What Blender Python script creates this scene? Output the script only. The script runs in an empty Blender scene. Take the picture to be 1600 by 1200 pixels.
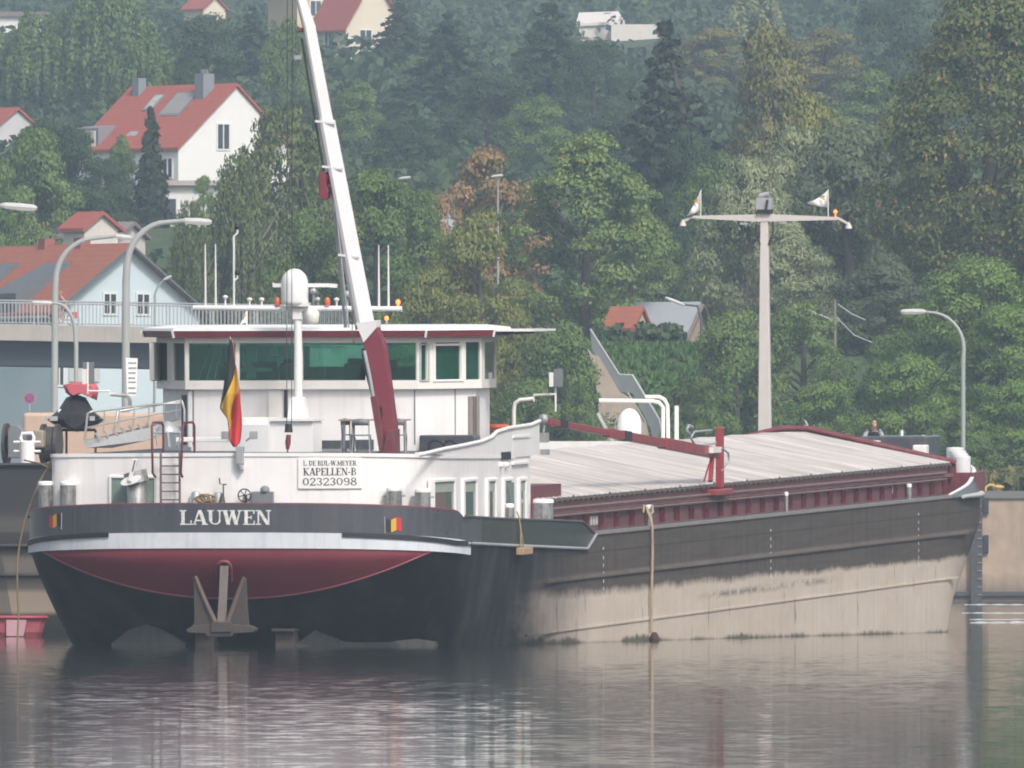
import bpy, bmesh, math, random
import numpy as np
from mathutils import Vector, Matrix, Euler

random.seed(7)
RNG = np.random.default_rng(11)
R = math.radians
scene = bpy.context.scene
col = scene.collection

# ------------------------------------------------------------------ camera
FPX, HZ, CAMH = 27000.0, 872.0, 2.25          # focal length in photo pixels, horizon row, eye height
cam_d = bpy.data.cameras.new('camera')
cam = bpy.data.objects.new('camera', cam_d)
col.objects.link(cam)
cam.location = (0, 0, CAMH)
cam.rotation_euler = (R(90), 0, 0)
cam_d.sensor_width = 36.0
cam_d.lens = FPX / 1600 * 36.0
cam_d.shift_y = (HZ - 600) / 1600
cam_d.clip_start = 1.0
cam_d.clip_end = 6000
scene.camera = cam

# ------------------------------------------------------------------ world, sun, exposure
SUN_EL, SUN_AZ = 45.0, 152.0                  # azimuth clockwise from +Y: behind the camera, a little to the right
world = bpy.data.worlds.new('World')
scene.world = world
world.use_nodes = True
wn = world.node_tree.nodes
wl = world.node_tree.links
sky = wn.new('ShaderNodeTexSky')
sky.sky_type = 'NISHITA'
sky.sun_disc = False
sky.sun_elevation = R(SUN_EL)
sky.sun_rotation = R(SUN_AZ)
sky.dust_density = 4.0
sky.air_density = 1.0
hs_ = wn.new('ShaderNodeHueSaturation')          # thin overcast: a paler, less blue sky
hs_.inputs['Saturation'].default_value = 0.42
wl.new(sky.outputs[0], hs_.inputs['Color'])
wl.new(hs_.outputs[0], wn['Background'].inputs['Color'])
wn['Background'].inputs['Strength'].default_value = 0.135
sun_d = bpy.data.lights.new('sun', 'SUN')
sun_d.energy = 1.85
sun_d.angle = R(10)
sun_d.color = (1.0, 0.95, 0.88)
sun = bpy.data.objects.new('sun', sun_d)
col.objects.link(sun)
_e, _a = R(SUN_EL), R(SUN_AZ)
sun_dir = Vector((math.sin(_a) * math.cos(_e), math.cos(_a) * math.cos(_e), math.sin(_e)))
sun.rotation_euler = sun_dir.to_track_quat('Z', 'Y').to_euler()
sun.location = (0, 0, 120)
scene.view_settings.view_transform = 'Standard'
scene.view_settings.look = 'None'
scene.view_settings.gamma = 1.0
scene.view_settings.exposure = 0.47
scene.cycles.filter_width = 1.9
scene.cycles.max_bounces = 6
scene.cycles.transparent_max_bounces = 12
scene.cycles.volume_bounces = 0

# ------------------------------------------------------------------ helpers
def W(px, py, Y):
    """the world point seen at photo pixel px, py at distance Y"""
    return Vector(((px - 800) / FPX * Y, Y, CAMH + (HZ - py) / FPX * Y))

def props(o, label=None, cat=None, group=None, kind=None):
    if label: o['label'] = label
    if cat: o['category'] = cat
    if group: o['group'] = group
    if kind: o['kind'] = kind
    return o

def empty(name, loc=(0, 0, 0), rot=(0, 0, 0), label=None, cat=None, group=None, mat4=None):
    o = bpy.data.objects.new(name, None)
    o.empty_display_size = 0.2
    col.objects.link(o)
    if mat4 is not None: o.matrix_world = mat4
    else:
        o.location = loc
        o.rotation_euler = rot
    return props(o, label, cat, group)

def copy_tree(o, parent=None):
    c = o.copy()
    col.objects.link(c)
    c.parent = parent
    for ch in [x for x in o.children]:
        copy_tree(ch, c)
    return c

class MB:
    def __init__(self):
        self.v, self.f, self.mi, self.sm = [], [], [], []
    def add(self, verts, faces, mi=0, smooth=False):
        b = len(self.v)
        self.v += [tuple(p) for p in verts]
        for f in faces:
            self.f.append(tuple(b + i for i in f))
            self.mi.append(mi)
            self.sm.append(smooth)
        return self
    def box(self, x0, x1, y0, y1, z0, z1, mi=0):
        return self.add([(x0,y0,z0),(x1,y0,z0),(x1,y1,z0),(x0,y1,z0),(x0,y0,z1),(x1,y0,z1),(x1,y1,z1),(x0,y1,z1)],
            [(0,3,2,1),(4,5,6,7),(0,1,5,4),(1,2,6,5),(2,3,7,6),(3,0,4,7)], mi)
    def obox(self, c, ax, ay, az, mi=0):
        """box from centre and three half-axis vectors"""
        c, ax, ay, az = Vector(c), Vector(ax), Vector(ay), Vector(az)
        vs = [c + sx*ax + sy*ay + sz*az for sz in (-1,1) for sx, sy in ((-1,-1),(1,-1),(1,1),(-1,1))]
        return self.add(vs, [(0,3,2,1),(4,5,6,7),(0,1,5,4),(1,2,6,5),(2,3,7,6),(3,0,4,7)], mi)
    def bar(self, p, q, w, d=None, up=(0,0,1), mi=0):
        """square bar from p to q, w wide and d deep"""
        p, q = Vector(p), Vector(q)
        d = w if d is None else d
        z = (q - p)
        L = z.length
        z = z / L
        x = z.cross(Vector(up))
        if x.length < 1e-4: x = z.cross(Vector((0,1,0)))
        x.normalize()
        y = z.cross(x)
        return self.obox((p+q)/2, x*w/2, y*d/2, z*L/2, mi)
    def tube(self, pts, r, n=8, mi=0, cap=True, smooth=True):
        pts = [Vector(p) for p in pts]
        m = len(pts)
        rs = [r]*m if not hasattr(r, '__len__') else list(r)
        vs, fs = [], []
        prev = None
        for i, p in enumerate(pts):
            t = (pts[min(i+1, m-1)] - pts[max(i-1, 0)])
            t = t.normalized() if t.length > 1e-9 else Vector((0,0,1))
            if prev is None:
                a = t.cross(Vector((0,0,1)))
                if a.length < 1e-3: a = t.cross(Vector((0,1,0)))
            else:
                a = prev - t * prev.dot(t)
                if a.length < 1e-4: a = t.cross(Vector((0,0,1)))
            a.normalize()
            prev = a
            b = t.cross(a)
            for k in range(n):
                an = 2*math.pi*k/n
                vs.append(p + (a*math.cos(an) + b*math.sin(an))*rs[i])
        for i in range(m-1):
            for k in range(n):
                k2 = (k+1) % n
                fs.append((i*n+k, i*n+k2, (i+1)*n+k2, (i+1)*n+k))
        self.add(vs, fs, mi, smooth)
        if cap:
            self.add([vs[k] for k in range(n)], [tuple(reversed(range(n)))], mi)
            self.add([vs[(m-1)*n+k] for k in range(n)], [tuple(range(n))], mi)
        return self
    def lathe(self, c, prof, n=20, mi=0, axis='z', smooth=True):
        c = Vector(c)
        vs, fs = [], []
        for r, h in prof:
            for k in range(n):
                a = 2*math.pi*k/n
                x, y = r*math.cos(a), r*math.sin(a)
                vs.append(c + (Vector((x,y,h)) if axis == 'z' else Vector((x,h,y)) if axis == 'y' else Vector((h,x,y))))
        for i in range(len(prof)-1):
            for k in range(n):
                k2 = (k+1) % n
                fs.append((i*n+k, i*n+k2, (i+1)*n+k2, (i+1)*n+k))
        self.add(vs, fs, mi, smooth)
        self.add(vs[:n], [tuple(reversed(range(n)))], mi)
        self.add(vs[-n:], [tuple(range(n))], mi)
        return self
    def prism(self, poly, off, mi=0, smooth=False):
        """solid from a planar polygon (3-D points) pushed along off"""
        off = Vector(off)
        a = [Vector(p) for p in poly]
        n = len(a)
        vs = a + [p + off for p in a]
        fs = [tuple(range(n)), tuple(reversed(range(n, 2*n)))]
        fs += [(i, n+i, n+(i+1) % n, (i+1) % n) for i in range(n)]
        return self.add(vs, fs, mi, smooth)
    def loft(self, rings, closed=True, mi=0, smooth=True, cap=False):
        n = len(rings[0])
        vs = [p for r in rings for p in r]
        fs = []
        for i in range(len(rings)-1):
            for k in range(n if closed else n-1):
                k2 = (k+1) % n
                fs.append((i*n+k, i*n+k2, (i+1)*n+k2, (i+1)*n+k))
        self.add(vs, fs, mi, smooth)
        if cap:
            self.add(rings[0], [tuple(reversed(range(n)))], mi)
            self.add(rings[-1], [tuple(range(n))], mi)
        return self
    def build(self, name, mats, parent=None, label=None, cat=None, group=None, kind=None, fix=True, bevel=0):
        me = bpy.data.meshes.new(name)
        me.from_pydata(self.v, [], self.f)
        if not isinstance(mats, (list, tuple)): mats = [mats]
        for m in mats: me.materials.append(m)
        me.polygons.foreach_set('material_index', self.mi)
        me.polygons.foreach_set('use_smooth', self.sm)
        if fix:
            bm = bmesh.new()
            bm.from_mesh(me)
            bmesh.ops.recalc_face_normals(bm, faces=bm.faces)
            bm.to_mesh(me)
            bm.free()
        me.update()
        o = bpy.data.objects.new(name, me)
        col.objects.link(o)
        if parent is not None: o.parent = parent
        if bevel:
            b = o.modifiers.new('bevel', 'BEVEL')
            b.width = bevel
            b.segments = 2
            b.limit_method = 'ANGLE'
            b.angle_limit = R(40)
        return props(o, label, cat, group, kind)

# ------------------------------------------------------------------ materials
def new_mat(name):
    m = bpy.data.materials.new(name)
    m.use_nodes = True
    nt = m.node_tree
    return m, nt.nodes, nt.links, nt.nodes['Principled BSDF']

def ramp(N, L, fac, stops):
    r = N.new('ShaderNodeValToRGB')
    el = r.color_ramp.elements
    while len(el) < len(stops): el.new(0.5)
    for e, (p, c) in zip(el, stops):
        e.position = p
        e.color = (c[0], c[1], c[2], 1) if hasattr(c, '__len__') else (c, c, c, 1)
    L.new(fac, r.inputs[0])
    return r.outputs[0]

def noise(N, L, vec, scale, detail=4, rough=0.55, out=0):
    n = N.new('ShaderNodeTexNoise')
    n.inputs['Scale'].default_value = scale
    n.inputs['Detail'].default_value = detail
    n.inputs['Roughness'].default_value = rough
    if vec is not None: L.new(vec, n.inputs['Vector'])
    return n.outputs[out]

def mapping(N, L, vec, scale=(1,1,1), loc=(0,0,0), rot=(0,0,0)):
    m = N.new('ShaderNodeMapping')
    m.inputs['Scale'].default_value = scale
    m.inputs['Location'].default_value = loc
    m.inputs['Rotation'].default_value = rot
    L.new(vec, m.inputs['Vector'])
    return m.outputs[0]

def mix(N, L, fac, a, b, mode='MIX'):
    m = N.new('ShaderNodeMix')
    m.data_type = 'RGBA'
    m.blend_type = mode
    for sock, v in ((0, fac), (6, a), (7, b)):
        if hasattr(v, 'node'): L.new(v, m.inputs[sock])
        elif sock == 0: m.inputs[0].default_value = v
        else: m.inputs[sock].default_value = (v[0], v[1], v[2], 1)
    return m.outputs[2]

def mth(N, L, op, a, b=None, clamp=False):
    m = N.new('ShaderNodeMath')
    m.operation = op
    m.use_clamp = clamp
    for i, v in enumerate((a, b)):
        if v is None: continue
        if hasattr(v, 'node'): L.new(v, m.inputs[i])
        else: m.inputs[i].default_value = v
    return m.outputs[0]

def objco(N):
    return N.new('ShaderNodeTexCoord').outputs['Object']

_mats = {}
def paint(name, c, rough=0.45, metal=0.0, dirt=0.25, dirtc=None, scale=1.5, streak=True, spec=0.5, bump=0.0):
    """painted surface with weathering: large blotches and vertical run marks"""
    if name in _mats: return _mats[name]
    m, N, L, B = new_mat(name)
    co = objco(N)
    d = dirtc or tuple(x*0.55 + 0.02 for x in c)
    n1 = noise(N, L, co, scale, 5, 0.6)
    f = ramp(N, L, n1, [(0.42, 0), (0.78, 1)])
    if streak:
        n2 = noise(N, L, mapping(N, L, co, (6, 6, 0.35)), scale, 3)
        f2 = ramp(N, L, n2, [(0.5, 0), (0.75, 1)])
        f = mth(N, L, 'ADD', f, f2, True)
    f = mth(N, L, 'MULTIPLY', f, dirt)
    L.new(mix(N, L, f, c, d), B.inputs['Base Color'])
    B.inputs['Roughness'].default_value = rough
    B.inputs['Metallic'].default_value = metal
    B.inputs['Specular IOR Level'].default_value = spec
    rr = mth(N, L, 'ADD', mth(N, L, 'MULTIPLY', n1, 0.25), rough - 0.12, True)
    L.new(rr, B.inputs['Roughness'])
    if bump:
        b = N.new('ShaderNodeBump')
        b.inputs['Strength'].default_value = bump
        b.inputs['Distance'].default_value = 0.02
        L.new(noise(N, L, co, scale*6, 4), b.inputs['Height'])
        L.new(b.outputs[0], B.inputs['Normal'])
    _mats[name] = m
    return m

def emit(name, c, s):
    m, N, L, B = new_mat(name)
    B.inputs['Base Color'].default_value = (*c, 1)
    B.inputs['Emission Color'].default_value = (*c, 1)
    B.inputs['Emission Strength'].default_value = s
    return m

WHITE = paint('white_paint', (0.81, 0.785, 0.78), 0.42, dirt=0.24, dirtc=(0.52, 0.46, 0.40), scale=0.9)
WHITE2 = paint('white_gloss', (0.78, 0.765, 0.755), 0.5, dirt=0.08, streak=False)
CREAM = paint('cream_white_paint', (0.80, 0.765, 0.715), 0.4, dirt=0.14, dirtc=(0.5, 0.44, 0.36))
PALEBLUE = paint('pale_blue_white_paint', (0.60, 0.62, 0.66), 0.5, dirt=0.4, dirtc=(0.36, 0.37, 0.40), scale=1.3)
GREYPAINT = paint('dark_grey_paint', (0.055, 0.057, 0.07), 0.3, dirt=0.5, dirtc=(0.11, 0.105, 0.11), scale=0.8)
BLACKGLOSS = paint('black_gloss_paint', (0.022, 0.024, 0.026), 0.1, dirt=0.35, dirtc=(0.07, 0.065, 0.065), scale=1.6, spec=0.22, bump=0.8)  # dirt tint also imitates mottled reflections on the gloss
CRIMSON = paint('crimson_paint', (0.18, 0.02, 0.037), 0.62, dirt=0.25, dirtc=(0.20, 0.06, 0.06), scale=1.2)
MAROON = paint('maroon_paint', (0.135, 0.022, 0.034), 0.5, dirt=0.4, dirtc=(0.23, 0.10, 0.10), scale=1.4)
DUSTMAROON = paint('dusty_maroon_paint', (0.225, 0.105, 0.112), 0.65, dirt=0.65, dirtc=(0.16, 0.045, 0.055), scale=1.0)
PINKTRIM = paint('pinkish_trim_paint', (0.21, 0.045, 0.06), 0.5, dirt=0.3)
GALV = paint('galvanised_steel', (0.42, 0.43, 0.44), 0.45, metal=0.35, dirt=0.4, dirtc=(0.26, 0.25, 0.24), scale=4)
DARKSTEEL = paint('dark_steel', (0.045, 0.045, 0.048), 0.5, dirt=0.4, dirtc=(0.11, 0.075, 0.055), scale=4)
MIDGREY = paint('mid_grey_paint', (0.18, 0.19, 0.20), 0.5, dirt=0.3, scale=3)
RUST = paint('rusty_steel', (0.05, 0.046, 0.045), 0.85, dirt=0.55, dirtc=(0.10, 0.06, 0.042), scale=5)
BLACK = paint('black_rubber', (0.015, 0.015, 0.017), 0.55, dirt=0.3, dirtc=(0.05, 0.05, 0.05), streak=False)
ROPE = paint('hemp_rope', (0.30, 0.22, 0.12), 0.9, dirt=0.5, dirtc=(0.16, 0.12, 0.07), scale=9, streak=False)
WOOD = paint('pale_wood', (0.42, 0.28, 0.16), 0.7, dirt=0.4, scale=6)
STEELW = paint('bollard_steel', (0.36, 0.36, 0.36), 0.4, metal=0.5, dirt=0.8, dirtc=(0.13, 0.11, 0.10), scale=5)
CONC = paint('concrete', (0.36, 0.34, 0.31), 0.85, dirt=0.4, dirtc=(0.2, 0.18, 0.16), scale=0.8, bump=0.3)
ORANGE = paint('orange_plastic', (0.62, 0.12, 0.04), 0.4, dirt=0.1)
YELLOW = paint('yellow_paint', (0.58, 0.38, 0.08), 0.5, dirt=0.25)
LAMPON = emit('lit_orange_lamp', (1.0, 0.20, 0.04), 2.2)
# ------------------------------------------------------------------ the barge frame: x starboard, y forward, z up
TH, PH = R(10), R(1.08)
BO = Vector((-7.33, 440, 0))
BROT = Euler((PH, 0, -TH), 'XYZ')
BM = Matrix.Translation(BO) @ BROT.to_matrix().to_4x4()
BI = BM.inverted()
_o = BI @ Vector((0, 0, CAMH))
BI3 = BI.to_3x3()
def _ray(px, py): return BI3 @ Vector(((px-800)/FPX, 1, (HZ-py)/FPX))
def S(px, py, s):
    d = _ray(px, py)
    return _o + d*((s-_o.y)/d.y)
def T(px, py, t):
    d = _ray(px, py)
    return _o + d*((t-_o.x)/d.x)
def WALL(px, py, a, b):
    """(distance along the wall a-b, height) of a pixel on the upright plane through plan points a and b"""
    d = _ray(px, py)
    a, b = Vector(a), Vector(b)
    u = (b-a).normalized()
    n = Vector((-u.y, u.x))
    k = (n.dot(a) - n.dot(Vector((_o.x, _o.y)))) / n.dot(Vector((d.x, d.y)))
    p = _o + d*k
    return (Vector((p.x, p.y))-a).dot(u), p.z

barge = empty('cargo_barge', mat4=BM, label='long inland cargo barge with white deckhouse, dark red stern and black hull', cat='barge')

def on_barge(name, p, label, cat, group=None):
    return empty(name, mat4=BM @ Matrix.Translation(Vector(p)), label=label, cat=cat, group=group)

# ---- hull outline (starboard half), stern centre to bow centre
HALF = [(0,0),(1.5,.04),(3,.28),(4.2,.85),(5.0,1.55),(5.5,2.5),(5.66,3.4),(5.7,4.6)] + [(5.7, 4.6+k*(86-4.6)/20) for k in range(1,21)] + \
       [(5.68,90),(5.55,93),(5.2,96),(4.55,98.8),(3.5,101.2),(2.1,102.6),(0.8,103.1),(0,103.2)]
HALF_ST = HALF[:8]
def stern_s(t):
    t = abs(t)
    for (a, s0), (b, s1) in zip(SB, SB[1:]):
        if t <= b: return s0 + (s1-s0)*(t-a)/max(1e-6, b-a)
    return 4.6
def smooth01(x): x = max(0, min(1, x)); return x*x*(3-2*x)
def ring(z, sgn=1):
    """hull outline at height z: counter stern cut back below, flared bow"""
    out = []
    k = max(0.0, min(1.0, (2.3-z)/3.2))           # 0 at the knuckle, 1 deep
    kb = max(0.0, min(1.0, (1.6-z)/3.4))
    for t, s in HALF:
        fs = 1 - smooth01((s-2)/16)
        fb = smooth01((s-85)/10)
        ns = s + fs*(3.3*k**1.25) * (1 if s < 18 else 0)
        nt = t * (1 - fs*0.15*k**1.1)
        nt *= 1 - fb*0.16*kb
        ns -= fb*2.6*kb
        out.append((nt, ns, z))
    return out
def full(half):
    return [(-t, s, z) for t, s, z in reversed(half[1:])] + half[:-1]   # closed loop, bow centre first on port side
def fullring(z):
    h = ring(z)
    return [(-t, s, zz) for t, s, zz in reversed(h)] + h[1:-1]

def hull_material():
    m, N, L, B = new_mat('barge_hull_paint')
    co = objco(N)
    sx = N.new('ShaderNodeSeparateXYZ')
    L.new(co, sx.inputs[0])
    x, y, z = sx.outputs
    dark = (0.085, 0.071, 0.062)
    black = (0.016, 0.016, 0.019)
    tan = (0.58, 0.50, 0.425)
    big = noise(N, L, mapping(N, L, co, (.3, .3, .9)), 0.7, 7, 0.72)
    run = noise(N, L, mapping(N, L, co, (3, 3, .25)), 1.3, 4, 0.6)
    run2 = noise(N, L, mapping(N, L, co, (7, 7, .12), (3, 1, 0)), 1.0, 3, 0.6)
    hor = noise(N, L, mapping(N, L, co, (.2, .2, 6)), 1.0, 4, 0.6)
    # upper strip, dusty
    up = mix(N, L, ramp(N, L, hor, [(0.35, 0), (0.75, .8)]), dark, (0.12, 0.105, 0.095))
    up = mix(N, L, ramp(N, L, run, [(0.5, 0), (0.8, .7)]), up, (0.035, 0.034, 0.036))
    # dust lying on the strake, dark welded seam above it
    band_ = lambda zc, w: mth(N, L, 'SUBTRACT', 1.0, mth(N, L, 'MULTIPLY', mth(N, L, 'ABSOLUTE', mth(N, L, 'SUBTRACT', z, zc)), 1/w), True)
    up = mix(N, L, mth(N, L, 'MULTIPLY', band_(1.37, .10), ramp(N, L, big, [(.35, .35), (.65, .95)])), up, (.21, .18, .155))
    up = mix(N, L, mth(N, L, 'MULTIPLY', band_(1.98, .035), .7), up, (.035, .033, .033))
    sm2 = mth(N, L, 'SUBTRACT', 1.0, mth(N, L, 'MULTIPLY', mth(N, L, 'ABSOLUTE', mth(N, L, 'SUBTRACT', mth(N, L, 'FRACT', mth(N, L, 'MULTIPLY', y, 1/7.3)), 0.5)), 160.0), True)
    up = mix(N, L, mth(N, L, 'MULTIPLY', sm2, .6), up, (.15, .13, .12))
    # lower strip, pale dried mud
    lo = mix(N, L, ramp(N, L, big, [(0.35, 0), (0.75, .6)]), tan, (0.40, 0.32, 0.255))
    lo = mix(N, L, ramp(N, L, run2, [(0.54, 0), (0.72, .5)]), lo, (0.24, 0.20, 0.17))
    lo = mix(N, L, ramp(N, L, noise(N, L, mapping(N, L, co, (1, .9, .35), (5, 2, 1)), 1.6, 3), [(0.64, 0), (0.70, .7)]), lo, (0.17, 0.15, 0.135))
    # a long scraped band amidships, left from rubbing along lock walls
    sc = noise(N, L, mapping(N, L, co, (1, .8, 2.5), (7, 3, 1)), 1.3, 4, .7)
    zb = mth(N, L, 'SUBTRACT', 1.0, mth(N, L, 'MULTIPLY', mth(N, L, 'ABSOLUTE', mth(N, L, 'SUBTRACT', z, .43)), 7.0), True)
    yb_ = mth(N, L, 'SUBTRACT', 1.0, mth(N, L, 'MULTIPLY', mth(N, L, 'ABSOLUTE', mth(N, L, 'SUBTRACT', y, 52.0)), .075), True)
    sb = mth(N, L, 'MULTIPLY', mth(N, L, 'MULTIPLY', zb, mth(N, L, 'MULTIPLY', yb_, 3.0, True)), ramp(N, L, sc, [(.42, 0), (.56, .85)]))
    lo = mix(N, L, sb, lo, (.16, .145, .135))
    # plate seams: thin upright lines every 5.7 m
    seam = mth(N, L, 'ABSOLUTE', mth(N, L, 'SUBTRACT', mth(N, L, 'FRACT', mth(N, L, 'MULTIPLY', y, 1/5.7)), 0.5))
    sf = mth(N, L, 'MULTIPLY', mth(N, L, 'LESS_THAN', seam, 0.0045), 0.5)
    lo = mix(N, L, sf, lo, (0.17, 0.145, 0.12))
    # black underside of the stern, dusty
    bl = mix(N, L, ramp(N, L, noise(N, L, mapping(N, L, co, (1.1, 1.1, .5)), 0.9, 5), [(0.45, 0), (0.8, .7)]), black, (0.085, 0.077, 0.07))
    # the pale zone starts where the sides run parallel
    edge = mth(N, L, 'ADD', mth(N, L, 'MULTIPLY', mth(N, L, 'SUBTRACT', big, 0.5), 0.6), mth(N, L, 'MULTIPLY', mth(N, L, 'SUBTRACT', run, 0.5), 0.24))
    line = mth(N, L, 'ADD', mth(N, L, 'SUBTRACT', 1.05, mth(N, L, 'MULTIPLY', y, 0.0052)), edge)
    fz = mth(N, L, 'MULTIPLY', mth(N, L, 'SUBTRACT', z, line), mth(N, L, 'ADD', 2.6, mth(N, L, 'MULTIPLY', y, .06)))
    fz = mth(N, L, 'ADD', fz, 0.5, True)
    side = mix(N, L, fz, lo, up)
    mossn = noise(N, L, mapping(N, L, co, (1.5, 1.5, 1)), 1.8, 4)
    wl_h = mth(N, L, 'ADD', z, mth(N, L, 'MULTIPLY', y, 0.01885))          # height over the water
    mh = mth(N, L, 'MULTIPLY', mth(N, L, 'SUBTRACT', mth(N, L, 'MULTIPLY', mth(N, L, 'MULTIPLY', mossn, ramp(N, L, noise(N, L, mapping(N, L, co, (.12, .12, .12), (4, 2, 0)), 1.0, 2), [(.40, .25), (.62, 1.0)])), 0.40), wl_h), 9.0, True)
    side = mix(N, L, mth(N, L, 'MULTIPLY', mh, 0.85), side, (0.045, 0.05, 0.025))
    fs = mth(N, L, 'ADD', mth(N, L, 'MULTIPLY', mth(N, L, 'SUBTRACT', y, 12.0), 0.10), mth(N, L, 'MULTIPLY', mth(N, L, 'SUBTRACT', big, 0.5), 1.2), True)
    c = mix(N, L, fs, bl, side)
    L.new(c, B.inputs['Base Color'])
    L.new(mth(N, L, 'ADD', mth(N, L, 'MULTIPLY', fs, 0.2), 0.6), B.inputs['Roughness'])
    B.inputs['Specular IOR Level'].default_value = 0.12
    bp = N.new('ShaderNodeBump')
    bp.inputs['Strength'].default_value = 0.25
    bp.inputs['Distance'].default_value = 0.05
    L.new(noise(N, L, mapping(N, L, co, (.35, .35, .8)), 1.2, 2), bp.inputs['Height'])
    L.new(bp.outputs[0], B.inputs['Normal'])
    return m
HULLM = hull_material()

DECK = 2.48
zs = [-3.2, -2.2, -1.4, -.8, -.4, 0, .3, .6, .9, 1.2, 1.5, 1.8, 2.05, 2.3, DECK]
mb = MB()
mb.loft([fullring(z) for z in zs], True, smooth=True)
hull = mb.build('hull', HULLM, barge)
# stern deck, raised a little towards the stern
mb = MB()
dk = [(t*.985, s+.06, DECK) for t, s, z in ring(2.4)]
n = len(dk)
mb.add(dk + [(-t, s, z) for t, s, z in dk], [(i, i+1, n+i+1, n+i) for i in range(n-1)])
mb.build('deck', paint('deck_paint', (0.10, 0.085, 0.085), 0.7, dirt=0.5), barge, fix=True)

def band(samples, z0f, z1f, off, thick=0.02):
    """plate following the hull outline: samples of (t, s), bottom and top height by function of (t, s)"""
    mb = MB()
    pts = [Vector((t, s)) for t, s in samples]
    rings = []
    for i, p in enumerate(pts):
        d = (pts[min(i+1, len(pts)-1)] - pts[max(i-1, 0)]).normalized()
        nrm = Vector((d.y, -d.x))
        a, b = p + nrm*off, p + nrm*(off - thick)
        z0, z1 = z0f(p.x, p.y), z1f(p.x, p.y)
        rings.append([(a.x, a.y, z0), (a.x, a.y, z1), (b.x, b.y, z1), (b.x, b.y, z0)])
    mb.loft(rings, True, smooth=False, cap=True)
    return mb
def lerp_tab(tab, x):
    if x <= tab[0][0]: return tab[0][1]
    for (a, u), (b, v) in zip(tab, tab[1:]):
        if x <= b: return u + (v-u)*(x-a)/(b-a)
    return tab[-1][1]
def refine(half, smax, n=4):
    out = []
    for (t0, s0), (t1, s1) in zip(half, half[1:]):
        if s0 >= smax: break
        for k in range(n):
            u = k/n
            out.append((t0+(t1-t0)*u, s0+(s1-s0)*u))
    return [p for p in out if p[1] <= smax]
def catmull(pts, n=5):
    out = []
    P = [Vector(p) for p in pts]
    for i in range(len(P)-1):
        p0, p1, p2, p3 = P[max(i-1,0)], P[i], P[i+1], P[min(i+2,len(P)-1)]
        for k in range(n):
            u = k/n
            out.append(tuple(0.5*((2*p1)+(p2-p0)*u+(2*p0-5*p1+4*p2-p3)*u*u+(3*p1-p0-3*p2+p3)*u**3)))
    out.append(tuple(P[-1]))
    return out
SB = catmull(HALF[:9], 5)                                        # smooth starboard stern outline to s = 8.7
PORT = [(-t, s) for t, s in reversed(SB[1:])]
STERN = PORT + SB
# the grey bulwark round the stern, with the lower gloss-black length along the side
TOPZ = [(0, 3.62), (2.6, 3.40), (3.0, 3.25), (8, 3.11), (20.6, 2.82), (22.6, 2.47)]
BOTZ = [(0, 2.885), (2.5, 2.60), (8, 2.45), (21.2, 2.11), (22.6, 2.45)]
line_st = [p for p in STERN if p[1] < 6.0]
band(line_st, lambda t, s: lerp_tab(BOTZ, s), lambda t, s: lerp_tab(TOPZ, s), 0.03, 0.05).build('stern_bulwark', GREYPAINT, barge)
for sg in (1, -1):
    pts = [(5.7*sg, s) for s in (5.4, 8, 10, 12, 14, 16, 18, 20.6, 21.2, 22.6)]
    if sg < 0: pts.reverse()
    band(pts, lambda t, s: lerp_tab(BOTZ, s), lambda t, s: lerp_tab(TOPZ, s), 0.022, 0.05).build('side_bulwark', BLACKGLOSS, barge)
    tr = [(5.75*sg, s, lerp_tab(BOTZ, s)-.01) for s in (3.2, 8, 16, 21.2)] + [(5.75*sg, 22.6, 2.46)]
    MB().tube(tr, 0.045, 6).build('bulwark_trim', GALV, barge)
    tr = [(5.72*sg, s, lerp_tab(TOPZ, s)+.01) for s in (3.0, 8, 16, 20.6, 22.6)]
    MB().tube(tr, 0.04, 6).build('bulwark_rail', DARKSTEEL, barge)
MB().tube([(t, s, lerp_tab(TOPZ, s)+.01) for t, s in STERN if s < 3.2], 0.035, 6).build('bulwark_rail', MAROON, barge)
# pale stripe under it and the dark rubbing strakes at both ends
stripe = [p for p in STERN if p[1] < 3.6]
band(stripe, lambda t, s: lerp_tab([(0, 2.50), (3.6, 2.26)], s), lambda t, s: lerp_tab([(0, 2.90), (3.6, 2.60)], s), 0.075, 0.10).build('stern_stripe', PALEBLUE, barge)
for sel in ([p for p in STERN if p[0] > 2.75 and p[1] < 3.7], [p for p in STERN if p[0] < -2.9 and p[1] < 3.7]):
    band(sel, lambda t, s: lerp_tab(BOTZ, s)-.07, lambda t, s: lerp_tab(BOTZ, s)+.05, 0.115, 0.05).build('rubbing_strake', BLACK, barge)
# the crimson panel on the counter with its raised rim
def counter(t, z):
    """s of the counter surface at t, z"""
    r = catmull([(a, b, 0) for a, b, c in ring(z)[:9]], 4)
    t = abs(t)
    for a, b in zip(r, r[1:]):
        if a[0] <= t <= b[0]: return a[1] + (b[1]-a[1])*(t-a[0])/max(1e-6, b[0]-a[0])
    return r[-1][1]
def lens(t): return 1.20 + 1.22*min(1, abs(t-.05)/5.1)**2.1
mb = MB()
ts = [-5.15 + 10.3*i/60 for i in range(61)]
rows = []
for j in range(9):
    rows.append([(t, counter(t, lens(t) + (2.52-lens(t))*j/8) - .035, lens(t) + (2.52-lens(t))*j/8) for t in ts])
mb.loft(rows, False, smooth=True)
mb.build('crimson_panel', CRIMSON, barge)
MB().tube([(t, counter(t, lens(t)) - .035, lens(t)) for t in ts], 0.028, 6).build('panel_rim', PINKTRIM, barge)
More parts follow.
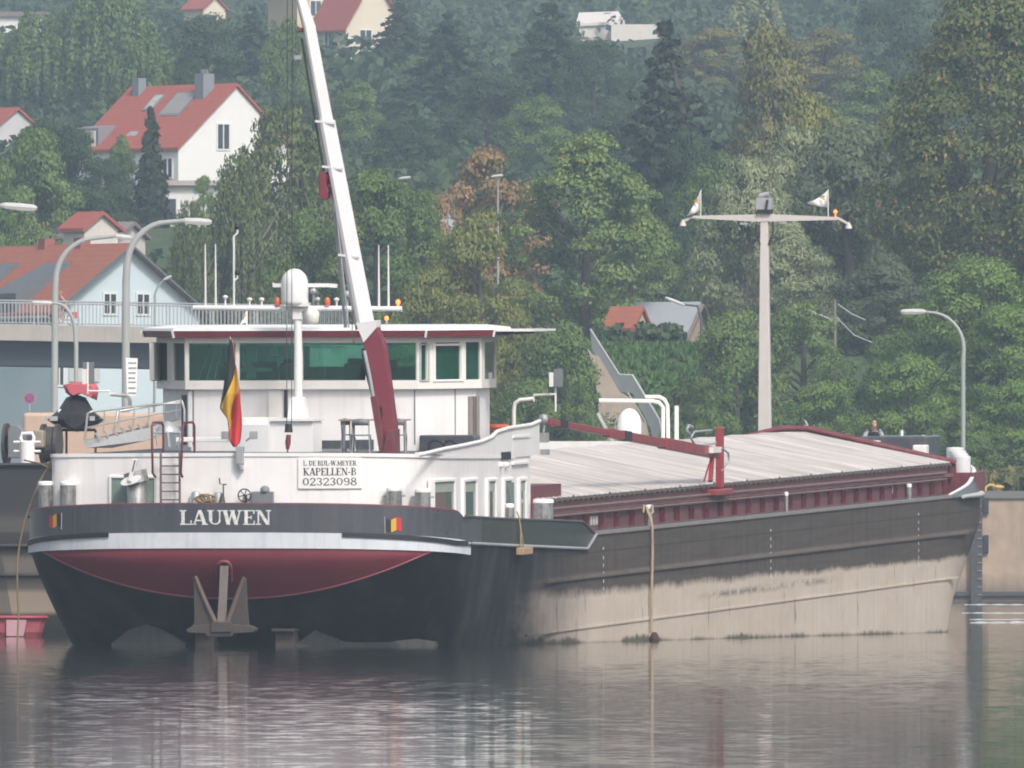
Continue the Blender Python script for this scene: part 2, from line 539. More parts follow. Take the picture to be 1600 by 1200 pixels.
# rubbing strakes along the sides and a light lower ridge
for sg in (1, -1):
    MB().box(5.7*sg-.05, 5.7*sg+.05, 15, 90, 1.30, 1.40).build('side_strake', HULLM, barge)
    MB().box(5.7*sg-.03, 5.7*sg+.03, 12, 88, -.02, .03).build('side_ridge', HULLM, barge)
    MB().box(5.7*sg-.07, 5.7*sg+.04, 22.4, 92, 2.44, 2.53).build('deck_edge', paint('dusty_edge', (0.24, 0.22, 0.21), .8, dirt=.5), barge)
# draught marks: dotted white columns
mb = MB()
for px in (943, 1204.5, 1435.5):
    s = T(px, 860, 5.72).y
    mb.box(5.715, 5.72, s-.06, s+.06, 2.03, 2.09)
    for k in range(7):
        mb.box(5.715, 5.722, s-.025, s+.025, 1.77-k*.21, 1.86-k*.21)
mb.build('draught_marks', WHITE2, barge)
# propeller tunnels and rudder heads at the water
mb = MB()
for px0, px1, pk in ((172, 292, 228), (462, 655, 520)):
    a, b, c = S(px0, 1009, 1.7), S(px1, 1009, 1.7), S(pk, 975, 1.7)
    t0, t1, tc = a.x, b.x, c.x
    prof = [(t0, -.6), (t0, 0.03), (t0+(tc-t0)*.5, .38), (tc, .52), (tc+(t1-tc)*.4, .38), (t1, .03), (t1, -.6)]
    mb.prism([(t, 1.5 + .10*t*t*(1 if t > 0 else .35), z) for t, z in prof], (0, 5, 0))
mb.build('propeller_tunnel', paint('silted_steel', (0.06, 0.056, 0.052), .85, dirt=.6, dirtc=(.025, .025, .025)), barge)
for px in (320, 446):
    p = S(px, 1000, 1.5)
    MB().box(p.x-.24, p.x+.24, 1.4, 5, -.5, .36).box(p.x-.30, p.x+.30, 1.2, 5, .36, .42).build('rudder_head', RUST, barge)

# ---- lettering
def strokes(ch):
    k, n = 0.20, 0.085                       # thick and thin strokes
    V = lambda x, y0=0, y1=1, w=k: ('s', x, y0, x, y1, w)
    Hh = lambda y, x0, x1, w=n: ('s', x0, y, x1, y, w)
    sf = lambda x, y, w=.34: ('s', x-w/2, y, x+w/2, y, .075)
    t, b = .963, .037
    G = {
     'L': (.72, [V(.2), sf(.2, t, .4), Hh(b, .02, .7, .075), ('s', .68, 0, .68, .3, .07)]),
     'A': (.92, [('s', .14, 0, .44, 1, n), ('s', .78, 0, .48, 1, k), Hh(.3, .22, .68), sf(.14, b, .3), sf(.78, b, .36)]),
     'U': (.88, [V(.2, .28), V(.74, .28, 1, n), ('a', .47, .30, .27, .26, 180, 360, .13), sf(.2, t, .4), sf(.74, t, .3)]),
     'W': (1.22, [('s', .16, 1, .38, 0, k), ('s', .38, 0, .62, 1, n), ('s', .60, 1, .84, 0, k), ('s', .84, 0, 1.06, 1, n), sf(.16, t, .36), sf(.6, t, .34), sf(1.06, t, .28)]),
     'E': (.76, [V(.2), Hh(t, .02, .68, .075), Hh(b, .02, .7, .075), Hh(.5, .2, .5), ('s', .66, 1, .66, .74, .07), ('s', .68, 0, .68, .28, .07), ('s', .5, .38, .5, .62, .06)]),
     'N': (.92, [V(.16, 0, 1, n), V(.76, 0, 1, n), ('s', .18, 1, .74, 0, k), sf(.16, b, .3), sf(.14, t, .3), sf(.76, t, .3)]),
     'K': (.88, [V(.2), ('s', .28, .42, .74, 1, n), ('s', .36, .56, .74, 0, k), sf(.2, t, .38), sf(.2, b, .38), sf(.72, t, .3), sf(.74, b, .3)]),
     'P': (.78, [V(.2), ('a', .42, .73, .24, .23, -90, 90, .15), Hh(t, .02, .44, .075), Hh(.5, .2, .44, .075), sf(.2, b, .38)]),
     'B': (.82, [V(.2), ('a', .42, .75, .2, .21, -90, 90, .14), ('a', .44, .27, .24, .23, -90, 90, .15), Hh(t, .02, .44, .075), Hh(.51, .2, .46, .07), Hh(b, .02, .46, .075)]),
     'D': (.86, [V(.2), ('a', .38, .5, .34, .44, -90, 90, .16), Hh(t, .02, .4, .075), Hh(b, .02, .4, .075)]),
     'I': (.42, [V(.2), sf(.2, t, .38), sf(.2, b, .38)]),
     'J': (.56, [V(.36, .25), ('a', .22, .22, .14, .18, 180, 360, .1), sf(.36, t, .36)]),
     'M': (1.06, [V(.14, 0, 1, n), V(.9, 0, 1, k), ('s', .16, 1, .5, .1, k), ('s', .5, .1, .86, 1, n), sf(.14, b, .28), sf(.9, b, .34), sf(.14, t, .26), sf(.9, t, .3)]),
     'Y': (.84, [('s', .14, 1, .42, .45, k), ('s', .7, 1, .42, .45, n), V(.42, 0, .5), sf(.42, b, .36), sf(.14, t, .32), sf(.7, t, .28)]),
     'R': (.86, [V(.2), ('a', .42, .75, .22, .21, -90, 90, .15), Hh(t, .02, .44, .075), Hh(.52, .2, .44, .07), ('s', .42, .5, .72, 0, k), sf(.2, b, .36), sf(.76, b, .2)]),
     '-': (.42, [Hh(.38, .04, .36, .12)]),
     '.': (.26, [('s', .12, 0, .12, .16, .16)]),
     ' ': (.34, []),
     '0': (.74, [('a', .36, .5, .26, .44, 0, 360, .14)]),
     '2': (.72, [('a', .36, .71, .24, .24, -40, 180, .14), ('s', .54, .56, .12, .08, .12), Hh(.06, .06, .66, .12), ('s', .63, 0, .63, .24, .07)]),
     '3': (.72, [('a', .34, .74, .22, .21, -80, 160, .13), ('a', .34, .28, .25, .23, -160, 90, .14)]),
     '9': (.74, [('a', .36, .69, .24, .26, 0, 360, .13), ('a', .34, .36, .28, .31, -140, 40, .13)]),
     '8': (.74, [('a', .36, .75, .21, .2, 0, 360, .13), ('a', .36, .27, .26, .23, 0, 360, .14)]),
    }
    return G[ch]
def lettering(text, h, width, surf, mb=None, lift=0.004):
    """slab letters h high squeezed to a total width; surf(u, v, lift) gives the 3-D point"""
    mb = mb or MB()
    tot = sum(strokes(c)[0] for c in text)
    sx = width / (tot*h)
    x = 0.0
    q = 0
    for c in text:
        w, st = strokes(c)
        for s in st:
            q += 1
            li = lift + 0.0006*(q % 7)
            if s[0] == 's':
                _, x0, y0, x1, y1, k = s
                if abs(y1-y0) < 1e-6: quad = [(x0, y0-k/2), (x1, y0-k/2), (x1, y0+k/2), (x0, y0+k/2)]
                elif abs(x1-x0) < 1e-6: quad = [(x0-k/2, y0), (x0+k/2, y0), (x0+k/2, y1), (x0-k/2, y1)]
                else:
                    kk = k*.55
                    quad = [(x0-kk, y0), (x0+kk, y0), (x1+kk, y1), (x1-kk, y1)]
                mb.add([surf((x+a)*h*sx, b*h, li) for a, b in quad], [(0,1,2,3)])
            else:
                _, cx, cy, rx, ry, a0, a1, k = s
                m = max(6, int(abs(a1-a0)/20))
                pa = [R(a0+(a1-a0)*i/m) for i in range(m+1)]
                outer = [(cx+(rx+k/2)*math.cos(a), cy+(ry+.03)*math.sin(a)) for a in pa]
                inner = [(cx+(rx-k/2)*math.cos(a), cy+(ry-.055)*math.sin(a)) for a in pa]
                pts = outer + inner
                mb.add([surf((x+a)*h*sx, b*h, li) for a, b in pts], [(i, i+1, m+2+i, m+1+i) for i in range(m)])
        x += w
    return mb
wornwhite = paint('worn_white_lettering', (0.74, 0.73, 0.70), 0.5, dirt=0.8, dirtc=(0.30, 0.30, 0.31), scale=11, streak=False)
p0, p1 = S(281, 820, 0), S(424, 797, 0)
def stern_surf(u, v, l):
    t = p0.x + u
    return (t, stern_s(t) - 0.035 - l, p0.z + v)
lettering('LAUWEN', p1.z-p0.z, p1.x-p0.x, stern_surf).build('ship_name', wornwhite, barge, fix=False)
# small wavy tricolours painted on the bulwark
FBLK, FYEL, FRED = paint('flag_black', (0.02, 0.02, 0.022), .8, dirt=.1), paint('flag_yellow', (0.60, 0.36, 0.035), .8, dirt=.12), paint('flag_red', (0.52, 0.03, 0.035), .8, dirt=.12)
for cx, order in ((90.5, (FRED, FYEL, FBLK)), (622.5, (FBLK, FYEL, FRED))):
    c = S(cx, 813 if cx < 300 else 819, 1.5)
    mb = MB()
    sg = 1 if cx > 300 else -1
    def fs(u, v):
        t = c.x + u
        return (t, stern_s(t) - .05, c.z + v)
    for j in range(3):
        for q in range(4):
            u0, u1 = -.18+.12*(j+q/4), -.18+.12*(j+(q+1)/4)
            wv = lambda u: .03*math.sin(u*19)
            mb.add([fs(u0, -.17+wv(u0)), fs(u1, -.17+wv(u1)), fs(u1, .15+wv(u1)), fs(u0, .15+wv(u0))], [(0,1,2,3)], j)
    ue = -.2 if sg > 0 else .2
    mb.tube([fs(ue, -.22), fs(ue*1.05, .2)], .014, 5, mi=3)
    mb.build('painted_flag', list(order) + [GALV], barge, fix=False)
# ------------------------------------------------------------------ deckhouse
HOUSE_R = [(0,1.0),(2.0,1.12),(3.3,1.45),(4.15,2.05),(4.7,2.95),(4.88,4.2),(4.9,5.5)]
HR = catmull(HOUSE_R, 4)
HL = [(-t, s) for t, s in catmull([(0,1.0),(2.0,1.12),(3.5,1.40),(4.5,1.62),(4.85,1.95),(4.9,3.0),(4.9,5.5)], 4)]
HLINE = list(reversed(HL[1:])) + HR
def house_s(t):
    for a, b in zip(HLINE, HLINE[1:]):
        if a[0] <= t <= b[0]: return a[1] + (b[1]-a[1])*(t-a[0])/max(1e-6, b[0]-a[0])
    return 5.5
HT = 4.84
house_plan = HLINE + [(4.9, 17.3), (-4.9, 17.3)]
mb = MB()
lo = [(t, s, DECK) for t, s in house_plan]
hi = [(t, s, HT) for t, s in house_plan]
n = len(lo)
mb.add(lo + hi, [(i, (i+1) % n, n+(i+1) % n, n+i) for i in range(n)] , 0, False)
mb.add(hi, [tuple(range(n))], 1)
deckhouse = mb.build('deckhouse', [WHITE, paint('deckhouse_roof_paint', (0.09, 0.10, 0.12), .6, dirt=.4)], barge)
# white rounded coaming along the roof edge
def edge_h(s): return lerp_tab([(0, 4.93), (2, 4.86), (4, 4.80), (16, 4.64)], s)
rim = [(t, s) for t, s in HLINE] + [(4.9, 10), (4.9, 14.8)]
MB().loft([[(t*1.008, s-.03, edge_h(s)-.07), (t*1.008, s-.03, edge_h(s)+.02), (t*.985, s+.06, edge_h(s)+.02), (t*.985, s+.06, edge_h(s)-.07)] for t, s in rim], True, smooth=False, cap=True).build('roof_coaming', WHITE2, deckhouse)
# swept side screen that climbs forward to the bridge wing
top = [(652,713),(693,703),(725,697),(752,691),(768,684),(776,676),(795,670),(829.5,665),(843,659)]
tp = [T(px, py, 4.93) for px, py in top]
mb = MB()
up_, dn_ = [], []
for p in tp:
    up_.append(p); dn_.append(Vector((p.x, p.y, edge_h(p.y) + .02)))
ins = Vector((-.06, 0, 0))
mb.loft([[u, d, d+ins, u+ins] for u, d in zip(up_, dn_)], True, smooth=False, cap=True)
mb.box(4.86, 4.935, 14.5, 17.6, 4.62, 5.42)
mb.build('wing_screen', WHITE, deckhouse)
MB().tube([p + Vector((.0, 0, .02)) for p in tp], .055, 8).build('screen_rail', WHITE2, deckhouse)
q = T(791, 712, 4.94)
MB().box(4.935, 4.945, q.y-.75, q.y+.7, q.z-.1, q.z+.1).build('vent_slot', BLACK, deckhouse)
for px in (784, 792):
    c = T(px, 726.5, 4.95)
    MB().lathe((4.9, c.y, c.z), [(.0, .1), (.08, .1), (.085, 0)], 10, axis='x').build('side_lamp', WHITE2, deckhouse)
for yy in (724.5, 683):
    a, b = T(802, yy, 4.95), T(828, yy, 4.95)
    MB().box(4.9, 4.97, a.y, b.y, a.z-.03, a.z+.03).build('rub_rail', WHITE2, deckhouse)
# cabin windows on the starboard side
def glassmat(name, tint, rough=0.06, a=0.0, spec=0.6):
    m, N, L, B = new_mat(name)
    co = objco(N)
    L.new(mix(N, L, ramp(N, L, noise(N, L, co, 1.7, 3), [(.4, 0), (.7, 1)]), tint, tuple(x*.6 for x in tint)), B.inputs['Base Color'])
    B.inputs['Roughness'].default_value = rough
    B.inputs['Specular IOR Level'].default_value = spec
    if a:
        B.inputs['Transmission Weight'].default_value = a
        B.inputs['IOR'].default_value = 1.12
    return m
CABGLASS = glassmat('cabin_glass', (0.11, 0.15, 0.13))
CURT = paint('curtain_fabric', (0.30, 0.34, 0.30), .9, dirt=.3)
DRAPE = paint('brown_curtain', (0.14, 0.10, 0.085), .9, dirt=.3)
SILL = 3.02
for i, (x0, x1, y0, y1) in enumerate(((679,709,748,797),(722,746,748,806),(759.5,776,748,808),(785,801,746,808),(809,823,749,809))):
    a, b = T(x0, y0, 4.92), T(x1, y1, 4.92)
    s0, s1 = a.y, b.y
    z1 = lerp_tab([(3, 4.21), (17, 4.05)], s0)
    z0 = lerp_tab([(3, 3.25), (17, 2.75)], s0)
    xx = 4.915
    up0 = .05 if s0 < 5 else 0
    if s0 < 5:                                       # the first one sits on the curve of the house
        tt = lambda s: lerp_tab([(b_, a_) for a_, b_ in HR], s)
    else: tt = lambda s: 4.9
    mb = MB()
    def wq(sa, sb, za, zb, lift, d=.05):
        o = Vector((1, 0, 0))
        A = [(tt(sa)+lift+up0, sa, za), (tt(sb)+lift+up0, sb, za), (tt(sb)+lift+up0, sb, zb), (tt(sa)+lift+up0, sa, zb)]
        return A
    f = .16
    for (sa, sb, za, zb) in ((s0, s0+f*1.6, z0, z1), (s1-f*1.6, s1, z0, z1), (s0+f*1.6, s1-f*1.6, z1-.09, z1), (s0+f*1.6, s1-f*1.6, z0, z0+.07)):
        mb.prism(wq(sa, sb, za, zb, -.02), (.09, 0, 0))
    w = mb.build('window', WHITE2, deckhouse, bevel=.02)
    MB().prism(wq(s0+.2, s1-.2, z0+.05, z1-.07, -.02), (.035, 0, 0)).build('pane', CABGLASS, w)
    MB().prism(wq(s0+.27, s1-.27, z1-.35, z1-.09, .016), (.006, 0, 0)).build('blind', CURT, w)
    if i in (0, 2):
        MB().prism(wq(s0+.27, s0+(s1-s0)*.5, z0+.08, z1-.36, .016), (.006, 0, 0)).build('curtain', DRAPE, w)
    if i == 3:
        mb = MB()
        A, B2 = Vector((4.97, s0+.3, z0+.15)), Vector((4.97, s1-.3, z1-.1))
        mb.prism([(4.95, s0+.35, z0+.1), (5.08, s1-.8, z0+.1), (4.99, s1-.35, z1-.12), (4.95, s0+.35, z1-.12)], (.03, .02, 0))
        mb.build('open_casement', CABGLASS, w)
# aft cabin window behind the capstan
a, b = S(172, 743, 1.5), S(250, 785, 1.5)
mb = MB()
def aft(t0, t1, z0, z1, l, d):
    return [(t0, house_s(t0)-l, z0), (t1, house_s(t1)-l, z0), (t1, house_s(t1)-l, z1), (t0, house_s(t0)-l, z1)]
t0, t1, z0, z1 = a.x, b.x, 3.3, a.z
for (u0, u1, v0, v1) in ((t0, t0+.07, z0, z1), (t1-.07, t1, z0, z1), (t0+.07, t1-.07, z1-.07, z1), (t0+.07, t1-.07, z0, z0+.06)):
    mb.prism(aft(u0, u1, v0, v1, .06, 0), (0, .1, 0))
w = mb.build('window', WHITE2, deckhouse, bevel=.02)
MB().prism(aft(t0+.05, t1-.05, z0+.05, z1-.05, .02, 0), (0, .05, 0)).build('pane', glassmat('pale_green_glass', (0.24, 0.31, 0.27)), w)
# registration plate
a, b = S(465.5, 763.5, 1.0), S(561, 716, 1.0)
t0, t1, z0, z1 = a.x, b.x, a.z, b.z
def pl(u, v, l): return (t0+u, house_s(t0+u)-.05-l, z0+v)
mb = MB()
nn = 8
mb.loft([[(t0+(t1-t0)*i/nn, house_s(t0+(t1-t0)*i/nn)-.05, z0), (t0+(t1-t0)*i/nn, house_s(t0+(t1-t0)*i/nn)-.05, z1), (t0+(t1-t0)*i/nn, house_s(t0+(t1-t0)*i/nn)+.03, z1), (t0+(t1-t0)*i/nn, house_s(t0+(t1-t0)*i/nn)+.03, z0)] for i in range(nn+1)], True, smooth=False, cap=True)
plate = mb.build('registration_plate', WHITE2, deckhouse)
INK = paint('dark_ink', (0.03, 0.03, 0.035), .6, dirt=.1)
PW, PHt = t1-t0, z1-z0
mb = MB()
for txt, h, w_, v in (('L. DE BIJL-W.MEYER', .125, PW*.84, .755), ('KAPELLEN-B', .19, PW*.84, .435), ('02323098', .20, PW*.86, .10)):
    u0 = (PW-w_)/2
    lettering(txt, h, w_, (lambda u0, v: lambda u, vv, l: pl(u0+u, v*PHt+vv, l))(u0, v), mb)
mb.build('plate_lettering', INK, plate, fix=False)
# ladder with maroon rails at the stern
a, b = S(252, 782, .9), S(281, 662, .9)
mb = MB()
L0, L1, ztop = a.x, b.x, S(252, 708, .9).z
for t in (L0, L1):
    mb.tube([(t, .85, DECK+.5), (t, .85, ztop)], .03, 6)
for k in range(7):
    z = a.z + .02 + k*(ztop-a.z)/5.6
    if z < ztop: mb.tube([(L0, .85, z), (L1, .85, z)], .022, 6)
lad = mb.build('ladder', paint('purple_grey_paint', (.15, .10, .11), .6, dirt=.3), barge)
mb = MB()
for t, o_ in ((L0-.13, -.05), (L1+.08, .06)):
    zt, zb = S(250, 660, .9).z, S(250, 745, .9).z
    mb.tube([(t, .8, zb), (t-.02+o_*.3, .6, zb+.1), (t+o_, .6, zt-.1), (t+o_+.02, .7, zt), (t+o_+.12, 1.3, zt), (t+o_+.14, 1.4, zt-.1), (t+o_+.14, 1.4, HT)], .032, 7)
mb.build('ladder_rail', MAROON, barge)

# ------------------------------------------------------------------ wheelhouse
A1, A2 = (-3.1, 10.8), (3.1, 10.8)
PL = [(-4.35, 15.3), (-4.3, 13.0), A1, A2, (4.35, 13.1), (4.35, 15.3)]      # aft side, open at the front
PLC = PL + [(3.2, 16.6), (-3.2, 16.6)]
def inset(plan, d):
    cx, cy = 0, 13.7
    return [(t*(1-d/4.2), cy+(s-cy)*(1-d/2.9)) for t, s in plan]
def ringbox(plan, z0, z1, mb=None, mi=0, top=True):
    mb = mb or MB()
    n = len(plan)
    mb.add([(t, s, z0) for t, s in plan] + [(t, s, z1) for t, s in plan],
           [(i, (i+1) % n, n+(i+1) % n, n+i) for i in range(n)] + [tuple(range(n)), tuple(range(n, 2*n))], mi)
    return mb
mb = ringbox(inset(PLC, .16), HT-.02, 6.45)
wheel = mb.build('wheelhouse', WHITE, barge)
mb = ringbox(PLC, 6.45, 6.68)
mb.build('sill_band', CREAM, wheel)
mb = ringbox(PLC, 7.655, 7.80)
mb.build('head_band', CREAM, wheel)
# roof: red fascia leaning out, white rolled top
out = lambda d: [(t*(1+d/4.2), 13.7+(s-13.7)*(1+d/2.9)) for t, s in PLC]
mb = MB()
ra, rb = out(.30), out(.345)
n = len(ra)
mb.add([(t, s, 7.805) for t, s in ra] + [(t, s, 7.97) for t, s in rb], [(i, (i+1) % n, n+(i+1) % n, n+i) for i in range(n)] + [tuple(range(n))])
mb.build('roof_fascia', paint('roof_red_paint', (.19, .035, .045), .4, dirt=.25), wheel)
mb = MB()
r1, r2, r3 = out(.36), out(.33), out(-.2)
mb.loft([[(t, s, 7.975) for t, s in r1], [(t, s, 8.04) for t, s in r2], [(t, s, 8.11) for t, s in r3]], True, smooth=False, cap=True)
mb.build('roof', WHITE2, wheel)
mb = MB()                                           # white ribs over the fascia at the corners
for (t, s), (t2, s2) in zip(ra[1:6], rb[1:6]):
    mb.bar((t*1.004, s-.01, 7.80), (t2*1.004, s2-.01, 7.98), .10, .05, up=(1, 0, 0))
mb.build('roof_rib', WHITE2, wheel)
mb = MB()
a, b = S(800, 521, 15), S(852, 525, 15)
mb.box(4.3, b.x, 13.2, 16.6, 7.93, 7.985)
mb.build('roof_visor', WHITE2, wheel)
MB().box(4.4, a.x+.35, 13.4, 16.4, 7.86, 7.925).build('visor_bracket', BLACK, wheel)
# window frames and panes by wall
def tealglass():
    m, N, L, B = new_mat('teal_window_glass')
    out_ = N['Material Output']
    tr = N.new('ShaderNodeBsdfTransparent')
    tr.inputs[0].default_value = (0.62, 0.86, 0.80, 1)
    gl = N.new('ShaderNodeBsdfGlossy')
    gl.inputs['Roughness'].default_value = 0.03
    gl.inputs[0].default_value = (.55, .85, .78, 1)
    fr = N.new('ShaderNodeFresnel')
    fr.inputs[0].default_value = 1.5
    ms = N.new('ShaderNodeMixShader')
    L.new(mth(N, L, 'ADD', fr.outputs[0], 0.05), ms.inputs[0])
    L.new(tr.outputs[0], ms.inputs[1])
    L.new(gl.outputs[0], ms.inputs[2])
    L.new(ms.outputs[0], out_.inputs[0])
    return m
TEAL = tealglass()
DARKGL = glassmat('dark_green_glass', (0.014, 0.07, 0.048), .05)
def wall(p, q, wins, glass):
    p, q = Vector(p), Vector(q)
    u = (q-p).normalized()
    nrm = Vector((u.y, -u.x))
    Lw = (q-p).length
    def P3(d, z, off): return (p.x+u.x*d+nrm.x*off, p.y+u.y*d+nrm.y*off, z)
    iv = []
    for x0, x1 in wins:
        d0, _ = WALL(x0, 560, p, q)
        d1, _ = WALL(x1, 560, p, q)
        iv.append((max(.04, d0), min(Lw-.04, d1)))
    cur = 0
    mb = MB()
    for d0, d1 in iv + [(Lw, Lw)]:
        if d0 - cur > .005:
            MB().prism([P3(cur, 6.682, 0), P3(d0, 6.682, 0), P3(d0, 7.653, 0), P3(cur, 7.653, 0)], nrm.to_3d()*-.12).build('window_post', CREAM, wheel)
        cur = d1
    for d0, d1 in iv:
        MB().prism([P3(d0-.01, 6.66, -.05), P3(d1+.01, 6.66, -.05), P3(d1+.01, 7.67, -.05), P3(d0-.01, 7.67, -.05)], nrm.to_3d()*-.015).build('window_pane', glass, wheel)
wall(A1, A2, [(294,368),(374,460),(473,571),(596,651)], TEAL)
wall(PL[1], A1, [(243,261),(269.5,288)], DARKGL)
wall(A2, PL[4], [(657.5,667),(681,719.5),(728,750)], DARKGL)
wall(PL[4], PL[5], [(757.5,777)], DARKGL)
wall(PL[0], PL[1], [(233.5,239)], DARKGL)
wall((4.35, 15.3), (3.2, 16.6), [], DARKGL)
wall((-3.2, 16.6), (-4.35, 15.3), [], DARKGL)
# front windows on the far side let daylight through
for t in (-3.2, -1.1, 1.1, 3.2): MB().box(t-.07, t+.07, 16.5, 16.6, 6.682, 7.653).build('window_post', CREAM, wheel)
MB().box(-3.13, 3.13, 16.54, 16.56, 6.66, 7.66).build('window_pane', TEAL, wheel)
# door frame on the starboard corner
def corner_frame(x0, x1, y0, y1, w_=.06):
    p, q = Vector(A2), Vector(PL[4])
    u = (q-p).normalized(); nrm = Vector((u.y, -u.x))
    d0, z1 = WALL(x0, y0, p, q); d1, z0 = WALL(x1, y1, p, q)
    P3 = lambda d, z: Vector((p.x+u.x*d+nrm.x*.03, p.y+u.y*d+nrm.y*.03, z))
    mb = MB()
    n3 = nrm.to_3d()*-.05
    for a0, a1, b0, b1 in ((d0, d0+w_*1.5, z0, z1), (d1-w_*1.5, d1, z0, z1), (d0+w_*1.5, d1-w_*1.5, z1-w_, z1), (d0+w_*1.5, d1-w_*1.5, z0, z0+w_)):
        mb.prism([P3(a0, b0), P3(a1, b0), P3(a1, b1), P3(a0, b1)], n3)
    return mb
corner_frame(676, 724, 537, 596).build('window_frame', WHITE2, wheel, bevel=.01)
corner_frame(655, 670.5, 537, 596, .04).build('window_frame', paint('grey_green_frame', (.42, .47, .45), .4), wheel, bevel=.01)
# panel joints on the lower wall, doors, cabinet, interior
mb = MB()
IN = inset(PL, .16)
def lowwall(p, q, px, w_, z0, z1, off=.012):
    p, q = Vector(p), Vector(q)
    u = (q-p).normalized(); nrm = Vector((u.y, -u.x))
    d, _ = WALL(px, 650, p, q)
    P3 = lambda dd, z: (p.x+u.x*dd+nrm.x*off, p.y+u.y*dd+nrm.y*off, z)
    return [P3(d-w_/2, z0), P3(d+w_/2, z0), P3(d+w_/2, z1), P3(d-w_/2, z1)], nrm.to_3d()*(-off-.03)
for p, q, px in ((IN[3], IN[4], 711), (IN[2], IN[3], 648), (IN[2], IN[3], 302)):
    MB().prism(*lowwall(p, q, px, .035, 5.0, 6.43)).build('panel_joint', MIDGREY, wheel)
p_, o2 = lowwall(IN[1], IN[2], 288, .42, 5.0, 6.3)
MB().prism(p_, o2).build('door', paint('dark_doorway', (.015, .018, .03), .5, dirt=.1), wheel)
p_, o2 = lowwall(IN[1], IN[2], 276, .10, 4.95, 6.4, .04)
p2_, o3 = lowwall(IN[2], IN[3], 297, .08, 4.95, 6.4, .04)
MB().prism(p_, o2).prism(p2_, o3).build('door_frame', WHITE2, wheel)
p_, o2 = lowwall(IN[2], IN[3], 430, .33, 5.55, 6.43, .06)
MB().prism(p_, o2).build('cabinet', CREAM, wheel)
p_, o2 = lowwall(IN[2], IN[3], 447, .09, 5.55, 6.43, .05)
MB().prism(p_, o2).build('downpipe', BLACK, wheel)
# slim grille by the starboard corner
c0, c1 = WALL(732, 619, IN[3], IN[4]), WALL(746, 684, IN[3], IN[4])
p, q = Vector(IN[3]), Vector(IN[4]); u = (q-p).normalized(); nrm = Vector((u.y, -u.x))
mb = MB()
for k, w_ in ((.2, .1), (.5, .08), (.8, .1)):
    d = c0[0]+(c1[0]-c0[0])*k
    P3 = lambda dd, z, off: (p.x+u.x*dd+nrm.x*off, p.y+u.y*dd+nrm.y*off, z)
    mb.prism([P3(d-w_, c1[1], .06), P3(d+w_, c1[1], .06), P3(d+w_, c0[1], .06), P3(d-w_, c0[1], .06)], nrm.to_3d()*-.08)
mb.build('side_grille', paint('grey_brown_grille', (.25, .22, .2), .6), wheel)
# dark plinth windows under the wheelhouse
for x0, x1, y0, y1 in ((497, 552, 688, 700), (556, 583, 687, 702), (660, 730, 680, 690)):
    pa, pb = S(x0, y1, 10.85), S(x1, y0, 10.85)
    MB().box(pa.x, pb.x, 10.9, 11.3, pa.z, pb.z).build('plinth_window', GREYPAINT, wheel)
MB().box(-3.1, 3.1, 15.4, 15.9, 6.685, 7.0).build('front_console', paint('pale_console', (.36, .40, .38), .6), wheel)
MB().box(-3.0, 3.0, 11.2, 16.3, 7.60, 7.645).build('ceiling', WHITE2, wheel)
# what shows through the panes: floor, console, chair, panels
mb = MB()
mb.box(-1.9, -1.2, 13.5, 13.7, 6.685, 7.15).box(1.6, 2.1, 13.0, 13.2, 6.685, 7.2)
mb.build('console', paint('console_grey', (.06, .07, .07), .5), wheel)
mb = MB()
for t in (1.15, -.55): MB().box(t-.28, t+.28, 12.1, 12.3, 6.685, 7.12).box(t-.2, t+.2, 12.12, 12.28, 7.12, 7.24).build('helm_chair', BLACK, wheel, bevel=.05)
mb = MB()
for k in range(3): mb.tube([(-2.95+k*.22, 11.8, 6.685), (-2.6+k*.12, 12, 7.6)], .035, 5)
mb.box(-2.3, -1.1, 12.3, 12.4, 6.9, 7.0).box(-1.75, -1.5, 12.3, 12.35, 6.72, 7.58)
mb.build('cabin_fittings', paint('pale_teal', (.45, .62, .58), .5), wheel)
mb = MB()
for t, z in ((-2.25, 7.02), (-1.9, 7.02), (-1.5, 7.02), (-.25, 7.25)): mb.box(t-.06, t+.06, 12.1, 12.2, z, z+.13)
mb.build('red_cups', paint('red_plastic', (.45, .05, .06), .5), wheel)
MB().box(-1.1, -.85, 12.15, 12.2, 7.3, 7.55).build('notice', WHITE2, wheel)

# ------------------------------------------------------------------ radar mast and its yard
MS = 9.2
P = lambda px, py, s=MS: S(px, py, s)
c = P(466, 650)
mb = MB()
zt, zb = P(466, 484).z, P(466, 622).z
mb.tube([(c.x, MS, zb), (c.x, MS, zt)], [.115, .10], 12)
mast = mb.build('radar_mast', WHITE2, barge)
mb = MB()
za, zb2 = P(466, 622).z, P(466, 653).z
w1, w2 = .14, .24
mb.loft([[(c.x-w, MS-w, z), (c.x+w, MS-w, z), (c.x+w, MS+w, z), (c.x-w, MS+w, z)] for w, z in ((w2, zb2), (w1*1.25, za-.02), (w1, za+.02))], True, smooth=False, cap=True)
mb.build('mast_foot', WHITE2, mast)
a, b = P(428, 702), P(494, 653)
mb = MB().box(a.x, b.x, 8.7, 10.0, a.z-.1, b.z-.08)
mb.build('cabinet', WHITE2, barge, bevel=.02)
MB().box(a.x-.05, b.x+.05, 8.6, 10.05, b.z-.075, b.z).build('cabinet_lid', WHITE2, barge)
a, b = P(381, 690), P(428, 662)
MB().box(a.x, b.x, 8.6, 10, a.z-.3, b.z).box(P(281, 0).x, P(360, 0).x, 8.4, 9.4, P(300, 690).z, P(300, 683).z).build('skylight_box', WHITE2, barge, bevel=.02)
MB().box(P(372,0).x, P(424,0).x, 9.2, 10, P(0,664).z, P(0,653).z).build('locker', CREAM, barge, bevel=.015)
y0, y1 = P(302, 481), P(628, 483)
mb = MB().tube([y0, y1], .075, 10)
yard = mb.build('yard', WHITE2, mast)
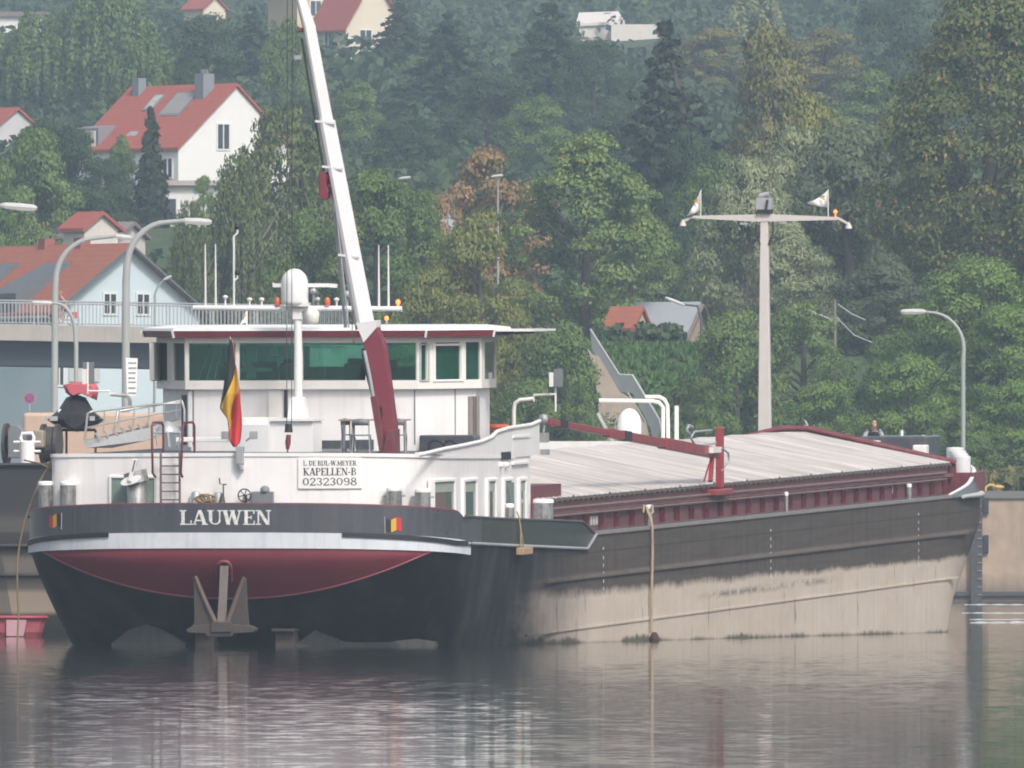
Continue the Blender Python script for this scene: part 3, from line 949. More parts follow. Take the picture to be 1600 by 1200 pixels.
MB().box(c.x-.32, c.x+.3, MS-.25, MS+.25, P(0,480).z, P(0,474).z).box(c.x-.12, c.x+.12, MS-.12, MS+.12, P(0,500).z, P(0,484).z).build('platform', WHITE2, mast)
d0, r_ = P(460.5, 474), .355
h = P(0, 421).z - d0.z
mb = MB().lathe((d0.x, MS, d0.z), [(r_*.8, -.05), (r_*.98, .0), (r_, .06), (r_, h*.55)] + [(r_*math.cos(a), h*.55+(h*.45)*math.sin(a)) for a in [R(15*k) for k in range(1, 7)]], 24)
mb.build('radar_dome', WHITE2, mast)
a, b = P(421, 446), P(521, 446)
mb = MB()
mb.loft([[(t, MS+.5+dy, z0) for dy, z0 in ((-.08, -.05+zz), (.08, -.05+zz), (.08, .05+zz), (-.08, .05+zz))] for t, zz in ((a.x, a.z+.02), (a.x+.04, a.z), (b.x-.25, a.z), (b.x, a.z-.02))], True, smooth=False, cap=True)
mb.tube([((a.x+b.x)/2, MS+.5, a.z), ((a.x+b.x)/2, MS+.5, a.z-.5)], .09)
mb.build('radar_scanner', WHITE2, mast)
for px, py in ((321, 381), (337, 381), (592, 383), (607, 383)):
    mb = MB()
    q = P(px, 480); t_ = P(px, py)
    mb.tube([q, (q.x, MS, q.z+.55), (q.x, MS, t_.z)], [.032, .028, .014], 6)
    mb.build('whip_antenna', WHITE2, yard)
mb = MB()
q = P(365.5, 480)
t_ = P(365.5, 369)
mb.tube([q, t_, t_+Vector((.09, 0, .08)), t_+Vector((.09, 0, .18))], .03, 6)
k = P(365.5, 438)
mb.tube([k-Vector((0,0,.02)), k+Vector((.09, 0, .06)), k+Vector((.09, 0, .14))], .025, 6)
mb.build('horn_pole', WHITE2, yard)
for z in (t_.z+.24, k.z+.2): MB().lathe((q.x+.09, MS, z), [(.0, -.07), (.06, -.06), (.07, .03), (.03, .07), (0, .08)], 10).build('horn', BLACK, yard)
for px, hh in ((352, .3), (390, .2), (409, .2), (526, .2)):
    q = P(px, 479)
    mb = MB()
    mb.tube([q, q+Vector((0,0,hh*.6))], .025, 6).lathe(q+Vector((0,0,hh*.6)), [(.02, 0), (.07, .05), (.075, .09), (0, .12)], 10)
    mb.build('gps_puck', CREAM, yard)
for px, py, rr in ((490, 455, .085), (497, 468, .07), (543, 460, .10)):
    q = P(px, py)
    mb = MB()
    mb.lathe((q.x, MS-.12, q.z), [(0, 0), (rr, .0), (rr, .08), (rr*.5, .2), (0, .22)], 12, axis='y').tube([q, (q.x, MS, y0.z)], .025, 6)
    mb.build('deck_floodlight', GALV, yard)
for px in (434, 512):
    q = P(px, 470)
    mb = MB()
    mb.lathe((q.x, MS-.05, q.z-.12), [(.07, 0), (.08, .12), (.05, .2), (0, .22)], 10)
    mb.build('beacon', ORANGE, yard)
mb = MB()
q = P(622, 472)
mb.tube([(q.x, MS, y0.z), (q.x, MS, q.z-.05)], .03, 6).lathe((q.x, MS, q.z-.05), [(.05, 0), (.06, .05), (.05, .1), (0, .12)], 10)
mb.build('signal_lamp', LAMPON, yard)
q = P(604, 500, 11.5)
MB().tube([(q.x, 11.5, 8.0), (q.x, 11.5, q.z)], .03, 6).build('lamp_stem', GALV, wheel)
MB().lathe((q.x, 11.5, q.z), [(.05, 0), (.05, .07), (.03, .1), (0, .11)], 8).build('signal_lamp', LAMPON, wheel)
q = P(488, 495)
MB().lathe((q.x, MS, q.z-.18), [(.13, 0), (.17, .05), (.19, .2), (.19, .3), (.12, .38), (0, .4)], 14).tube([(q.x, MS, q.z+.15), (q.x, MS, y0.z)], .05).build('bell_housing', CREAM, yard)
# ------------------------------------------------------------------ crane on the deckhouse
CS = 3.9
C = lambda px, py, s=CS: S(px, py, s)
def pxprism(poly, s0, s1):
    return [C(px, py, s0) for px, py in poly], (0, s1-s0, 0)
mb = MB()
mb.prism(*pxprism([(592,714),(616,712),(617,665),(601,545),(589,511),(567,534),(576,580),(583,622),(597,640)], 3.65, 4.15))
cb = C(604, 712)
mb.lathe((cb.x, CS, HT-.1), [(.34, 0), (.34, .06), (.27, .10), (.27, .16)], 16)
crane = mb.build('crane', CRIMSON, barge, bevel=.02)
mb = MB()
mb.prism(*pxprism([(578,620),(589,618),(603,708),(593,710)], 3.5, 3.9))
mb.prism(*pxprism([(604,672),(616,670),(617,714),(596,716)], 3.4, 4.2))
mb.build('slew_column', MAROON, crane, bevel=.02)
MB().tube([C(569, 548, 3.55), C(577, 585, 3.55), C(584, 625, 3.6)], [.05, .05, .05], 8).build('lift_ram', GALV, crane)
MB().tube([C(567, 545, 3.75), C(570, 570, 3.7), C(583, 620, 3.75), C(592, 650, 3.75)], .05, 6).build('hose', BLACK, crane)
def beam(px0, px1, hw0, hw1, mb, yaw=.35, d=None, mi=0, s=CS):
    """box beam between two pixels, turned a little about its length"""
    p, q = C(*px0, s), C(*px1, s)
    z = (q-p).normalized()
    x = Vector((z.z, 0, -z.x)); y = Vector((0, 1, 0))
    ca, sa = math.cos(yaw), math.sin(yaw)
    x2, y2 = x*ca + y*sa, -x*sa + y*ca
    rings = []
    for c_, w in ((p, hw0), (q, hw1)):
        dd = w*1.1
        rings.append([c_ + x2*w*a + y2*dd*b for a, b in ((-1,-.7),(-.7,-1),(.7,-1),(1,-.7),(1,1),(-1,1))])
    mb.loft(rings, True, mi, smooth=False, cap=True)
    return mb
BOOMW = paint('boom_white_paint', (.72, .69, .70), .4, dirt=.15)
boom = beam((571, 512), (510, 190), .225, .20, MB()).build('boom', BOOMW, crane)
mb = MB()
mb.prism(*pxprism([(556,505),(588,500),(589,511),(568,535)], 3.6, 4.2))
mb.build('boom_shoe', BOOMW, crane)
beam((510, 192), (483, 44), .165, .15, MB()).build('boom_extension', BOOMW, crane)
mb = beam((484, 46), (452, -62), .15, .06, MB())
mb.build('boom_tip', BOOMW, crane)
mb = MB()
for o_ in (0, .10, .17):
    a, b = C(531, 330), C(553, 512)
    mb.tube([a+Vector((-.06-o_*.6, -.2+o_, 0)), b+Vector((-.1-o_*.8, -.2+o_, 0))], .022, 6)
mb.build('boom_pipes', GALV, crane)
mb = MB()
for o_ in (0, .09):
    mb.tube([C(487, 60)+Vector((-.24, -.15+o_, 0)), C(510, 190)+Vector((-.27, -.15+o_, 0)), C(527, 285)+Vector((-.27, -.2+o_, 0))], .02, 5)
mb.build('hose', BLACK, crane)  # black lines along the boom, added to draw its dark shadow edge
for px, py in ((511, 191), (522, 262), (547, 400)):
    q = C(px, py)
    MB().bar(q+Vector((-.27, -.22, .03)), q+Vector((.27, -.22, -.03)), .05, .06).build('boom_clamp', BOOMW, crane)
mb = MB()
mb.tube([C(507, 277), C(531, 279)], .13, 12).tube([C(520, 269), C(520, 288)], .15, 12)
mb.prism(*pxprism([(497,270),(508,268),(509,290),(513,298),(511,311),(503,313),(497,303),(499,292)], 3.6, 4.0))
mb.build('winch', CRIMSON, crane, bevel=.02)
q = C(474, 47)
MB().tube([q+Vector((-.12,0,0)), q+Vector((.1,0,0))], .05, 8).build('boom_sheave', paint('rusty_red', (.3, .06, .03), .6), crane)
q = C(470, 88)
MB().box(q.x-.13, q.x+.05, 3.7, 3.95, q.z-.08, q.z+.02).tube([q+Vector((0,0,0)), q+Vector((.06, 0, .2)), q+Vector((.16, 0, .25))], .02, 5).build('boom_floodlight', GALV, crane)
mb = MB()
for x0, x1 in ((449, 448), (457, 455.5)):
    mb.tube([C(x0, -58), C(x1, 664)], .011, 5)
mb.build('cable', DARKSTEEL, crane)
q = C(451, 672)
hk = MB()
hk.tube([q+Vector((0,0,.16)), q+Vector((0,0,-.06))], [.09, .11], 10).tube([q+Vector((0,0,-.12)), q+Vector((-.02,0,-.32)), q+Vector((-.03,0,-.5))], [.06, .075, .04], 8, mi=1)
hk.tube([q+Vector((-.03,0,-.5)), q+Vector((-.03,0,-.62)), q+Vector((-.01,0,-.66)), q+Vector((.03,0,-.62))], .018, 5, mi=0)
hk.build('hook_block', [BLACK, CRIMSON], crane)
mb = MB()
mb.tube([C(553, 440), C(550, 520), C(552, 540), C(556, 515), C(558, 460)], .012, 5)
mb.build('rope_loop', ROPE, crane)

# ------------------------------------------------------------------ hold: coaming, hatch covers, deck crane
ES0, ES1 = 18.6, 92.2
EZ, RZ_ = 3.44, 4.40
mb = MB()
for sg in (1, -1):
    mb.box(4.72*sg-.06, 4.72*sg+.06, ES0, ES1, DECK-.02, EZ-.04)
mb.box(-4.78, 4.78, ES1-.12, ES1, DECK, EZ+.02)
mb.box(-4.78, 4.78, ES0-.1, ES0, DECK, EZ)
coam = mb.build('hold_coaming', DUSTMAROON, barge)
mb = MB()
for sg in (1, -1):
    mb.box(4.8*sg-.0, 4.8*sg+.16*sg, ES0+.5, ES1, 3.02, 3.10)
mb.build('coaming_flange', DUSTMAROON, coam)
mb = MB()
for sg in (1, -1):
    mb.tube([(4.98*sg, ES0+1, 3.17), (4.98*sg, ES1-2, 3.15)], .045, 6)
    mb.tube([(5.02*sg, ES0+1, 2.98), (5.02*sg, ES1-2, 2.96)], .04, 6)
mb.build('coaming_pipe', paint('brown_pipe', (.16, .11, .10), .6, dirt=.5), coam)
# stanchion ribs
xs = []
s = 22.9
mb = MB()
for k in range(29):
    s = 21.2 + k*2.49
    rb = MB()
    rb.box(4.79, 4.935, s-.05, s+.05, DECK+.04, 3.01)
    rb.build('coaming_rib', paint('rib_maroon', (.13, .018, .03), .5, dirt=.35, dirtc=(.2, .09, .09)), coam)
# white marking squares between ribs
mb = MB()
for k in range(3):
    a = T(934+k*4.2, 818, 4.97)
    mb.box(4.79, 4.80, a.y-.16, a.y+.13, 2.62, 2.86)
a = T(1407, 775, 4.97)
mb.box(4.79, 4.80, a.y-.45, a.y+.45, 2.66, 2.92)
mb.build('hold_marks', WHITE2, coam)
# hatch covers: gabled aluminium panels, rolled across the hold
def hatchmat():
    m, N, L, B = new_mat('hatch_aluminium')
    co = objco(N)
    sx = N.new('ShaderNodeSeparateXYZ'); L.new(co, sx.inputs[0])
    n1 = noise(N, L, mapping(N, L, co, (.5, 2.2, 1)), .8, 5, .65)
    n2 = noise(N, L, mapping(N, L, co, (.25, 7, 1)), 1.0, 3, .6)
    c = mix(N, L, ramp(N, L, n1, [(.32, 0), (.75, 1)]), (.64, .585, .55), (.50, .45, .42))
    c = mix(N, L, ramp(N, L, n2, [(.44, 0), (.62, .7)]), c, (.30, .27, .255))
    L.new(c, B.inputs['Base Color'])
    B.inputs['Metallic'].default_value = .12
    B.inputs['Roughness'].default_value = .42
    return m
HATCH = hatchmat()
mb = MB()
pitch = .83
s = ES0
k = 0
while s < ES1 - .05:
    s2 = min(s+pitch, ES1)
    seam = (k % 7 == 6)
    w_ = .08 if not seam else .16
    h_ = .02 if not seam else .045
    prof = [(s, 0), (s2-w_*2.2, 0), (s2-w_*1.6, h_), (s2-w_*.6, h_), (s2, 0)]
    for (sa, ha), (sb, hb) in zip(prof, prof[1:]):
        mb.add([(4.85, sa, EZ+ha), (4.85, sb, EZ+hb), (.35, sb, RZ_-.03+hb), (.35, sa, RZ_-.03+ha)], [(0,1,2,3)])
        mb.add([(-4.85, sa, EZ+ha), (-4.85, sb, EZ+hb), (-.35, sb, RZ_-.03+hb), (-.35, sa, RZ_-.03+ha)], [(0,1,2,3)])
        mb.add([(.35, sa, RZ_-.03+ha), (.35, sb, RZ_-.03+hb), (-.35, sb, RZ_-.03+hb), (-.35, sa, RZ_-.03+ha)], [(0,1,2,3)])
    s = s2; k += 1
hatch = mb.build('hatch_covers', HATCH, barge, fix=False)
mb = MB()
for sg in (1, -1):
    mb.box(4.85*sg-.02, 4.85*sg+.03, ES0, ES1, EZ-.07, EZ-.005)
for e in (ES0, ES1):
    mb.prism([(4.87, e, EZ-.06), (0.3, e, RZ_-.05), (-.3, e, RZ_-.05), (-4.87, e, EZ-.06), (-4.87, e, EZ-.16), (4.87, e, EZ-.16)], (0, .05, 0))
s = ES0+.4
while s < ES1:
    for sg in (1, -1): mb.box(4.84*sg-.06, 4.84*sg+.06, s-.1, s+.1, EZ-.11, EZ-.02)
    s += pitch
mb.build('hatch_edge', paint('hatch_edge_grime', (.12, .10, .085), .8, dirt=.4), hatch)
# raised maroon bulkhead round the far end
mb = MB()
mb.prism([(5.0, ES1+.1, EZ-.05), (.4, ES1+.1, RZ_+.05), (-.4, ES1+.1, RZ_+.05), (-5, ES1+.1, EZ-.05), (-5, ES1+.1, DECK), (5, ES1+.1, DECK)], (0, .12, 0))
mb.tube([(5.0, ES1+.1, EZ), (.4, ES1+.1, RZ_+.1), (-.4, ES1+.1, RZ_+.1), (-5, ES1+.1, EZ)], .10, 6)
mb.build('hold_bulkhead', MAROON, barge)
a, b = T(829, 759, 4.6), T(870, 810, 4.6)
MB().box(2.0, 4.72, 17.5, b.y, DECK, a.z).build('stair_casing', MAROON, barge)
# folded deck crane lying over the hatches
a = T(1124, 757, 4.95)
zs_ = T(1124, 668, 4.95).z
mb = MB()
mb.box(4.86, 5.07, a.y-.12, a.y+.12, a.z-.10, zs_)
mb.box(4.72, 5.2, a.y-1.9, a.y+.9, 3.13, 3.30)
CRANER = paint('crane_red_paint', (.27, .03, .042), .4, dirt=.25, dirtc=(.16, .05, .05))
dcr = mb.build('deck_crane', CRANER, barge, bevel=.03)
mb = MB()
arm = [T(1112, 707, 4.9), T(1040, 696, 4.6), T(945, 679, 4.3), T(868, 661, 4.1)]
# the jib lies nearly level, pointing aft
q0, q1 = T(1118, 708, 4.97), S(858, 659, 21.0)
mid = [q0.lerp(q1, k/3) for k in range(4)]
for (p, q, w) in ((mid[0], mid[1], .30), (mid[1], mid[2], .24), (mid[2], mid[3], .17)):
    mb.bar(p, q, w*.9, w)
mb.build('jib', CRANER, dcr, bevel=.02)
for k in (.56, .93):
    mb = MB()
    p = q0.lerp(q1, k); d_ = (q1-q0).normalized()
    mb.bar(p-d_*.5, p+d_*.5, .25 if k < .8 else .2, .27 if k < .8 else .21)
    mb.build('jib_collar', BLACK, dcr)
p = q0.lerp(q1, .04)
MB().box(p.x-.2, p.x+.25, p.y-.8, p.y+.6, p.z-.02, p.z+.14).build('ram_head', CREAM, dcr)
def tp_(px, py, t=5.05): return T(px, py, t)
mb = MB()
mb.tube([tp_(1112,672), tp_(1085,675), tp_(1079,684), tp_(1085,694), tp_(1100,696), tp_(1118,692)], .035, 6)
mb.tube([tp_(1128,700), tp_(1138,708), tp_(1139,720), tp_(1128,735)], .03, 6)
mb.tube([tp_(1078,680), tp_(1073,672), tp_(1076,665), tp_(1082,668)], .05, 6)
mb.build('hydraulic_hose', GALV, dcr)
MB().bar(tp_(1113, 710), tp_(1110, 752), .12).bar(tp_(1108, 725), tp_(1100, 752), .04).build('crane_strut', CRANER, dcr)
q = S(849, 655, 20.5)
MB().lathe((q.x, 20.5, q.z), [(0, -.14), (.1, -.12), (.14, 0), (.1, .12), (0, .14)], 12).tube([q+Vector((.03,0,-.1)), q+Vector((.0,0,-.35))], .03).box(q.x-.17, q.x+.12, 20.3, 20.7, q.z-.62, q.z-.36).box(q.x-.05, q.x+.15, 20.3, 20.6, q.z-.95, q.z-.8).build('camera_head', GALV, dcr)

# ------------------------------------------------------------------ bollards, stern deck gear
def bollard(px0, px1, ytop, ybot, s, pins=True, m=None, ground=None):
    a, b = S(px0, ybot, s), S(px1, ytop, s)
    r = (b.x-a.x)/2
    c = Vector(((a.x+b.x)/2, s, 0))
    z0 = ground if ground is not None else a.z - .6
    mb = MB()
    h = b.z
    mb.lathe((c.x, s, z0), [(r, 0), (r, h-z0-.10)], 16)
    mb.lathe((c.x, s, h-.10), [(r*1.05, 0), (r*1.06, .06), (r*.95, .10), (0, .11)], 16, mi=1)
    if pins:
        for dz in (.12, .4):
            mb.tube([(c.x-r-.09, s-.02, h-.10-dz), (c.x+r+.09, s-.02, h-.10-dz)], .025, 6, mi=2)
    return mb.build('bollard', [m or STEELW, WHITE2, GALV], barge)
for x0, x1, y0, y1, s in ((60,83,752,786,1.9),(94,119,752,786,1.4),(604,628,761,790,1.6),(648,673,763,793,2.2)):
    bollard(x0, x1, y0, y1, s, x0 > 300)
def side_bollard(px0, px1, ytop, zb=DECK, t=5.25, pins=False):
    a, b = T(px0, ytop, t), T(px1, ytop, t)
    r = (px1-px0)/2/60
    s = (a.y+b.y)/2
    z = (a.z+b.z)/2
    mb = MB()
    mb.lathe((t, s, zb), [(r, 0), (r, z-zb-.1)], 16)
    mb.lathe((t, s, z-.10), [(r*1.06, 0), (r*1.06, .06), (r*.95, .1), (0, .11)], 16, mi=1)
    return mb.build('bollard', [STEELW, WHITE2], barge)
side_bollard(833, 865, 780)
side_bollard(789, 803, 787, 3.0)
side_bollard(1008, 1020, 789)
side_bollard(1225, 1232, 769)
side_bollard(1416, 1425, 756)
# row of tall white fairlead drums on the bow
mb = None
for k, (px, py) in enumerate(((1492, 699), (1496.5, 704), (1499.5, 708), (1503, 712))):
    s = 95.6 - k*.55
    a = S(px, py, s)
    m2 = MB()
    r = .27
    m2.lathe((a.x, s, 2.6), [(r, 0), (r, a.z-2.6-.05), (r*.98, a.z-2.6-.02), (r*.8, a.z-2.6), (0, a.z-2.59)], 16)
    m2.build('bow_drum', paint('drum_white', (.62, .62, .62), .45, dirt=.3, scale=3), barge)
# bow bulwark, sweeping up
mb = MB()
bw = catmull([(5.70, 86.8, .03), (5.69, 89, .15), (5.66, 91, .28), (5.58, 92.6, .45), (5.42, 94, .56), (5.15, 96, .64), (4.55, 98.8, .72), (3.5, 101.2, .72), (2.1, 102.6, .72), (0, 103.2, .72)], 4)
bwf = [(-t, s, z) for t, s, z in reversed(bw)]+bw[1:] if False else None
for sg in (1, -1):
    rings = []
    for t, s, h in bw:
        rings.append([(t*1.012*sg, s, DECK-.03), (t*(1.0-.03*h)*sg, s, DECK+h), (t*(.99-.03*h)*sg - .05*sg, s, DECK+h), ((t-.08)*sg, s, DECK-.03)])
    mb.loft(rings, True, smooth=False, cap=True)
mb.build('bow_bulwark', BLACKGLOSS, barge)
mb = MB()
for sg in (1, -1):
    mb.tube([(t*(.99-.03*h)*sg, s, DECK+h+.03) for t, s, h in bw], [.04+.06*min(1, h) for t, s, h in bw], 8)
mb.build('bulwark_cap', WHITE2, barge)
mb = MB()
for sg in (1, -1):
    mb.tube([(t*1.02*sg, s, DECK-.03) for t, s, h in bw if s > 88], [.05+.05*min(1, (s-88)/6) for t, s, h in bw if s > 88], 8)
mb.build('bow_fender', paint('bow_fender_white', (.5, .5, .48), .6, dirt=.4), barge)
mb = MB()
mb.box(4.3, 5.5, 92.4, 95.0, DECK, 3.12)
mb.build('bow_locker', MAROON, barge)
# forecastle house with hatch board the crewman leans over
a, b = S(1288, 694, 96.5), S(1434, 683, 96.5)
mb = MB().box(1.5, 3.6, 95.5, 98.6, DECK, S(0, 683, 96.5).z)
mb.build('forecastle_house', GREYPAINT, barge, bevel=.04)
MB().box(-.9, 1.45, 96, 98, DECK, S(0, 689, 96.5).z-.02).build('forecastle_locker', CREAM, barge, bevel=.03)
a, b = S(1320, 690, 95.4), S(1375, 685, 95.4)
MB().box(a.x, b.x, 95.2, 96.4, a.z-.02, b.z-.06).build('hatch_board', CREAM, barge)
mb = MB()
for px in (1409, 1442):
    q = S(px, 672 if px < 1420 else 680, 97)
    mb.tube([(q.x, 97, DECK), (q.x, 97, q.z)], .05, 8)
mb.build('bow_post', WHITE2, barge)
MB().box(S(1424, 0, 95).x, S(1445, 0, 95).x, 95.0, 95.6, DECK, S(0, 697, 95).z).build('bow_winch_box', WHITE, barge, bevel=.03)
# foremast with yard
FS = 97.0
M_ = lambda px, py: S(px, py, FS)
mb = MB()
b0, t0_ = M_(1195, 680), M_(1194.5, 340)
mb.loft([[(c_.x-w, FS-w*.8, c_.z), (c_.x+w, FS-w*.8, c_.z), (c_.x+w, FS+w*.8, c_.z), (c_.x-w, FS+w*.8, c_.z)] for c_, w in ((Vector((b0.x, FS, DECK)), .215), (t0_, .12))], True, smooth=False, cap=True)
FMW = paint('foremast_paint', (.56, .52, .49), .55, dirt=.25, dirtc=(.40, .36, .33), scale=2)
fmast = mb.build('foremast', FMW, barge, bevel=.02)
mb = MB()
l, r = M_(1083, 339), M_(1310, 341)
cc = M_(1195, 340)
mb.loft([[(p.x, FS-.12, p.z-h), (p.x, FS+.12, p.z-h), (p.x, FS+.12, p.z+h2), (p.x, FS-.12, p.z+h2)] for p, h, h2 in ((l, .04, .04), (Vector((cc.x-.3, FS, cc.z)), .12, .10), (Vector((cc.x+.3, FS, cc.z)), .12, .10), (r, .05, .04))], True, smooth=False, cap=True)
mb.bar(l, M_(1067, 346), .07).bar(r, M_(1326, 350), .07)
fy = mb.build('yard', FMW, fmast)
mb = MB()
for px, py, px2 in ((1067, 346, 1063), (1326, 350, 1328)):
    q = M_(px, py)
    mb.lathe((q.x, FS, q.z-.12), [(.02, .18), (.10, .05), (.11, -.02)], 10)
mb.build('hailer', FMW, fy)
mb = MB()
a, b = M_(1183, 333), M_(1207, 309)
mb.box(a.x, b.x, FS-.2, FS+.2, a.z+.12, b.z)
mb.tube([Vector(((a.x+b.x)/2-.15, FS-.05, b.z+.06)), Vector(((a.x+b.x)/2+.15, FS-.05, b.z+.13))], .08, 10)
mb.build('masthead_lamp', GALV, fmast)
MB().box(a.x+.02, b.x-.02, FS-.22, FS+.22, a.z-.02, a.z+.11).bar((b.x-.12, FS-.22, b.z-.06), (b.x-.17, FS-.22, a.z+.1), .07).build('lamp_bracket', BLACK, fmast)
mb = MB()
for sx in (-1, 1):
    mb.tube([(cc.x+.25*sx, FS-.05, cc.z-.08), (cc.x+.27*sx, FS-.05, cc.z-.45), (cc.x+.13*sx, FS-.1, cc.z-.85)], .03, 6)
mb.build('mast_cable', BLACK, fmast)
q = M_(1163, 348)
MB().box(q.x-.12, q.x+.12, FS-.12, FS+.1, q.z-.06, q.z).box(q.x+1.1, q.x+1.35, FS-.1, FS+.1, q.z-.03, q.z+.06).build('yard_floodlight', GALV, fy)
q = M_(1305.5, 330)
MB().tube([(q.x, FS, cc.z), (q.x, FS, q.z-.05)], .02, 5).lathe((q.x, FS, q.z-.06), [(.05, 0), (.06, .06), (0, .12)], 8).build('signal_lamp', LAMPON, fy)
mb = MB()
q0_, q1_ = M_(1210, 672), M_(1262, 665)
mb.tube([q0_, q1_, M_(1268, 672)], .03, 6).tube([M_(1210, 677), q1_], .03, 6).tube([q1_, M_(1258, 657)], .03, 6)
mb.build('mast_stay', GALV, fmast)
# starboard hand: goose-neck pole with mirror by the wheelhouse
mb = MB()
Gp = lambda px, py: S(px, py, 19.5)
mb.tube([Gp(803, 668), Gp(803, 640), Gp(805, 630), Gp(812, 625), Gp(834, 623)], .055, 8).tube([Gp(834, 627), Gp(834, 617), Gp(868, 616)], .035, 6).tube([Gp(868, 582), Gp(868, 643)], .03, 6)
gn = mb.build('mirror_pole', CREAM, barge)
a, b = Gp(860, 604), Gp(880, 576)
MB().box(a.x, a.x+.11, 19.3, 19.6, a.z, b.z-.1).build('floodlight', WHITE2, gn)
MB().box(a.x+.13, b.x, 19.35, 19.5, a.z, b.z).build('mirror', MIDGREY, gn)
# port twin of that pole, glimpsed over the gangway
mb = MB()
Gq = lambda px, py: S(px, py, 15.0)
mb.tube([Gq(203, 640), Gq(203, 625), Gq(198, 618), Gq(174, 616)], .05, 8).tube([Gq(172, 620), Gq(172, 611), Gq(137, 611)], .03, 6).tube([Gq(137, 566), Gq(137, 615)], .03, 6)
gp = mb.build('mirror_pole', CREAM, barge)
a, b = Gq(129, 600), Gq(145, 566)
MB().box(a.x, b.x, 15.05, 15.2, a.z, b.z).build('mirror', MIDGREY, gp)
MB().box(a.x+.02, a.x+.13, 14.85, 15.04, a.z, b.z-.18).build('floodlight', WHITE2, gp)
# dark trunks, boxes and bench at the foot of the crane
mb = MB()
for x0, x1, y0, y1, s in ((655, 740, 680, 702, 10),):
    a, b = S(x0, y1, s), S(x1, y0, s)
    mb.box(a.x, b.x, s, s+1.0, a.z-.2, b.z)
mb.build('deck_box', GREYPAINT, barge, bevel=.03)
mb = MB()
a = S(660, 690, 9.2)
mb.tube([S(670,704,9.4), S(671,692,9.4), S(678,687,9.4), S(690,690,9.4), S(700,700,9.4)], .04, 6).tube([S(690,703,9.4), S(697,690,9.4), S(704,688,9.4), S(720,696,9.4)], .04, 6)
mb.build('hose', BLACK, barge)
a, b = S(752, 690, 17.5), S(790, 667, 17.5)
MB().box(a.x, b.x, 17, 17.8, a.z-.3, b.z-.08).build('locker', paint('locker_brown', (.30, .26, .23), .6), barge, bevel=.03)
mb = MB()
mb.tube([S(770,666,17), S(778,663,17), S(790,666,17)], .06, 6)
# deck capstan with swivelled roller
a, b = S(195, 785, .75), S(227, 745, .75)
mb = MB()
cx = (a.x+b.x)/2
mb.lathe((cx, .95, DECK), [(.25, 0), (.25, b.z-DECK-.08), (.2, b.z-DECK)], 18)
ax = Vector((.25, 0, .35)).normalized()
p = S(208, 752, .75)
mb.tube([p-ax*.0+Vector((.1,.1,-.05)), p+ax*.28+Vector((-.14,.1,.02))], [.3, .3], 18)
mb.build('fairlead', STEELW, barge)
mb = MB()
A_, B_ = S(205, 752, .75), S(211, 717, .75)
ctr = S(204, 751, .55)
mb.prism([ctr+Vector((.27*math.cos(k*math.pi/8), 0, .11*math.sin(k*math.pi/8)+.07*math.cos(k*math.pi/8))) for k in range(16)], (0, .3, .05))
mb.bar(S(203.5, 752, .6), S(212, 717, .6), .22, .1)
mb.build('fairlead_cap', WHITE2, barge, bevel=.01)
MB().bar(S(207, 737, .52), S(211.5, 719, .52), .09, .03).build('cap_slot', BLACK, barge)
# small machinery behind the bulwark
mb = MB()
a, b = S(392, 785, .8), S(426, 768, .8)
mb.box(a.x, b.x, .85, 1.0, a.z-.3, b.z)
mb.lathe((b.x-.22, .9, b.z), [(.12, 0), (.12, .08), (.07, .14), (0, .15)], 10)
mb.build('hydraulic_tank', MIDGREY, barge, bevel=.02)
mb = MB()
c_ = S(382, 774, .75)
ringp = [(c_.x+.165*math.cos(k*math.pi/8), .75, c_.z+.165*math.sin(k*math.pi/8)) for k in range(17)]
mb.tube(ringp, .018, 6)
for k in range(3):
    an = k*math.pi/3+.2
    mb.tube([(c_.x+.16*math.cos(an), .75, c_.z+.16*math.sin(an)), (c_.x-.16*math.cos(an), .75, c_.z-.16*math.sin(an))], .014, 5)
mb.tube([(c_.x, .75, c_.z), (c_.x, .95, c_.z), (c_.x, .95, c_.z-.4)], .03, 6)
mb.build('valve_wheel', BLACK, barge)
mb = MB()
mb.tube([S(349,785,.8), S(349,757,.8), S(343.5,756,.8), S(343,747,.8)], .02, 6).tube([S(349,757,.8), S(354,757,.8)], .02, 6).tube([S(347,785,.8), S(348,770,.8)], [.09,.03], 6)
mb.build('vent_pipe', DARKSTEEL, barge)
mb = MB()
for px, w_, h_ in ((305, .12, .24), (340, .1, .22), (297, .05, .1)):
    q = S(px, 785, .85)
    mb.lathe((q.x, .95, q.z-.3), [(w_, 0), (w_, .3+h_), (w_*.7, .34+h_), (0, .35+h_)], 10)
mb.build('mushroom_vent', GALV, barge)
# cleat on the flag socket and two small floodlights beside it
for px, sgn in ((352, -1), (396, 1)):
    mb = MB()
    q = S(px, 680, 2.2)
    mb.box(q.x-.09, q.x+.09, 2.1, 2.3, q.z-.1, q.z+.1).tube([q, q+Vector((-.2*sgn, 0, -.15))], .03, 6)
    mb.build('stern_floodlight', GALV, barge, bevel=.01)
# ------------------------------------------------------------------ loose things on the barge
def rel(root):
    inv = root.matrix_world.inverted() @ BM
    return lambda v: inv @ Vector(v)
class RMB(MB):
    """mesh builder whose points are given in barge space and stored relative to a thing's base"""
    def __init__(self, base):
        super().__init__()
        self.base = Vector(base)
    def build(self, *a, **k):
        b = self.base
        self.v = [(p[0]-b.x, p[1]-b.y, p[2]-b.z) for p in self.v]
        return super().build(*a, **k)
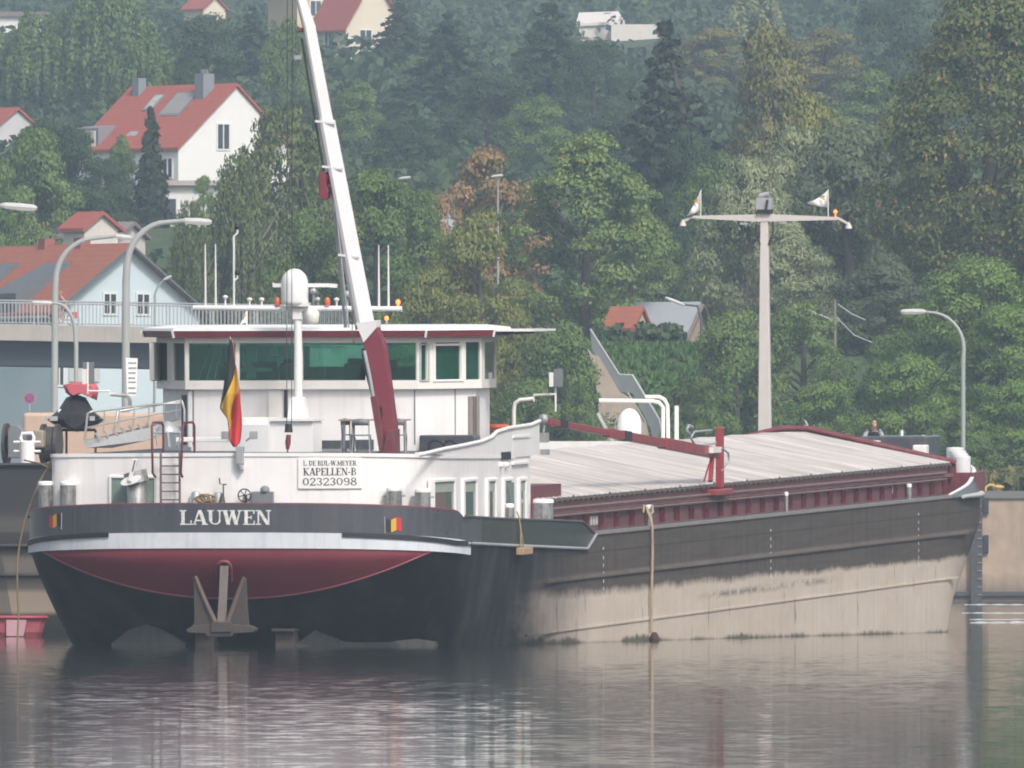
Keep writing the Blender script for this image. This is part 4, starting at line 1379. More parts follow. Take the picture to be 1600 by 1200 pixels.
# Belgian ensign drooping from its staff
FZ = 1.3
def Fp(x, y, dy=0): return S(200 + x/3.158, 340 + y/3.158, FZ + dy)
base = S(374, 718, FZ)
flag = on_barge('ensign', base, 'drooping black, yellow and red ensign on its slanted stern staff', 'flag')
rows = [(600,503,510,512,513),(640,499,519,521,523),(700,492,524,526,527),(740,487,531,534,536),(800,477,515,543,544),(860,467,490,547,551),(880,463,482,533,552),(915,457,463,520,554),(945,455,458,513,557),(990,488,491,506,560),(1020,493,496,511,561),(1050,496,498,500,559),(1090,497,499,501,555),(1115,508,510,511,548),(1132,520,521,522,526)]
def dep(x, y): return .10*math.sin((x-500)*.13 + y*.006) + .05*math.sin(y*.02)
mb = RMB(base)
for c_, (i0, i1) in enumerate(((1, 2), (2, 3), (3, 4))):
    rings = []
    for r_ in catmull(rows, 2):
        y, a, b = r_[0], r_[i0], r_[i1]
        rings.append([Fp(a+(b-a)*k/5, y, dep(a+(b-a)*k/5, y)) for k in range(6)])
    mb.loft(rings, False, c_, smooth=True)
cloth = mb.build('flag_cloth', [FBLK, FYEL, FRED], flag, fix=False)
sol = cloth.modifiers.new('thick', 'SOLIDIFY'); sol.thickness = .012
RMB(base).tube([Fp(504, 588, .1), Fp(535, 1130, .1), Fp(548, 1195, .02)], .022, 6).build('flagstaff', GALV, flag)
a = S(376, 722, 1.0)
RMB(base).box(a.x-.08, a.x+.09, .8, 1.1, a.z-.05, a.z+.40).bar(a+Vector((0, -.1, -.02)), a+Vector((.07, -.1, -.2)), .17, .08).build('staff_socket', GALV, flag, bevel=.01)

# stern anchor
base = S(347, 985, -.15)
anchor = on_barge('anchor', base, 'rusty grey anchor hanging under the stern hawse pipe', 'anchor')
An = lambda px, py, s=-.15: S(px, py, s)
mb = RMB(base)
mb.loft([[An(x0, y, s_), An(x1, y, s_), An(x1, y, s_+.18), An(x0, y, s_+.18)] for x0, x1, y, s_ in ((344, 357.5, 884, -.08), (342, 355, 930, -.12), (339, 353.5, 975, -.14))], True, smooth=False, cap=True)
mb.build('shank', paint('pale_rust_steel', (.17, .155, .145), .8, dirt=.7, dirtc=(.17, .09, .06), scale=6), anchor)
RUSTRIM = paint('rust_rim', (.14, .095, .075), .85, dirt=.6, scale=6)
for poly, rim in (([(302,902),(307,900),(336,970),(334,981),(296,982),(303,974),(303,950)], [(304.5,900),(320,938),(336,972)]), ([(378,902),(383.5,903),(386,950),(388,976),(395,982),(357,980),(355,970)], [(381,902),(368,938),(356,972)])):
    mb = RMB(base)
    mb.prism([An(x, y, -.25 + (y-900)*.0012) for x, y in poly], (0, .16, 0))
    fl = mb.build('fluke', RUST, anchor, bevel=.02)
    RMB(base).tube([An(x, y, -.26 + (y-900)*.0012) for x, y in rim], [.04, .06, .07], 7).build('fluke_rim', RUSTRIM, fl)
mb = RMB(base)
mb.prism([An(x, y, -.30) for x, y in ((290,984),(300,978),(332,975),(358,975),(390,978),(399,983),(396,988),(365,990),(362,995),(323,995),(320,990),(294,989))], (0, .5, 0))
mb.prism([An(x, y, -.36) for x, y in ((330,972),(360,972),(361,988),(329,988))], (0, .5, 0))
mb.build('crown', RUST, anchor, bevel=.02)
def hw(px, py, d):
    p = S(px, py, .2)
    return S(px, py, counter(p.x, p.z) - d)
MB().tube([hw(x, y, .05) for x, y in ((339, 908), (339, 888), (341, 881.5), (345, 878), (350, 877), (355, 878), (359, 881.5), (361, 888), (361, 908))], .045, 8).build('hawse_rim', PINKTRIM, barge)
MB().prism([hw(x, y, .045) for x, y in ((340,910),(340,888),(343,881),(350,878),(357,881),(360,888),(360,910))], (0, .3, 0)).build('hawse_pipe', BLACK, barge)

# aluminium gangway lying along the port side
base = S(150, 700, 8)
gang = on_barge('gangway', base, 'aluminium gangway with handrails stowed on the port side deck', 'gangway')
ALU = paint('aluminium', (.50, .50, .49), .4, metal=.5, dirt=.4, scale=5)
def line3(pts): return [S(px, py, s) for px, py, s in pts]
mb = RMB(base)
mb.prism(line3([(133,688,6),(175,681,7),(250,664,9),(282,656,9.5),(282,666,9.5),(230,688,8),(175,700,7),(134,700,6)]), (0, .12, 0))
mb.build('side_beam', ALU, gang)
mb = RMB(base)
mb.prism(line3([(133,690,6.4),(282,655,9.9),(282,660,10.5),(133,695,7)]), (0,.02,.04))
mb.build('walkway', paint('wood_tread', (.34, .27, .22), .8, dirt=.5), gang)
for off in (0, 1.0):
    mb = RMB(base)
    r1 = line3([(132,690,6+off),(137,646,6+off),(143,643,6+off),(240,632,9+off),(280,630,9.5+off),(284,626,9.5+off),(288,640,9.5+off),(288,660,9.5+off)]) if off == 0 else line3([(176,684,7+off),(184,643,7+off),(278,627,9.5+off),(284,625,9.5+off)])
    mb.tube(r1, .032, 7)
    for k in range(1, 6):
        u = k/6
        px = 140+u*140; yt = 644-u*16
        mb.tube([S(px, yt, 6+3.5*u+off), S(px-2, yt+26+10*(1-u), 6+3.5*u+off)], .02, 5)
    mb.tube(line3([(136,668,6+off),(282,640,9.5+off)]), .018, 5)
    mb.build('handrail', ALU, gang)
mb = RMB(base)
for k in range(9):
    u = (k+.5)/9
    px, py = 145+u*118, 681-u*24
    q = S(px, py, 6.2+3.4*u)
    mb.bar(q+Vector((-.05,0,.05)), q+Vector((.10,0,-.09)), .05)
mb.build('tread_end', GALV, gang)
# a frame of white pipes beside the ladder
base = S(262, 690, 3)
rack = on_barge('pipe_rack', base, 'low grey pipe rack beside the maroon ladder rails', 'rack')
mb = RMB(base)
mb.tube(line3([(240,676,3),(285,676,3)]), .03, 6).tube(line3([(262,676,3),(264,698,3)]), .05, 6).tube(line3([(243,676,3),(247,697,3)]), .025, 5).tube(line3([(283,676,3),(278,697,3)]), .025, 5)
mb.lathe(S(262, 676, 3.3), [(.32, 0), (.30, .1), (.12, .26), (.05, .3)], 12)
mb.build('rack_frame', GALV, rack)

# folding table and chairs by the crane
def deck_thing(name, px, py, s, label, cat, group=None):
    b = S(px, py, s); b.z = HT
    return on_barge(name, b, label, cat, group), b
tb, base = deck_thing('folding_table', 585, 700, 7.5, 'brown topped folding table on the deckhouse roof behind the crane', 'table')
a, b = S(533, 655, 7.5), S(637, 652, 7.5)
RMB(base).box(a.x, b.x, 7.1, 8.0, a.z-.04, a.z).build('table_top', WOOD, tb)
for px, d_ in ((541, 0), (549, .6), (622, 0), (629, .6)):
    q = S(px, 655, 7.5)
    RMB(base).tube([(q.x, 7.2+d_, a.z-.04), (q.x + (.02 if px > 580 else -.02), 7.2+d_, HT)], .045, 6).build('leg', MIDGREY, tb)
def chair(px0, px1, s, label, first):
    q0, q1 = S(px0, 660, s), S(px1, 660, s)
    w = q1.x-q0.x
    ch = on_barge('folding_chair', (q0.x, s, HT), label, 'chair', 'folding chairs round the deck table')
    mb = MB()
    for t in (0, w):
        k = .08 if t else -.08
        mb.tube([(t+k*.3, 0, 0), (t, .05, .45), (t+k*.2, -.05, .87)], .018, 6).tube([(t-k*.5, .45, 0), (t, .3, .40), (t, 0, .48)], .018, 6)
    mb.build('frame', GALV, ch)
    MB().loft([[(0, -.05-.03*math.sin(u*math.pi/6), .70+.02), (0, -.05, .87)] if False else [(w*u/6, -.05-.05*math.sin(u*math.pi/6), .71), (w*u/6, -.05-.05*math.sin(u*math.pi/6), .84+.05*math.sin(u*math.pi/6)), (w*u/6, -.03-.05*math.sin(u*math.pi/6), .84+.05*math.sin(u*math.pi/6)), (w*u/6, -.03-.05*math.sin(u*math.pi/6), .71)] for u in range(7)], True, cap=True).build('backrest', MIDGREY, ch)
    MB().box(0, w, .0, .4, .44, .47).build('seat', MIDGREY, ch, bevel=.01)
    return ch
chair(551, 576, 6.6, 'grey folding chair with its curved back to us left of the crane foot', True)
chair(617, 632, 6.9, 'grey folding chair tucked under the table end right of the crane foot', False)
chair(534, 546, 7.7, 'grey folding chair turned sideways at the left end of the table', False)

# pennants on the foremast yard
PWHITE = paint('pennant_white', (.78, .77, .76), .8, dirt=.05, streak=False)
PGOLD = paint('pennant_gold', (.45, .26, .04), .8, dirt=.1, streak=False)
def pennant(pole, tri, mark, label):
    base = S(pole[0], 338, FS-.1)
    pn = on_barge('pennant', base, label, 'flag', 'white pennants on the foremast')
    Pm = lambda px, py, d=0: S(px, py, FS-.1+d)
    RMB(base).tube([Pm(pole[0], 338), Pm(pole[0], pole[1])], .016, 5).build('pole', WHITE2, pn)
    mb = RMB(base)
    top_, low, tip, tip2 = tri
    N_ = 8
    rings = []
    for k in range(N_+1):
        u = k/N_
        a = Vector(top_).lerp(Vector(tip), u); b = Vector(low).lerp(Vector(tip2), u)
        sag = 3*math.sin(u*math.pi)
        rings.append([Pm(a.x, a.y+sag, .08*math.sin(u*7)), Pm((a.x+b.x)/2, (a.y+b.y)/2+sag, .08*math.sin(u*7+.6)), Pm(b.x, b.y+sag*.4, .08*math.sin(u*7+1))])
    mb.loft(rings, False, smooth=True)
    cl = mb.build('flag_cloth', PWHITE, pn, fix=False)
    sm = cl.modifiers.new('thick', 'SOLIDIFY'); sm.thickness = .012
    mb = RMB(base)
    cx, cy, w = mark
    for poly in (((-1,-.2),(0,-.7),(.2,0),(-.3,.3)), ((.1,-.9),(.9,-.5),(.5,0),(.1,-.1)), ((-.2,.2),(.5,.1),(.8,.9),(.2,.6))):
        mb.prism([Pm(cx+x*w, cy+y*w, -.13) for x, y in poly], (0, .02, 0))
    mb.build('emblem', PGOLD, pn, fix=False)
pennant((1095, 296), ((1095,297),(1095,327),(1073,337),(1073,338)), (1088,315,5), 'white pennant with gold mark drooping on the left arm of the foremast yard')
pennant((1294, 296), ((1294,297),(1294,324),(1262,316),(1262,318)), (1285,309,5), 'white pennant with gold mark blowing out on the right arm of the foremast yard')
base = S(381, 505, 12.6); base.z = 8.1
pn = on_barge('pennant', base, 'small white pennant drooping on the wheelhouse roof under the yard', 'flag', 'white pennants on the wheelhouse roof')
Pm = lambda px, py, d=0: S(px, py, 12.6+d)
RMB(base).tube([Pm(386, 511), Pm(386, 484)], .014, 5).build('pole', WHITE2, pn)
RMB(base).prism([Pm(385.5,484),(Pm(385.5,484)+Pm(375,507))/2,Pm(375,508),Pm(381,504),Pm(386.5,506)], (0,.015,0)).build('flag_cloth', PWHITE, pn)
RMB(base).prism([Pm(382,492,-.02),Pm(385,490,-.02),Pm(381,499,-.02),Pm(378,500,-.02)], (0,.01,0)).build('emblem', PGOLD, pn)

# lifebuoy on the wing
base = S(774, 667, 16.6)
lb = on_barge('lifebuoy', base, 'orange lifebuoy lying flat on the bridge wing', 'lifebuoy')
RMB(base).tube([(base.x+.3*math.cos(k*math.pi/10), base.y+.3*math.sin(k*math.pi/10), base.z) for k in range(21)], .075, 8).build('ring', ORANGE, lb)
# ropes and fenders
base = T(1013, 795, 5.3)
rp = on_barge('fender_rope', base, 'long pale rope holding a dark fender down to the waterline amidships', 'rope')
pts = [T(1010,793,5.4), T(1012,800,5.5), T(1017,812,5.75), T(1019,822,5.80), T(1019,838,5.78), T(1019.5,860,5.79), T(1018.5,905,5.8), T(1018,940,5.79), T(1018,990,5.79)]
RMB(base).tube(pts, .042, 7).tube([T(1006,790,5.35),T(1005,802,5.45),T(1013,806,5.55),T(1020,801,5.5),T(1019,790,5.35)], .035, 6).build('rope', paint('pale_rope', (.36,.28,.19), .9, dirt=.5, scale=8), rp)
q = T(1018, 998, 5.85)
RMB(base).lathe(q+Vector((0.08,0,-.14)), [(.0,-.05),(.09,0),(.15,.12),(.11,.24),(.05,.32)], 10).build('fender', paint('rusty_fender', (.06,.03,.025), .9, dirt=.6), rp)
base = T(814, 812, 5.8)
rp = on_barge('rope_fender', base, 'wooden block fender hanging on a double rope over the gloss black bulwark', 'fender')
RMB(base).tube([T(808,800,5.3),T(811,809,5.75),T(814,830,5.8),T(813.5,855,5.82)], .022, 6).tube([T(811,809,5.75),T(817,845,5.82),T(817.5,856,5.82)], .018, 6).build('rope', ROPE, rp)
a = T(816, 861, 5.82)
RMB(base).box(5.78, 5.98, a.y-.7, a.y+.72, a.z-.09, a.z+.10).build('wooden_block', WOOD, rp, bevel=.02)
base = S(320, 780, .8)
rc = on_barge('rope_coil', base, 'yellow brown rope heaped behind the stern bulwark', 'rope')
mb = RMB(base)
rr = random.Random(3)
for k in range(7):
    c_ = S(312+rr.random()*16, 777+rr.random()*4, .85)
    mb.tube([(c_.x+.16*math.cos(j*.7+k), .85+.05*math.sin(j*1.1), c_.z+.09*math.sin(j*.7+k)) for j in range(10)], .022, 5)
mb.build('rope', ROPE, rc)
base = S(80, 715, 3)
rp = on_barge('mooring_rope', base, 'tan mooring rope hanging from the port quarter down into the water', 'rope')
RMB(base).tube([S(84,712,2.6),S(75,730,2.4),S(62,752,2.2),S(47,790,2.2),S(38,815,2.2),S(31,848,2.3),S(27,880,2.3),S(27,920,2.3),S(29,960,2.3),S(27,1012,2.3)], .026, 7).tube([S(38,719,20),S(60,724,10),S(78,731,3),S(82,736,2.6)], .022, 6).lathe(S(80,732,2.7), [(.02,-.1),(.1,-.05),(.1,.06),(.03,.12)], 8).build('rope', paint('tan_rope', (.26,.20,.10), .9, dirt=.4, scale=6), rp)

# ------------------------------------------------------------------ people: one skinned body with hair and clothes as parts
SKIN = paint('skin', (.46, .25, .18), .6, dirt=.1, streak=False)
def skinned(name, joints, edges, mat, parent, root=0, sub=1):
    me = bpy.data.meshes.new(name)
    me.from_pydata([j[:3] for j in joints], edges, [])
    me.materials.append(mat)
    o = bpy.data.objects.new(name, me)
    col.objects.link(o)
    o.parent = parent
    sk = o.modifiers.new('skin', 'SKIN')
    for i, v in enumerate(me.skin_vertices[0].data):
        r = joints[i][3]
        v.radius = (r, joints[i][4] if len(joints[i]) > 4 else r)
        v.use_root = (i == root)
    sk.use_smooth_shade = True
    ss = o.modifiers.new('sub', 'SUBSURF')
    ss.levels = ss.render_levels = sub
    return o
def head_mesh(c, yaw, tilt, parent, hairmat, skin=SKIN):
    """head with brow, nose, chin and ears; hair cap"""
    c = Vector(c)
    M = Matrix.Rotation(yaw, 3, 'Z') @ Matrix.Rotation(tilt, 3, 'X')
    mb = MB()
    rings = []
    prof = [(-.125,.035,.045,-.045),(-.11,.045,.062,-.03),(-.07,.062,.085,-.012),(-.02,.070,.092,-.004),(.03,.076,.10,.004),(.07,.072,.094,.006),(.105,.052,.066,.008),(.125,.02,.025,.01)]
    for z, rx, ry, oy in prof:
        rings.append([c + M @ Vector((rx*math.cos(a), oy+ry*math.sin(a), z)) for a in [2*math.pi*k/14 for k in range(14)]])
    mb.loft(rings, True, cap=True)
    mb.loft([[c + M @ Vector((x*s_, y, z)) for s_ in (-1, 1)] for x, y, z in ((.008,-.095,.02),(.015,-.118,-.025),(.018,-.10,-.035))], False)
    for sx in (-1, 1): mb.lathe(c + M @ Vector((sx*.077, .01, -.01)), [(.0,-.01),(.025,-.005),(.028,.006),(.0,.012)], 8, axis='x')
    h = mb.build('head', skin, parent)
    hm = MB()
    rings = []
    for z, rx, ry, oy in ((-.03,.078,.062,.045),(.03,.083,.090,.022),(.07,.080,.098,.014),(.108,.058,.074,.012),(.132,.02,.03,.012)):
        rings.append([c + M @ Vector((rx*math.cos(a), oy+ry*math.sin(a), z)) for a in [2*math.pi*k/14 for k in range(14)]])
    hm.loft(rings, True, cap=True)
    hm.build('hair', hairmat, parent)
    fm = MB()
    for sx in (-1, 1): fm.lathe(c + M @ Vector((sx*.03, -.09, .012)), [(0,-.008),(.011,-.004),(.011,.004),(0,.008)], 8, axis='y')
    fm.box(-.0,.0,0,0,0,0) if False else None
    fm.build('eyes', BLACK, parent)
    return h
def crewman():
    p = S(1366, 690, 97.4)
    zf = S(1366, 660, 97.4).z - 1.66
    r = on_barge('person', (p.x, 97.4, max(DECK, zf)), 'crewman in a dark and white top bending over at the bow', 'person')
    k = 1.0
    J = [(0,0,.92,.15,.11),(0,-.06,1.12,.15,.11),(.02,-.16,1.33,.19,.12),(.03,-.23,1.45,.08),(.04,-.28,1.53,.055),
         (-.19,-.18,1.36,.075),(-.30,-.26,1.12,.05),(-.22,-.46,1.02,.042),(-.20,-.54,1.02,.045),
         (.22,-.18,1.36,.075),(.33,-.28,1.13,.05),(.22,-.48,1.03,.042),(.20,-.56,1.03,.045),
         (-.11,0,.84,.10),(-.12,-.03,.46,.07),(-.12,.03,.08,.05),(-.12,-.12,.04,.045),
         (.11,0,.84,.10),(.12,-.03,.46,.07),(.12,.03,.08,.05),(.12,-.12,.04,.045)]
    E = [(0,1),(1,2),(2,3),(3,4),(2,5),(5,6),(6,7),(7,8),(2,9),(9,10),(10,11),(11,12),(0,13),(13,14),(14,15),(15,16),(0,17),(17,18),(18,19),(19,20)]
    skinned('body', J, E, SKIN, r)
    JS = [(0,0,.95,.165,.125),(0,-.06,1.12,.165,.125),(.02,-.16,1.33,.205,.135),(.03,-.21,1.42,.09)]
    skinned('shirt', JS + [(-.19,-.18,1.36,.09),(-.27,-.23,1.2,.07),(.22,-.18,1.36,.09),(.30,-.25,1.2,.07)], [(0,1),(1,2),(2,3),(2,4),(4,5),(2,6),(6,7)], paint('dark_shirt', (.03,.035,.045), .8), r)
    mb = MB()
    for sx in (-1, 1): mb.tube([(sx*.17+.015,-.17,1.43),(sx*.24+.015,-.21,1.30),(sx*.28+.015,-.25,1.19)], [.05,.075,.07], 10)
    mb.build('pale_sleeves', paint('pale_grey_cloth', (.36, .38, .41), .8, dirt=.6, dirtc=(.1,.1,.12), scale=7), r)
    JT = [(0,0,.95,.16,.12),(-.11,0,.82,.11),(-.12,-.03,.46,.085),(-.12,.03,.12,.075),(.11,0,.82,.11),(.12,-.03,.46,.085),(.12,.03,.12,.075)]
    skinned('trousers', JT, [(0,1),(1,2),(2,3),(0,4),(4,5),(5,6)], GREYPAINT, r)
    head_mesh((.05,-.32,1.62), R(25), R(-22), r, paint('brown_hair', (.10,.05,.03), .8))
    return r
crewman()

# ------------------------------------------------------------------ the second vessel alongside, bow towards us
NS0 = 58.0
near_m = empty('moored_barge', mat4=BM @ Matrix.Translation((-13.6, NS0, -NS0*math.tan(PH))) @ Matrix.Rotation(-PH, 4, 'X'),
               label='second barge moored beyond the port side, dark bow with anchor winch', cat='barge')
NI = (near_m.matrix_world).inverted()
def NB(px, py, Y): return NI @ W(px, py, Y)
HW = 6.9
def nring(z, z0=5.0):
    k = max(0, min(1, (3.0-z)/3.6))
    pts = [(0,0),(2.6,.1),(4.4,.5),(5.8,1.4),(6.6,2.8),(HW,5),(HW,92)]
    half = [(t*(1-.10*k*(1 if s < 20 else 0)), s + .9*k*(1 if s < 20 else 0), z) for t, s in pts]
    return [(-t, s, z) for t, s, z in reversed(half)] + half[1:]
def nhullmat():
    m, N, L, B = new_mat('second_hull_paint')
    co = objco(N)
    sx = N.new('ShaderNodeSeparateXYZ'); L.new(co, sx.inputs[0])
    nz = noise(N, L, mapping(N, L, co, (.15, .15, 3)), .8, 4, .6)
    z = mth(N, L, 'ADD', sx.outputs[2], mth(N, L, 'MULTIPLY', mth(N, L, 'SUBTRACT', nz, .5), .35))
    f = mth(N, L, 'DIVIDE', z, 6.0, True)
    c = ramp(N, L, f, [(0, (.03,.028,.026)), (.09, (.05,.045,.04)), (.12, (.50,.39,.30)), (.20, (.46,.36,.28)), (.23, (.20,.165,.14)), (.38, (.28,.235,.20)), (.42, (.06,.055,.055)), (.55, (.10,.09,.08)), (.60, (.045,.043,.045)), (1, (.04,.04,.043))])
    L.new(c, B.inputs['Base Color'])
    B.inputs['Roughness'].default_value = .6
    return m
mb = MB()
mb.loft([nring(z) for z in (-1, -.2, .5, 1.2, 2, 3, 3.9, 4.95, 5.0)], True, smooth=False, cap=True)
nh = mb.build('hull', nhullmat(), near_m)
mb = MB()
for z, o_ in ((2.6, .10), (1.75, .08), (4.95, .05)):
    rr_ = nring(z)
    mb.loft([[(t*1.0+(.0), s-.0-o_, z-.06), (t, s-o_-.05, z), (t, s-o_, z+.06), (t, s+.05, z)] for t, s, z in rr_[1:-1]], True, smooth=False)
mb.build('hull_strake', DARKSTEEL, near_m)
YB = (near_m.matrix_world.translation).y
# winch, bitts on the bow deck
def nbox(px0, px1, py0, py1, Y, d, name, m, bevel=.03):
    a, b = NB(px0, py1, Y), NB(px1, py0, Y)
    return MB().box(a.x, b.x, a.y, a.y+d, a.z, b.z).build(name, m, near_m, bevel=bevel)
Yw = YB + 4
mb = MB()
for px0, px1, rr_, m_ in ((8, 13, .62, 0), (13, 66, .30, 0), (66, 71, .60, 0), (72, 86, .52, 0), (88, 93, .6, 0)):
    a, b = NB(px0, 694, Yw), NB(px1, 694, Yw)
    mb.lathe((0, a.y, a.z), [(rr_, a.x), (rr_, b.x)], 18, axis='x', smooth=False)
wd = mb.build('winch_drum', DARKSTEEL, near_m)
a, b = NB(12, 716, Yw-.6), NB(33, 664, Yw-.6)
MB().prism([(a.x, a.y, a.z), (b.x+.15, a.y, a.z), (b.x+.15, a.y, b.z-.25), (b.x-.1, a.y, b.z), (a.x+.1, a.y, b.z), (a.x, a.y, b.z-.15)], (0, .5, 0)).build('winch_gear_case', MIDGREY, near_m, bevel=.03)
a, b = NB(52, 700, Yw-.8), NB(68, 672, Yw-.8)
MB().box(a.x, b.x, a.y, a.y+.4, a.z, b.z).build('winch_brake', paint('beige_paint', (.30,.24,.19), .6), near_m, bevel=.05)
mb = MB()
a, b = NB(31, 716, Yw-1.6), NB(55, 690, Yw-1.6)
cx = (a.x+b.x)/2
mb.lathe((cx, a.y, 5.0), [((b.x-a.x)/2, 0), ((b.x-a.x)/2, b.z-5.0)], 14)
mb.tube([(cx-.4, a.y, 5.35), (cx+.4, a.y, 5.35)], .04).tube([(cx-.4, a.y, 5.62), (cx+.4, a.y, 5.62)], .04)
za, zb_ = b.z, NB(0, 677, Yw-1.6).z
mb.tube([(cx-.16, a.y, za), (cx-.2, a.y, za+.1), (cx-.15, a.y, zb_), (cx+.15, a.y, zb_), (cx+.2, a.y, za+.1), (cx+.16, a.y, za)], .05, 8)
mb.build('mooring_bitt', WHITE2, near_m)
# peach coloured hatch behind the winch, further deckhouse far along
a, b = NB(-60, 700, YB+14), NB(132, 645, YB+14)
MB().box(-6.2, -1.0, a.y, 22, 5.0, b.z).build('cargo_hatch', paint('peach_tarpaulin', (.56,.40,.31), .7, dirt=.25), near_m, bevel=.1)
mb = MB(); q = NB(985, 693, BO.y+132)
mb.box(-4.5, 4.5, 62.5, 88, 5.0, q.z)
mb.build('low_deckhouse', WHITE, near_m)
Yd = (near_m.matrix_world @ Vector((0, 74, 0))).y
a, b = NB(965, 693, Yd), NB(1003, 638, Yd)
rd = (b.x-a.x)/2
cx, z0 = (a.x+b.x)/2, a.z
hh = b.z-z0
MB().lathe((cx, a.y, z0), [(rd*.72, 0), (rd*.93, hh*.2), (rd, hh*.24), (rd, hh*.55)] + [(rd*math.cos(R(15*k)), hh*.55+hh*.45*math.sin(R(15*k))) for k in range(1, 7)], 24).build('satellite_dome', WHITE2, near_m)
D = lambda px, py: NB(px, py, Yd+3)
mb = MB()
mb.tube([D(936,625.5), D(1020,626.5), D(1030,629), D(1036,636), D(1036,690)], .065, 8).tube([D(1008,620), D(1030,620), D(1038,624), D(1043,633), D(1044,690)], .065, 8)
mb.build('exhaust_pipe', CREAM, near_m)
mb = MB().tube([D(1057,690), D(1057,634)], .075, 8)
mb.build('vent_pipe', CREAM, near_m)
q = D(1057, 622)
MB().lathe(q, [(.08,-.22),(.11,-.2),(.12,0),(.15,.03),(.12,.12),(.0,.16)], 12).build('vent_head', BLACK, near_m)
MB().bar(D(934,645), D(958,690), .10).build('stay_post', GALV, near_m)
a, b = D(1070, 690), D(1240, 676)
MB().box(a.x-1.0, b.x-4, a.y+3, a.y+6, 5.0, a.z+.05).build('deck_locker', CREAM, near_m)

# jet ski under a cover on its stand
jb = W(118, 690, YB+6)
js = empty('jet_ski', (jb.x, jb.y, 5.0), (0, 0, 0), 'black jet ski under a half pulled red cover on a stand', 'jet ski')
js.matrix_world = Matrix.Translation((jb.x, jb.y, 5.0))
def J(px, py, dy=0):
    v = W(px, py, YB+6); return Vector((v.x-jb.x, dy, v.z-5.0))
mb = MB()
sect = [(-1.5, .35, .85), (-1.2, .8, 1.0), (-.3, .95, 1.0), (.8, .9, 1.02), (1.5, .6, 1.15), (1.9, .15, 1.3)]
rings = []
cz = J(118, 655).z; cw = (J(168,655).x-J(70,655).x)/2
cxj = (J(168,655).x+J(70,655).x)/2
for y, w, h in sect:
    rings.append([(cxj+cw*w*a, y, cz-.04+b*.27*h) for a, b in ((-1,.1),(-.95,.0),(-.8,-.35),(-.5,-.78),(0,-.95),(.5,-.78),(.8,-.35),(.95,0),(1,.1),(.75,.42),(.35,.62),(0,.66),(-.35,.62),(-.75,.42))])
mb.loft(rings, True, cap=True)
mb.build('hull', BLACKGLOSS, js)
mb = MB()
rings = []
for y, w, h in ((-1.3, .42, .22), (-.9, .46, .75), (-.2, .42, 1.1), (.8, .40, .95), (1.4, .25, .5)):
    rings.append([(cxj+cw*w*a, y, cz+.06+b*.72*h) for a, b in ((-1.75,0),(-1.25,.3),(-.75,.72),(0,.85),(.75,.72),(1.25,.3),(1.75,0))])
mb.loft(rings, False, cap=False)
mb.add(rings[0], [tuple(range(7))])
mb.build('seat_cover', BLACK, js)
mb = MB()
a = [J(99.5,602),J(118,597),J(149,600),J(153,608),J(150,625),J(127,615),J(112,620),J(104,614)]
mb.loft([[p+Vector((0,y,0))*1 + (p-J(126,612))*k for p in a] for y, k in ((-.95,-.25),(-.8,0),(.1,.05),(.5,-.2))], True, smooth=True, cap=True)
mb.build('red_cover', paint('faded_red_cover', (.50,.10,.12), .8, dirt=.3, streak=False), js)
a, b = J(92,642,-1.25), J(130,645,-1.25)
MB().prism([J(93,640,-1.1),J(130,641,-1.1),J(129,646,-1.1),J(92,645,-1.1)], (0,.3,.02)).build('white_stripe', WHITE2, js)
mb = MB()
for px, dy in ((79,-.5),(94,-.8),(103,.6),(150,-.5)):
    q = J(px, 672, dy)
    mb.tube([(q.x, dy, 0), (q.x, dy, q.z)], .035, 6)
mb.tube([(J(79,672).x,-.5,J(0,672).z),(J(150,672).x,-.5,J(0,672).z)], .05, 6)
mb.build('stand', DARKSTEEL, js)
mb = MB()
for px0, px1 in ((71,76),(80,92),(142,150)):
    a, b = J(px0,658), J(px1,651)
    mb.box(a.x, b.x, -1.55, -1.3, a.z, b.z)
mb.build('grab_detail', GALV, js)
# pink red boat afloat under the second barge's bow
rb = W(30, 993, 497)
bt = empty('rowing_boat', (rb.x, 494, 0), (0, 0, 0), 'small faded red boat floating by the dark barge bow', 'boat')
def rbp(px, py): v = W(px, py, 494); return v.x - rb.x, v.z
xr, zt = rbp(72, 962)
mb = MB()
rings = []
for z, w, y0 in ((-.15, .72, .25), (.1, .86, .1), (.40, .97, .02), (.46, 1.0, 0)):
    rings.append([(xr*1.0*w*a if a > 0 else 1.6*w*a, y0+b*1.3*w, z*zt/.46 if z > 0 else z) for a, b in ((-1,.2),(-.9,0),(-.3,-.1),(.4,-.1),(.86,0),(1,.25),(1,.75),(.8,1),(-.8,1),(-1,.8))])
mb.loft(rings, True, smooth=False, cap=True)
BOATR = paint('faded_pink_red_paint', (.42,.10,.13), .5, dirt=.4, dirtc=(.30,.06,.08))
mb.build('hull', BOATR, bt)
mb = MB()
mb.tube([(x*1.0, y-.02, zt-.05) for x, y, z in rings[-1]] + [(rings[-1][0][0], rings[-1][0][1]-.02, zt-.05)], .05, 6)
mb.build('gunwale', paint('dark_pink_red', (.34,.05,.07), .5), bt)
x0, _ = rbp(10, 980); x1, _ = rbp(42, 980)
MB().prism([(x0, -.16, zt-.12), (x1, -.16, zt-.12), (x1-.1, -.06, .02), (x0, -.06, .02)], (0, .04, 0)).build('pale_patch', paint('pale_pink_paint', (.62,.36,.40), .5), bt)
